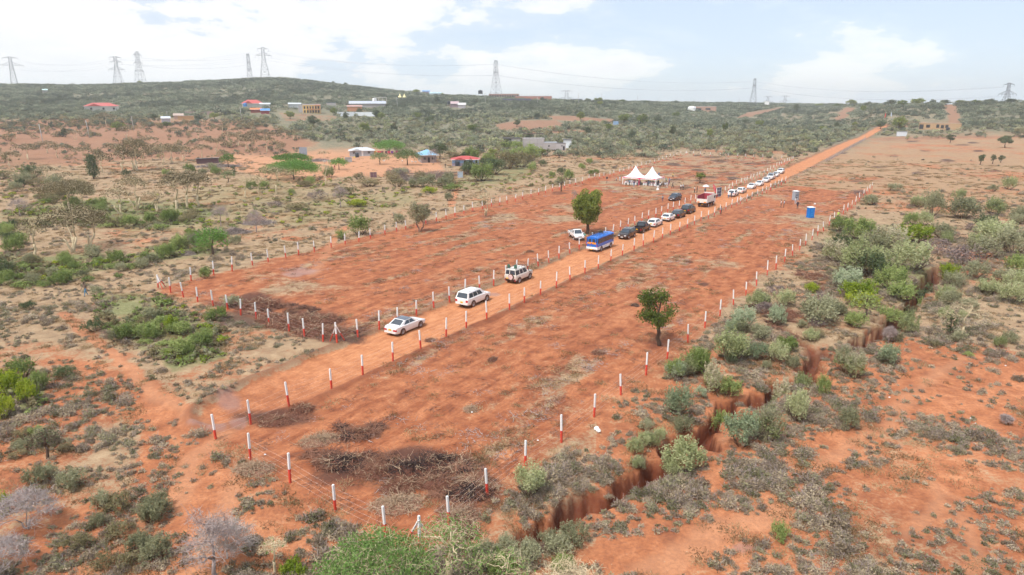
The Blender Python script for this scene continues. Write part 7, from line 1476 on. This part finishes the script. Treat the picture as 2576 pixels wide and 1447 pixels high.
# ------------------------------------------------------------ brushwood heaps
M_clod = plain('dark_clod', (.13,.05,.032), .95, 0, .4, 4); M_char = plain('char', (.055,.035,.032), .95, 0, .5, 4); M_root = plain('dry_root', (.26,.125,.08), .9, 0, .3, 6); M_straw = plain('bleached_root', (.42,.30,.20), .9, 0, .25, 6)
PILES = [(740,815,150,20,0,'long dark heap of uprooted brush behind the near end of the left plot, farther part'),(800,838,130,22,0,'dark heap of uprooted brush right beside the corner braces'),(655,770,120,18,0,'brush heap stretching along the short fence, left part'),(690,800,100,18,0,'brush heap touching the short fence near its middle'),(815,808,110,16,0,'brush heap on the inner side near the braces'),(880,836,60,14,0,'small brush heap between braces and white saloon'),
         (905,1092,100,22,0,'separate brush heap with pale branches in the middle of the right plot'),(805,1110,110,16,2,'straw coloured heap of dry roots left of the separate brush heap'),(870,1168,130,24,1,'charred heap at the left end of the burnt row'),(945,1190,120,26,0,'brown root heap in the burnt row, second from left'),(1040,1185,150,30,1,'charred heap with long pale branches in the middle of the burnt row'),(1010,1225,120,26,0,'brown root heap in front of the charred middle heap'),(1110,1165,130,26,1,'charred heap with a leaning branch at the top of the burnt row'),
         (1085,1215,120,26,0,'brown root heap right of the burnt middle'),(1180,1245,130,34,1,'charred heap beside the near post of the right fence'),(1160,1300,120,30,2,'bleached root heap below the charred right hand heap'),(1225,1230,70,24,0,'dark heap behind the near post of the right fence'),(1000,1270,150,18,2,'low scatter of bleached roots in front of the burnt row'),(640,1075+110,120,16,2,'dry root scatter beside the near end fence'),(700,1060,100,16,0,'low brush heap left inside the right plot near the road'),(760,1030,90,12,0,'small brush heap by the road fence'),
         (1185,1030,44,14,2,'single bleached dead bush lying in the right plot'),(1240,905,26,12,0,'dark stump with roots in the right plot'),(1505,890,44,12,0,'dark stump and twig heap left of the young tree'),(1598,768,26,10,1,'burnt stump left above the young tree'),(1732,660,24,10,0,'upturned root in the far part of the right plot'),(1315+20,632+2,26,8,0,'small brush heap beside the boxy car in the left plot'),(1160,760-20,30,10,0,'root heap behind the big white off-road car'),(945,800,40,14,0,'straw heap left of the white saloon'),(1085,852,40,12,0,'brush lump between two right road posts'),
         (2050,700,80,26,0,'large brown brush heap beside the far thicket'),(1965,790,100,20,0,'brown brush heap on the strip, farther one'),(1945,845,90,20,2,'bleached brush heap on the strip, nearer one'),(1910,770,60,14,0,'low brush heap right of the right fence posts'),(1100,815,0,0,0,''),(1030,600,0,0,0,''),(775,440,0,0,0,''),(800,405,70,10,3,'dead thorn pen at the left of the farmyard'),(590,600-15,90,14,3,'grey dead branch hedge left of the green flat topped tree'),(650,563,90,12,3,'grey fallen branches right of the dead trees'),(470,640,60,10,3,'grey brush strip left of the green flat topped tree'),(545,419,120,9,3,'dull brush hedge in front of the plum shed'),(1040,452,110,10,3,'long brush hedge in front of the tilled patch'),(1545,1180,0,0,0,'')]
PMESH = [[make_pile(6, .8, 300+10*k+i, m_, 850) for i in range(3)] for k, m_ in enumerate([[M_clod, M_root, M_straw], [M_clod, M_char, M_straw], [M_root, M_straw, M_straw], [plain('grey_brush', (.20,.16,.14), .95, 0, .3), plain('grey_brush_twig', (.27,.22,.20), .95, 0, .3), bark_grey]])]
for i, (u, v, w_, h_, k, lab) in enumerate(PILES):
    if not lab: continue
    x, y = at(u, v); s = vper(x, y); W = w_/s; o = link('brushwood_heap', PMESH[k][i % 3], None, (x, y, gz(x, y)-.05), (0, 0, (.15 if u > 600 else 0)+rngg.normal()*.25)); q = W/6; o.scale = (q, max(q*1.1, .4), max(.35, min(1.1, q*1.15))); tag(o, lab, 'brush heap', 'heaps of uprooted brush')
# ------------------------------------------------------------ ground cover and far bush as instanced masses
def protocol(name, meshes):
    c = bpy.data.collections.new(name)
    for i, m_ in enumerate(meshes): o = bpy.data.objects.new('%s_%02d' % (name, i), m_); c.objects.link(o)
    return c
def scatter(name, pts, scl, idx_, rot, coll, label, cat, sz=None):
    me = bpy.data.meshes.new(name); me.vertices.add(len(pts)); me.vertices.foreach_set('co', np.asarray(pts, np.float32).ravel())
    a = me.attributes.new('sc', 'FLOAT_VECTOR', 'POINT'); s3 = np.stack([scl, scl, scl*(1 if sz is None else sz)], -1); a.data.foreach_set('vector', s3.astype(np.float32).ravel())
    a = me.attributes.new('ix', 'INT', 'POINT'); a.data.foreach_set('value', idx_.astype(np.int32)); a = me.attributes.new('ro', 'FLOAT_VECTOR', 'POINT'); a.data.foreach_set('vector', np.stack([rot*0, rot*0, rot], -1).astype(np.float32).ravel())
    o = link(name, me); tag(o, label, cat, kind='stuff'); g = bpy.data.node_groups.new(name, 'GeometryNodeTree'); g.interface.new_socket('Geometry', in_out='INPUT', socket_type='NodeSocketGeometry'); g.interface.new_socket('Geometry', in_out='OUTPUT', socket_type='NodeSocketGeometry')
    gi = g.nodes.new('NodeGroupInput'); go = g.nodes.new('NodeGroupOutput'); ip = g.nodes.new('GeometryNodeInstanceOnPoints'); ci = g.nodes.new('GeometryNodeCollectionInfo'); ci.inputs['Collection'].default_value = coll; ci.inputs['Separate Children'].default_value = True; ci.inputs['Reset Children'].default_value = True
    ip.inputs['Pick Instance'].default_value = True; g.links.new(gi.outputs[0], ip.inputs['Points']); g.links.new(ci.outputs[0], ip.inputs['Instance'])
    for nm, tp, sk in (('sc', 'FLOAT_VECTOR', 'Scale'), ('ix', 'INT', 'Instance Index'), ('ro', 'FLOAT_VECTOR', 'Rotation')):
        na = g.nodes.new('GeometryNodeInputNamedAttribute'); na.data_type = tp; na.inputs['Name'].default_value = nm; g.links.new([q for q in na.outputs if q.enabled and q.name == 'Attribute'][0], ip.inputs[sk])
    g.links.new(ip.outputs[0], go.inputs[0]); md = o.modifiers.new('instances', 'NODES'); md.node_group = g; return o
def region(x, y):
    "display pixel of points on the macro terrain and masks used to thin the plants"
    u, v = proj(x, np.maximum(y, 5), hill(x, y)); ok = (y > 12) & (u > -260) & (u < 2840)
    pl = np.maximum(sdpoly(x, y, PLOT_L), sdpoly(x, y, PLOT_R)); dr, wr = polyline_d(x, y, ROAD, RWID); gu = gully(x, y); return u, v, ok, pl, dr-wr, gu
def pin(u, v, P): return inpoly(u, v, P)
HOMEY = [(560,388),(690,398),(800,378),(930,374),(1100,402),(1135,425),(1130,440),(1000,442),(860,447),(770,440),(700,420)]
REDF = [[(1240,316),(1300,303),(1400,302),(1425,316),(1380,328),(1260,330)],[(1345,296),(1420,291),(1540,299),(1560,309),(1420,306)],[(1842,302),(1880,283),(1960,271),(1992,270),(1900,292),(1860,302)],[(2092,306),(2108,285),(2124,271),(2156,272),(2142,284),(2120,306)],[(2369,262),(2406,262),(2416,290),(2422,312),(2385,312),(2381,285)],[(690,276),(840,280),(850,305),(700,308)],[(2310,305),(2415,305),(2420,330),(2310,330)]]
BARE = [[(150,900),(320,1000),(360,1090),(330,1200),(420,1300),(500,1447),(560,1447),(600,1200),(520,1110),(470,1060),(380,960),(260,920)], [(1480,1447),(1650,1260),(1990,1330),(1760,1370),(1720,1447)], [(2230,860),(2700,930),(2700,1040),(2300,1040)]]
rng = np.random.default_rng(2024)
allb = [m_ for k_ in sorted(BUSHP) for m_ in BUSHP[k_]]; bi = {m_.name: i for i, m_ in enumerate(allb)}
scatter('small_bushes', np.array([tuple(q[0].location) for q in SMALL]), np.array([q[0].scale[0] for q in SMALL]), np.array([bi[q[0].data.name] for q in SMALL]), np.array([q[0].rotation_euler[2] for q in SMALL]), protocol('lone_bush', allb), 'small far bushes dotted over the plain', 'bushes')
for q in SMALL: bpy.data.objects.remove(q[0])
# low dry cushions
CM_ = [make_cushion(1.3, .42, 600+i, LM['cushion'] if i % 4 != 3 else LM['cushion_green']) for i in range(8)]+[make_cushion(1.0, .5, 650+i, LM['cushion_green'], 200, 30) for i in range(2)]
n = 60000; ph = rng.uniform(math.radians(-43), math.radians(43), n); r = 24+rng.uniform(0, 1, n)**1.15*330; x = r*np.sin(ph); y = r*np.cos(ph); u, v, ok, pl, rdd, gu = region(x, y)
cl = fbm(x/5.5, y/5.5, 3, 801); cl2 = fbm(x/22, y/22, 3, 811)
dn = np.clip((cl-.44)*5, 0, 1)*np.clip(.35+1.6*(cl2-.30), .12, 1)
dn = dn*(.30+.70*sst(500, 700, v))
rightf = (u > 1990) & (v < 500); dn = np.where(rightf, dn*.22, dn); midR = (u > 2050) & (v > 480) & (v < 900); dn = np.where(midR, np.clip(dn*1.5+.12, 0, 1), dn)
dn = np.where((u < 1500) & (v < 760) & (v > 430), dn*.55, dn)
for q in BARE: dn = np.where(pin(u, v, q), dn*.22, dn)
dn = np.where(pin(u, v, HOMEY), 0, dn)
dn = np.where(pl > -1.2, 0, dn); dn = np.where(rdd < .6, 0, dn); dn = dn*(1-pathmask(x, y)); dn = np.where(gu > .6, 0, dn); dn = np.where(v < 372, 0, dn)
k = ok & (rng.random(n) < dn); x, y, r = x[k], y[k], r[k]; nn = len(x); s_ = rng.uniform(.45, 1.25, nn)*(1+.4*rng.random(nn)**6)*(.8+.5*(cl[k]-.4)*2); s_ *= 1+.25*sst(120, 300, r)
o_ = np.argsort(-(s_/r)); ix = rng.integers(0, 10, nn); ro = rng.uniform(0, 6.28, nn); z = ground(x, y)-.03
first = [i for i in o_ if True][:300]; rest = o_[300:]; ui, vi = proj(x, y, z)
def cush_label(i):
    u_, v_ = ui[i], vi[i]; mk = min(MARKS, key=lambda m_: (m_[0]-u_)**2+((m_[1]-v_)*1.6)**2)[2]; return mk
for i in first:
    o = link('low_shrub', CM_[ix[i]], None, (x[i], y[i], z[i]), (0, 0, ro[i]), (s_[i], s_[i], s_[i]*(.8+.4*((i*7919) % 100)/100))); mk = cush_label(i); kd = 'olive green low shrub' if ix[i] in (3, 7, 8, 9) else 'grey brown cushion shrub'
    tag(o, '%s growing %s' % (kd, mk), 'low shrub', '%ss %s' % (kd, mk))
cc = protocol('cushion', CM_)
scatter('scrub', np.stack([x, y, z], 1)[rest], s_[rest], ix[rest], ro[rest], cc, 'grey brown dry scrub cushions covering the red earth', 'scrub', rng.uniform(.7, 1.3, len(rest)))
print('cushions', nn)
n = 110000; ph = rng.uniform(math.radians(-43), math.radians(43), n); r = 24+rng.uniform(0, 1, n)**1.1*300; x = r*np.sin(ph); y = r*np.cos(ph); u, v, ok, pl, rdd, gu = region(x, y)
c1 = fbm(x/2.6, y/2.6, 3, 881); d1 = np.clip((c1-.40)*4, 0, 1)*(.25+.75*sst(520, 760, v)); d1 = np.where((u > 1990) & (v < 500), d1*.12, d1); d1 = np.where((u < 1500) & (v < 700), d1*.6, d1)
for q in BARE: d1 = np.where(pin(u, v, q), d1*.55, d1)
d1 = np.where(pin(u, v, HOMEY), 0, d1); d1 = np.where(pl > -.8, 0, d1); d1 = np.where(rdd < .5, 0, d1)*(1-.8*pathmask(x, y)); d1 = np.where(gu > .25, 0, d1); d1 = np.where(v < 372, 0, d1)
k = ok & (rng.random(n) < d1*.8); x, y, r = x[k], y[k], r[k]; nn = len(x)
SC = [make_cushion(.75, .26, 700+i, LM['cushion'] if i % 3 else LM['cushion_green'], 90, 26) for i in range(6)]
scatter('small_scrub', np.stack([x, y, ground(x, y)-.02], 1), rng.uniform(.45, 1.25, nn), rng.integers(0, 6, nn), rng.uniform(0, 6.28, nn), protocol('small_cushion', SC), 'small dry tufts sprinkled over the red earth between the cushions', 'scrub'); print('small', nn)
# dry grass tufts and twig litter, also inside the plots
GT = []
for i in range(6):
    b = MB(); rg = np.random.default_rng(900+i); m_ = 60; O = rg.normal(size=(m_, 3))*np.array([.30, .30, 0]); ribbons(b, rg, O, rvec(rg, m_)*np.array([1, 1, .4])+np.array([0, 0, .75]), .20, .035, 0, .4); GT.append(b.mesh('tuft', [LM['grass']]))
for i in range(3):
    b = MB(); rg = np.random.default_rng(930+i); m_ = 26; O = rg.normal(size=(m_, 3))*np.array([.35, .35, .02]); O[:, 2] = np.abs(O[:, 2])+.03; ribbons(b, rg, O, rvec(rg, m_)*np.array([1, 1, .12]), .42, .045, 0, .4); GT.append(b.mesh('twigs', [M_root if i else bark_grey]))
n = 90000; ph = rng.uniform(math.radians(-43), math.radians(43), n); r = 24+rng.uniform(0, 1, n)**1.2*300; x = r*np.sin(ph); y = r*np.cos(ph); u, v, ok, pl, rdd, gu = region(x, y)
c1 = fbm(x/3.2, y/3.2, 4, 1001); sx = (x*RD[0]+y*RD[1]); sy = (x*RN[0]+y*RN[1]); stk = fbm(sx/16, sy/2.2, 4, 301)
d1 = np.clip((c1-.46)*4, 0, 1); d1 = np.where(pl > 0, np.clip((stk-.50)*4, 0, 1)*.6+.05, d1); d1 = np.where(rdd < .2, 0, d1); d1 = np.where(gu > .3, 0, d1)
for q in BARE: d1 = np.where(pin(u, v, q), d1*.25, d1)
d1 = np.where(pin(u, v, HOMEY), d1*.1, d1); d1 = np.where(v < 372, 0, d1); d1 = np.where((v > 1000) & (pl < 0), d1*.45, d1)
k = ok & (rng.random(n) < d1*.8); x, y, r = x[k], y[k], r[k]; inp = pl[k] > 0; nn = len(x); z = ground(x, y)-.01; ix = np.where(inp & (rng.random(nn) < .55), rng.integers(6, 9, nn), rng.integers(0, 6, nn)); s_ = rng.uniform(.5, 1.2, nn)*(1+.6*sst(100, 300, r))
scatter('dry_grass', np.stack([x, y, z], 1), s_, ix, rng.uniform(0, 6.28, nn), protocol('tuft', GT), 'straw coloured dry grass and twig litter on the red earth', 'grass'); print('tufts', nn)
DEBR = [[(770,1140),(880,1130),(1000,1155),(1130,1130),(1190,1175),(1270,1215),(1250,1290),(1180,1320),(1090,1280),(1000,1265),(950,1215),(870,1195),(780,1170)], [(590,735),(700,765),(800,775),(900,805),(930,840),(860,862),(790,850),(700,815),(610,780)], [(850,1075),(960,1070),(960,1105),(860,1110)], [(2000,680),(2080,690),(2070,730),(1990,730)], [(1920,770),(2010,780),(2000,860),(1930,850)], [(1130,1300),(1230,1250),(1220,1340),(1140,1360)]]
DP = [make_pile(1.5, .38, 1800+i, m_, 150) for i, m_ in enumerate([[M_clod, M_root, M_root], [M_char, M_char, M_root], [M_clod, M_char, M_root], [M_clod, M_root, M_straw], [M_char, M_root, M_root]])]
XX = []; 
for q in DEBR:
    P_ = np.array(q, float); m_ = int((P_[:, 0].max()-P_[:, 0].min())*(P_[:, 1].max()-P_[:, 1].min())/ (150 if P_[:, 1].mean() > 1000 else 60)); uu = rng.uniform(P_[:, 0].min(), P_[:, 0].max(), m_); vv = rng.uniform(P_[:, 1].min(), P_[:, 1].max(), m_); k_ = inpoly(uu, vv, q); XX += [flat(a_, b_) for a_, b_ in zip(uu[k_], vv[k_])]
XX = np.array(XX); dns = fbm(XX[:, 0]/1.8, XX[:, 1]/1.8, 3, 1901); XX = XX[(dns > .48) & (rng.random(len(XX)) < .5)]; nn = len(XX)
scatter('debris', np.stack([XX[:, 0], XX[:, 1], ground(XX[:, 0], XX[:, 1])-.03], 1), rng.uniform(.3, .95, nn), rng.integers(0, 5, nn), rng.uniform(0, 6.28, nn), protocol('clod', DP), 'churned dark clods, roots and burnt twigs strewn between the brush heaps', 'debris', .6); print('debris', nn)
# green herbs
GH = [make_bush(.7, 1.4, 1100+i, LM[k_], .55, .11, sprig=False, lobes=4) for i, k_ in enumerate(('green', 'green', 'greygreen', 'lime', 'olive'))]
n = 55000; ph = rng.uniform(math.radians(-43), math.radians(20), n); r = 24+rng.uniform(0, 1, n)*300; x = r*np.sin(ph); y = r*np.cos(ph); u, v, ok, pl, rdd, gu = region(x, y); d1 = np.zeros(n)
GREENP = [([(-250,735),(0,722),(180,705),(330,660),(560,635),(520,590),(330,640),(150,640),(0,640),(-250,640)], .9), ([(-100,540),(200,500),(330,510),(560,520),(520,560),(390,585),(160,570),(-100,600)], .6), ([(240,745),(420,735),(560,830),(570,900),(440,930),(330,880),(240,815)], .65), ([(-100,930),(110,950),(110,1040),(0,1070),(-200,1060)], .8), ([(330,500),(700,440),(900,450),(760,540),(500,600)], .18), ([(-100,400),(0,410),(220,470),(260,500),(-100,520)], .22), ([(600,500),(1040,470),(1060,520),(700,580)], .22), ([(2080,560),(2250,560),(2360,700),(2300,790),(2100,760),(2060,640)], .7), ([(1110,470),(1340,430),(1420,460),(1200,500)], .2)]
gn = fbm(x/4, y/4, 3, 1201)
for q, a in GREENP: d1 = np.maximum(d1, a*pin(u, v, q)*np.clip((gn-.38)*4, 0, 1))
d1 = np.where(pl > -1, 0, d1); d1 = np.where(gu > .4, 0, d1); k = ok & (rng.random(n) < d1*.8); x, y = x[k], y[k]; nn = len(x)
scatter('green_herbs', np.stack([x, y, ground(x, y)-.03], 1), rng.uniform(.5, 1.3, nn), rng.integers(0, 5, nn), rng.uniform(0, 6.28, nn), protocol('herb', GH), 'soft green undergrowth in the moist belts of the left plain', 'undergrowth'); print('herbs', nn)
# bush belt and hill bush
FB = [make_bush(2.4, 3.4, 1300+i, LM[k_], .5, .30, lobes=6, sprig=False, bloom=bl) for i, (k_, bl) in enumerate([('greygreen', None), ('sage', LM['tan']), ('hill_pale', None), ('greygreen', LM['tan']), ('hill_pale', None), ('hill', None), ('hill_dark', None), ('olive', None)])]
FB2 = [make_bush(3.2, 6.5, 1400+i, LM[k_], .42, .50, lobes=9, sprig=False, bloom=bl) for i, (k_, bl) in enumerate([('hill_pale', None), ('hill', None), ('hill', None), ('hill_pale', None), ('hill_dark', None), ('hill_dark', None)])]
def belt(x, y, v, u):
    lim = np.interp(u, [0, 300, 560, 640, 760, 860, 1000, 1150, 1240, 1330, 1400, 1560, 1640, 1700, 1990, 2100, 2190, 2250, 2576], [330, 330, 312, 335, 352, 366, 372, 385, 398, 402, 396, 404, 392, 378, 398, 372, 338, 342, 345]); return lim-v
n = 60000; ph = rng.uniform(math.radians(-43), math.radians(43), n); r = np.sqrt(rng.uniform(250**2, 640**2, n)); x = r*np.sin(ph); y = r*np.cos(ph); u, v, ok, pl, rdd, gu = region(x, y); bl_ = belt(x, y, v, u)
dn = sst(-4, 6, bl_+(fbm(x/12, y/12, 3, 1501)-.5)*30)*np.clip(.25+2.2*(fbm(x/16, y/16, 3, 1511)-.36), .08, 1)*.45
for q in REDF: dn = np.where(pin(u, v, q), 0, dn)
dn = np.where(pin(u, v, HOMEY), 0, dn); dn = np.where(pl > -2, 0, dn); dn = np.where(rdd < 2.5, 0, dn)
blocks = [(o.matrix_world.translation.x if False else o.location.x, o.location.y, 10 if o['category'] in ('house', 'building') else 5) for o in COL.objects if o.parent is None and o.get('category') in ('house', 'building', 'shed', 'water tank', 'wall', 'frame', 'screen', 'tower', 'hut')]
front = np.zeros(n, bool)
def clear(x, y):
    m_ = np.zeros(len(x), bool)
    for bx_, by_, br in blocks:
        d_ = np.array([bx_, by_]); L_ = np.linalg.norm(d_); d_ = d_/L_; al = x*d_[0]+y*d_[1]; la = np.abs(x*d_[1]-y*d_[0]); m_ |= (al > L_-(16 if br > 5 else 9)*(L_/500)**.5) & (al < L_+16) & (la < br*1.1)
    return m_
dn = np.where(clear(x, y), 0, dn)
BRN = [(-260,312),(200,304),(450,300),(640,306),(800,362),(700,392),(420,398),(-260,436)]; dn = np.maximum(dn, pin(u, v, BRN)*np.clip((fbm(x/14, y/14, 3, 1521)-.40)*2, 0, 1)*.16*(~clear(x, y)))
k = ok & (rng.random(n) < dn); x, y, r, bu, bv = x[k], y[k], r[k], u[k], v[k]; nn = len(x); z = ground(x, y)-.1; s_ = rng.uniform(.5, 1.2, nn)*(1+.9*rng.random(nn)**5); ix = rng.choice(8, nn, p=[.20, .13, .20, .11, .11, .07, .11, .07]); ix = np.where(pin(bu, bv, BRN), rng.choice([5, 7, 7, 6], nn), ix); ro = rng.uniform(0, 6.28, nn); print('belt', nn)
near = np.argsort(-(s_/r))[:0]; nearset = set(near.tolist())
FBL = ['grey green', 'cream flowering', 'dull green', 'buff flowering', 'bluish', 'fresh green', 'dark', 'olive']
for i in near:
    mk = min(MARKS, key=lambda m_: (m_[0]-bu[i])**2+((m_[1]-bv[i])*1.6)**2)[2]; o = link('bush', FB[ix[i]], None, (x[i], y[i], z[i]), (0, 0, ro[i]), s_[i]); tag(o, '%s bush in the far belt, %s' % (FBL[ix[i]], mk), 'bush', 'far belt: %s bushes %s' % (FBL[ix[i]], mk))
rest = np.array([i for i in range(nn) if i not in nearset]); scatter('bush_belt', np.stack([x, y, z], 1)[rest], s_[rest], ix[rest], ro[rest], protocol('belt_bush', FB), 'dense grey green bush belt between the plots and the hills', 'bushland')
n = 150000; ph = rng.uniform(math.radians(-43), math.radians(43), n); r = np.sqrt(rng.uniform(600**2, 1750**2, n)); x = r*np.sin(ph); y = r*np.cos(ph); u, v, ok, pl, rdd, gu = region(x, y)
h0 = hill(x, y); dn = np.clip(.35+1.8*(fbm(x/40, y/40, 3, 1601)-.34), .12, 1)*.62; r1_ = np.interp(u, R1U, R1V); dn = np.where(r > r1_+60, dn*.25, dn)
dn = np.clip(dn*1.35, 0, 1); ridge = (u > 1880) & (u < 2420) & (v > 262) & (v < 322); dn = np.where(ridge, dn*.55, dn)
for q in REDF: dn = np.where(pin(u, v, q), 0, dn)
dn = np.where(clear(x, y), 0, dn); k = ok & (rng.random(n) < dn); x, y, r = x[k], y[k], r[k]; nn = len(x); s_ = rng.uniform(.6, 1.15, nn); ix = rng.choice(6, nn, p=[.22, .28, .14, .12, .16, .08]); pn = fbm(x/55, y/55, 3, 1701)+rng.normal(size=nn)*.05; ix = np.where(pn > .56, rng.choice([4, 5, 4, 1], nn), np.where(pn < .42, rng.choice([0, 2, 3, 1], nn), ix)); s_ = s_*(.75+.8*fbm(x/30, y/30, 3, 1711))
scatter('hill_bush', np.stack([x, y, ground(x, y)-.3], 1), s_, ix, rng.uniform(0, 6.28, nn), protocol('hill_bush_proto', FB2), 'continuous bush covering the hill and the far ridges', 'bushland', rng.uniform(.8, 1.15, nn)); print('hill', nn)
# skyline trees on the right ridge
for i, (u, v, w_, h_) in enumerate([(2140,268,30,12),(2185,269,26,10),(2238,267,34,12),(2268,268,26,13),(2307,266,40,14),(2345,266,16,12),(2380,265,34,10),(2415,263,26,8),(2455,264,20,9),(2490,262,30,9),(2540,262,30,9),(2060,270,24,8),(2105,271,22,8),(1700,262,20,8),(1622,262,22,7),(1565,260,20,8),(1505,257,28,10),(1478,257,18,8),(1365,256,16,9),(1110,240,14,6),(1048,236,22,8),(838,212,10,6),(870,216,12,6),(352,212,12,7),(362,213,8,5)]):
    x, y = at(u, v); s = vper(x, y); tm, cm = dkp[i % 4]; lab = 'small round tree on the %s skyline' % ('right hand' if u > 2000 else 'middle' if u > 1300 else 'left hand hill')
    t = thing('skyline_tree', (x, y, gz(x, y)), i*2.1, lab, 'tree', lab+'s'); link('trunk', tm, t); link('crown', cm, t); t.scale = (w_/s/6.2, w_/s/6.2, max(.6, h_/s/6*1.3))
# ------------------------------------------------------------ the air
HAZE_D = 0.00021
if HAZE_D:
    hb = MB(); hb.box((0, 2500, 60), (9000, 13000, 1)); bpy.data.meshes.remove(hb.mesh('x', [])); zmin, zmax = float(GZ.min())-1.5, 132.0
    hb = MB(); hb.box((0, 0, (zmin+zmax)/2), (12400, 12400, zmax-zmin)); mh = bpy.data.materials.new('haze'); mh.use_nodes = True; nt = mh.node_tree; nt.nodes.clear(); o_ = N(nt, 'ShaderNodeOutputMaterial'); pv = N(nt, 'ShaderNodeVolumePrincipled'); pv.inputs['Color'].default_value = (.86, .93, 1.0, 1); pv.inputs['Density'].default_value = HAZE_D; pv.inputs['Anisotropy'].default_value = .2; nt.links.new(pv.outputs[0], o_.inputs['Volume'])
    ho = hb.obj('haze', [mh], None); tag(ho, 'thin bluish haze filling the distance', 'haze', kind='stuff')
print('objects', len(COL.objects))
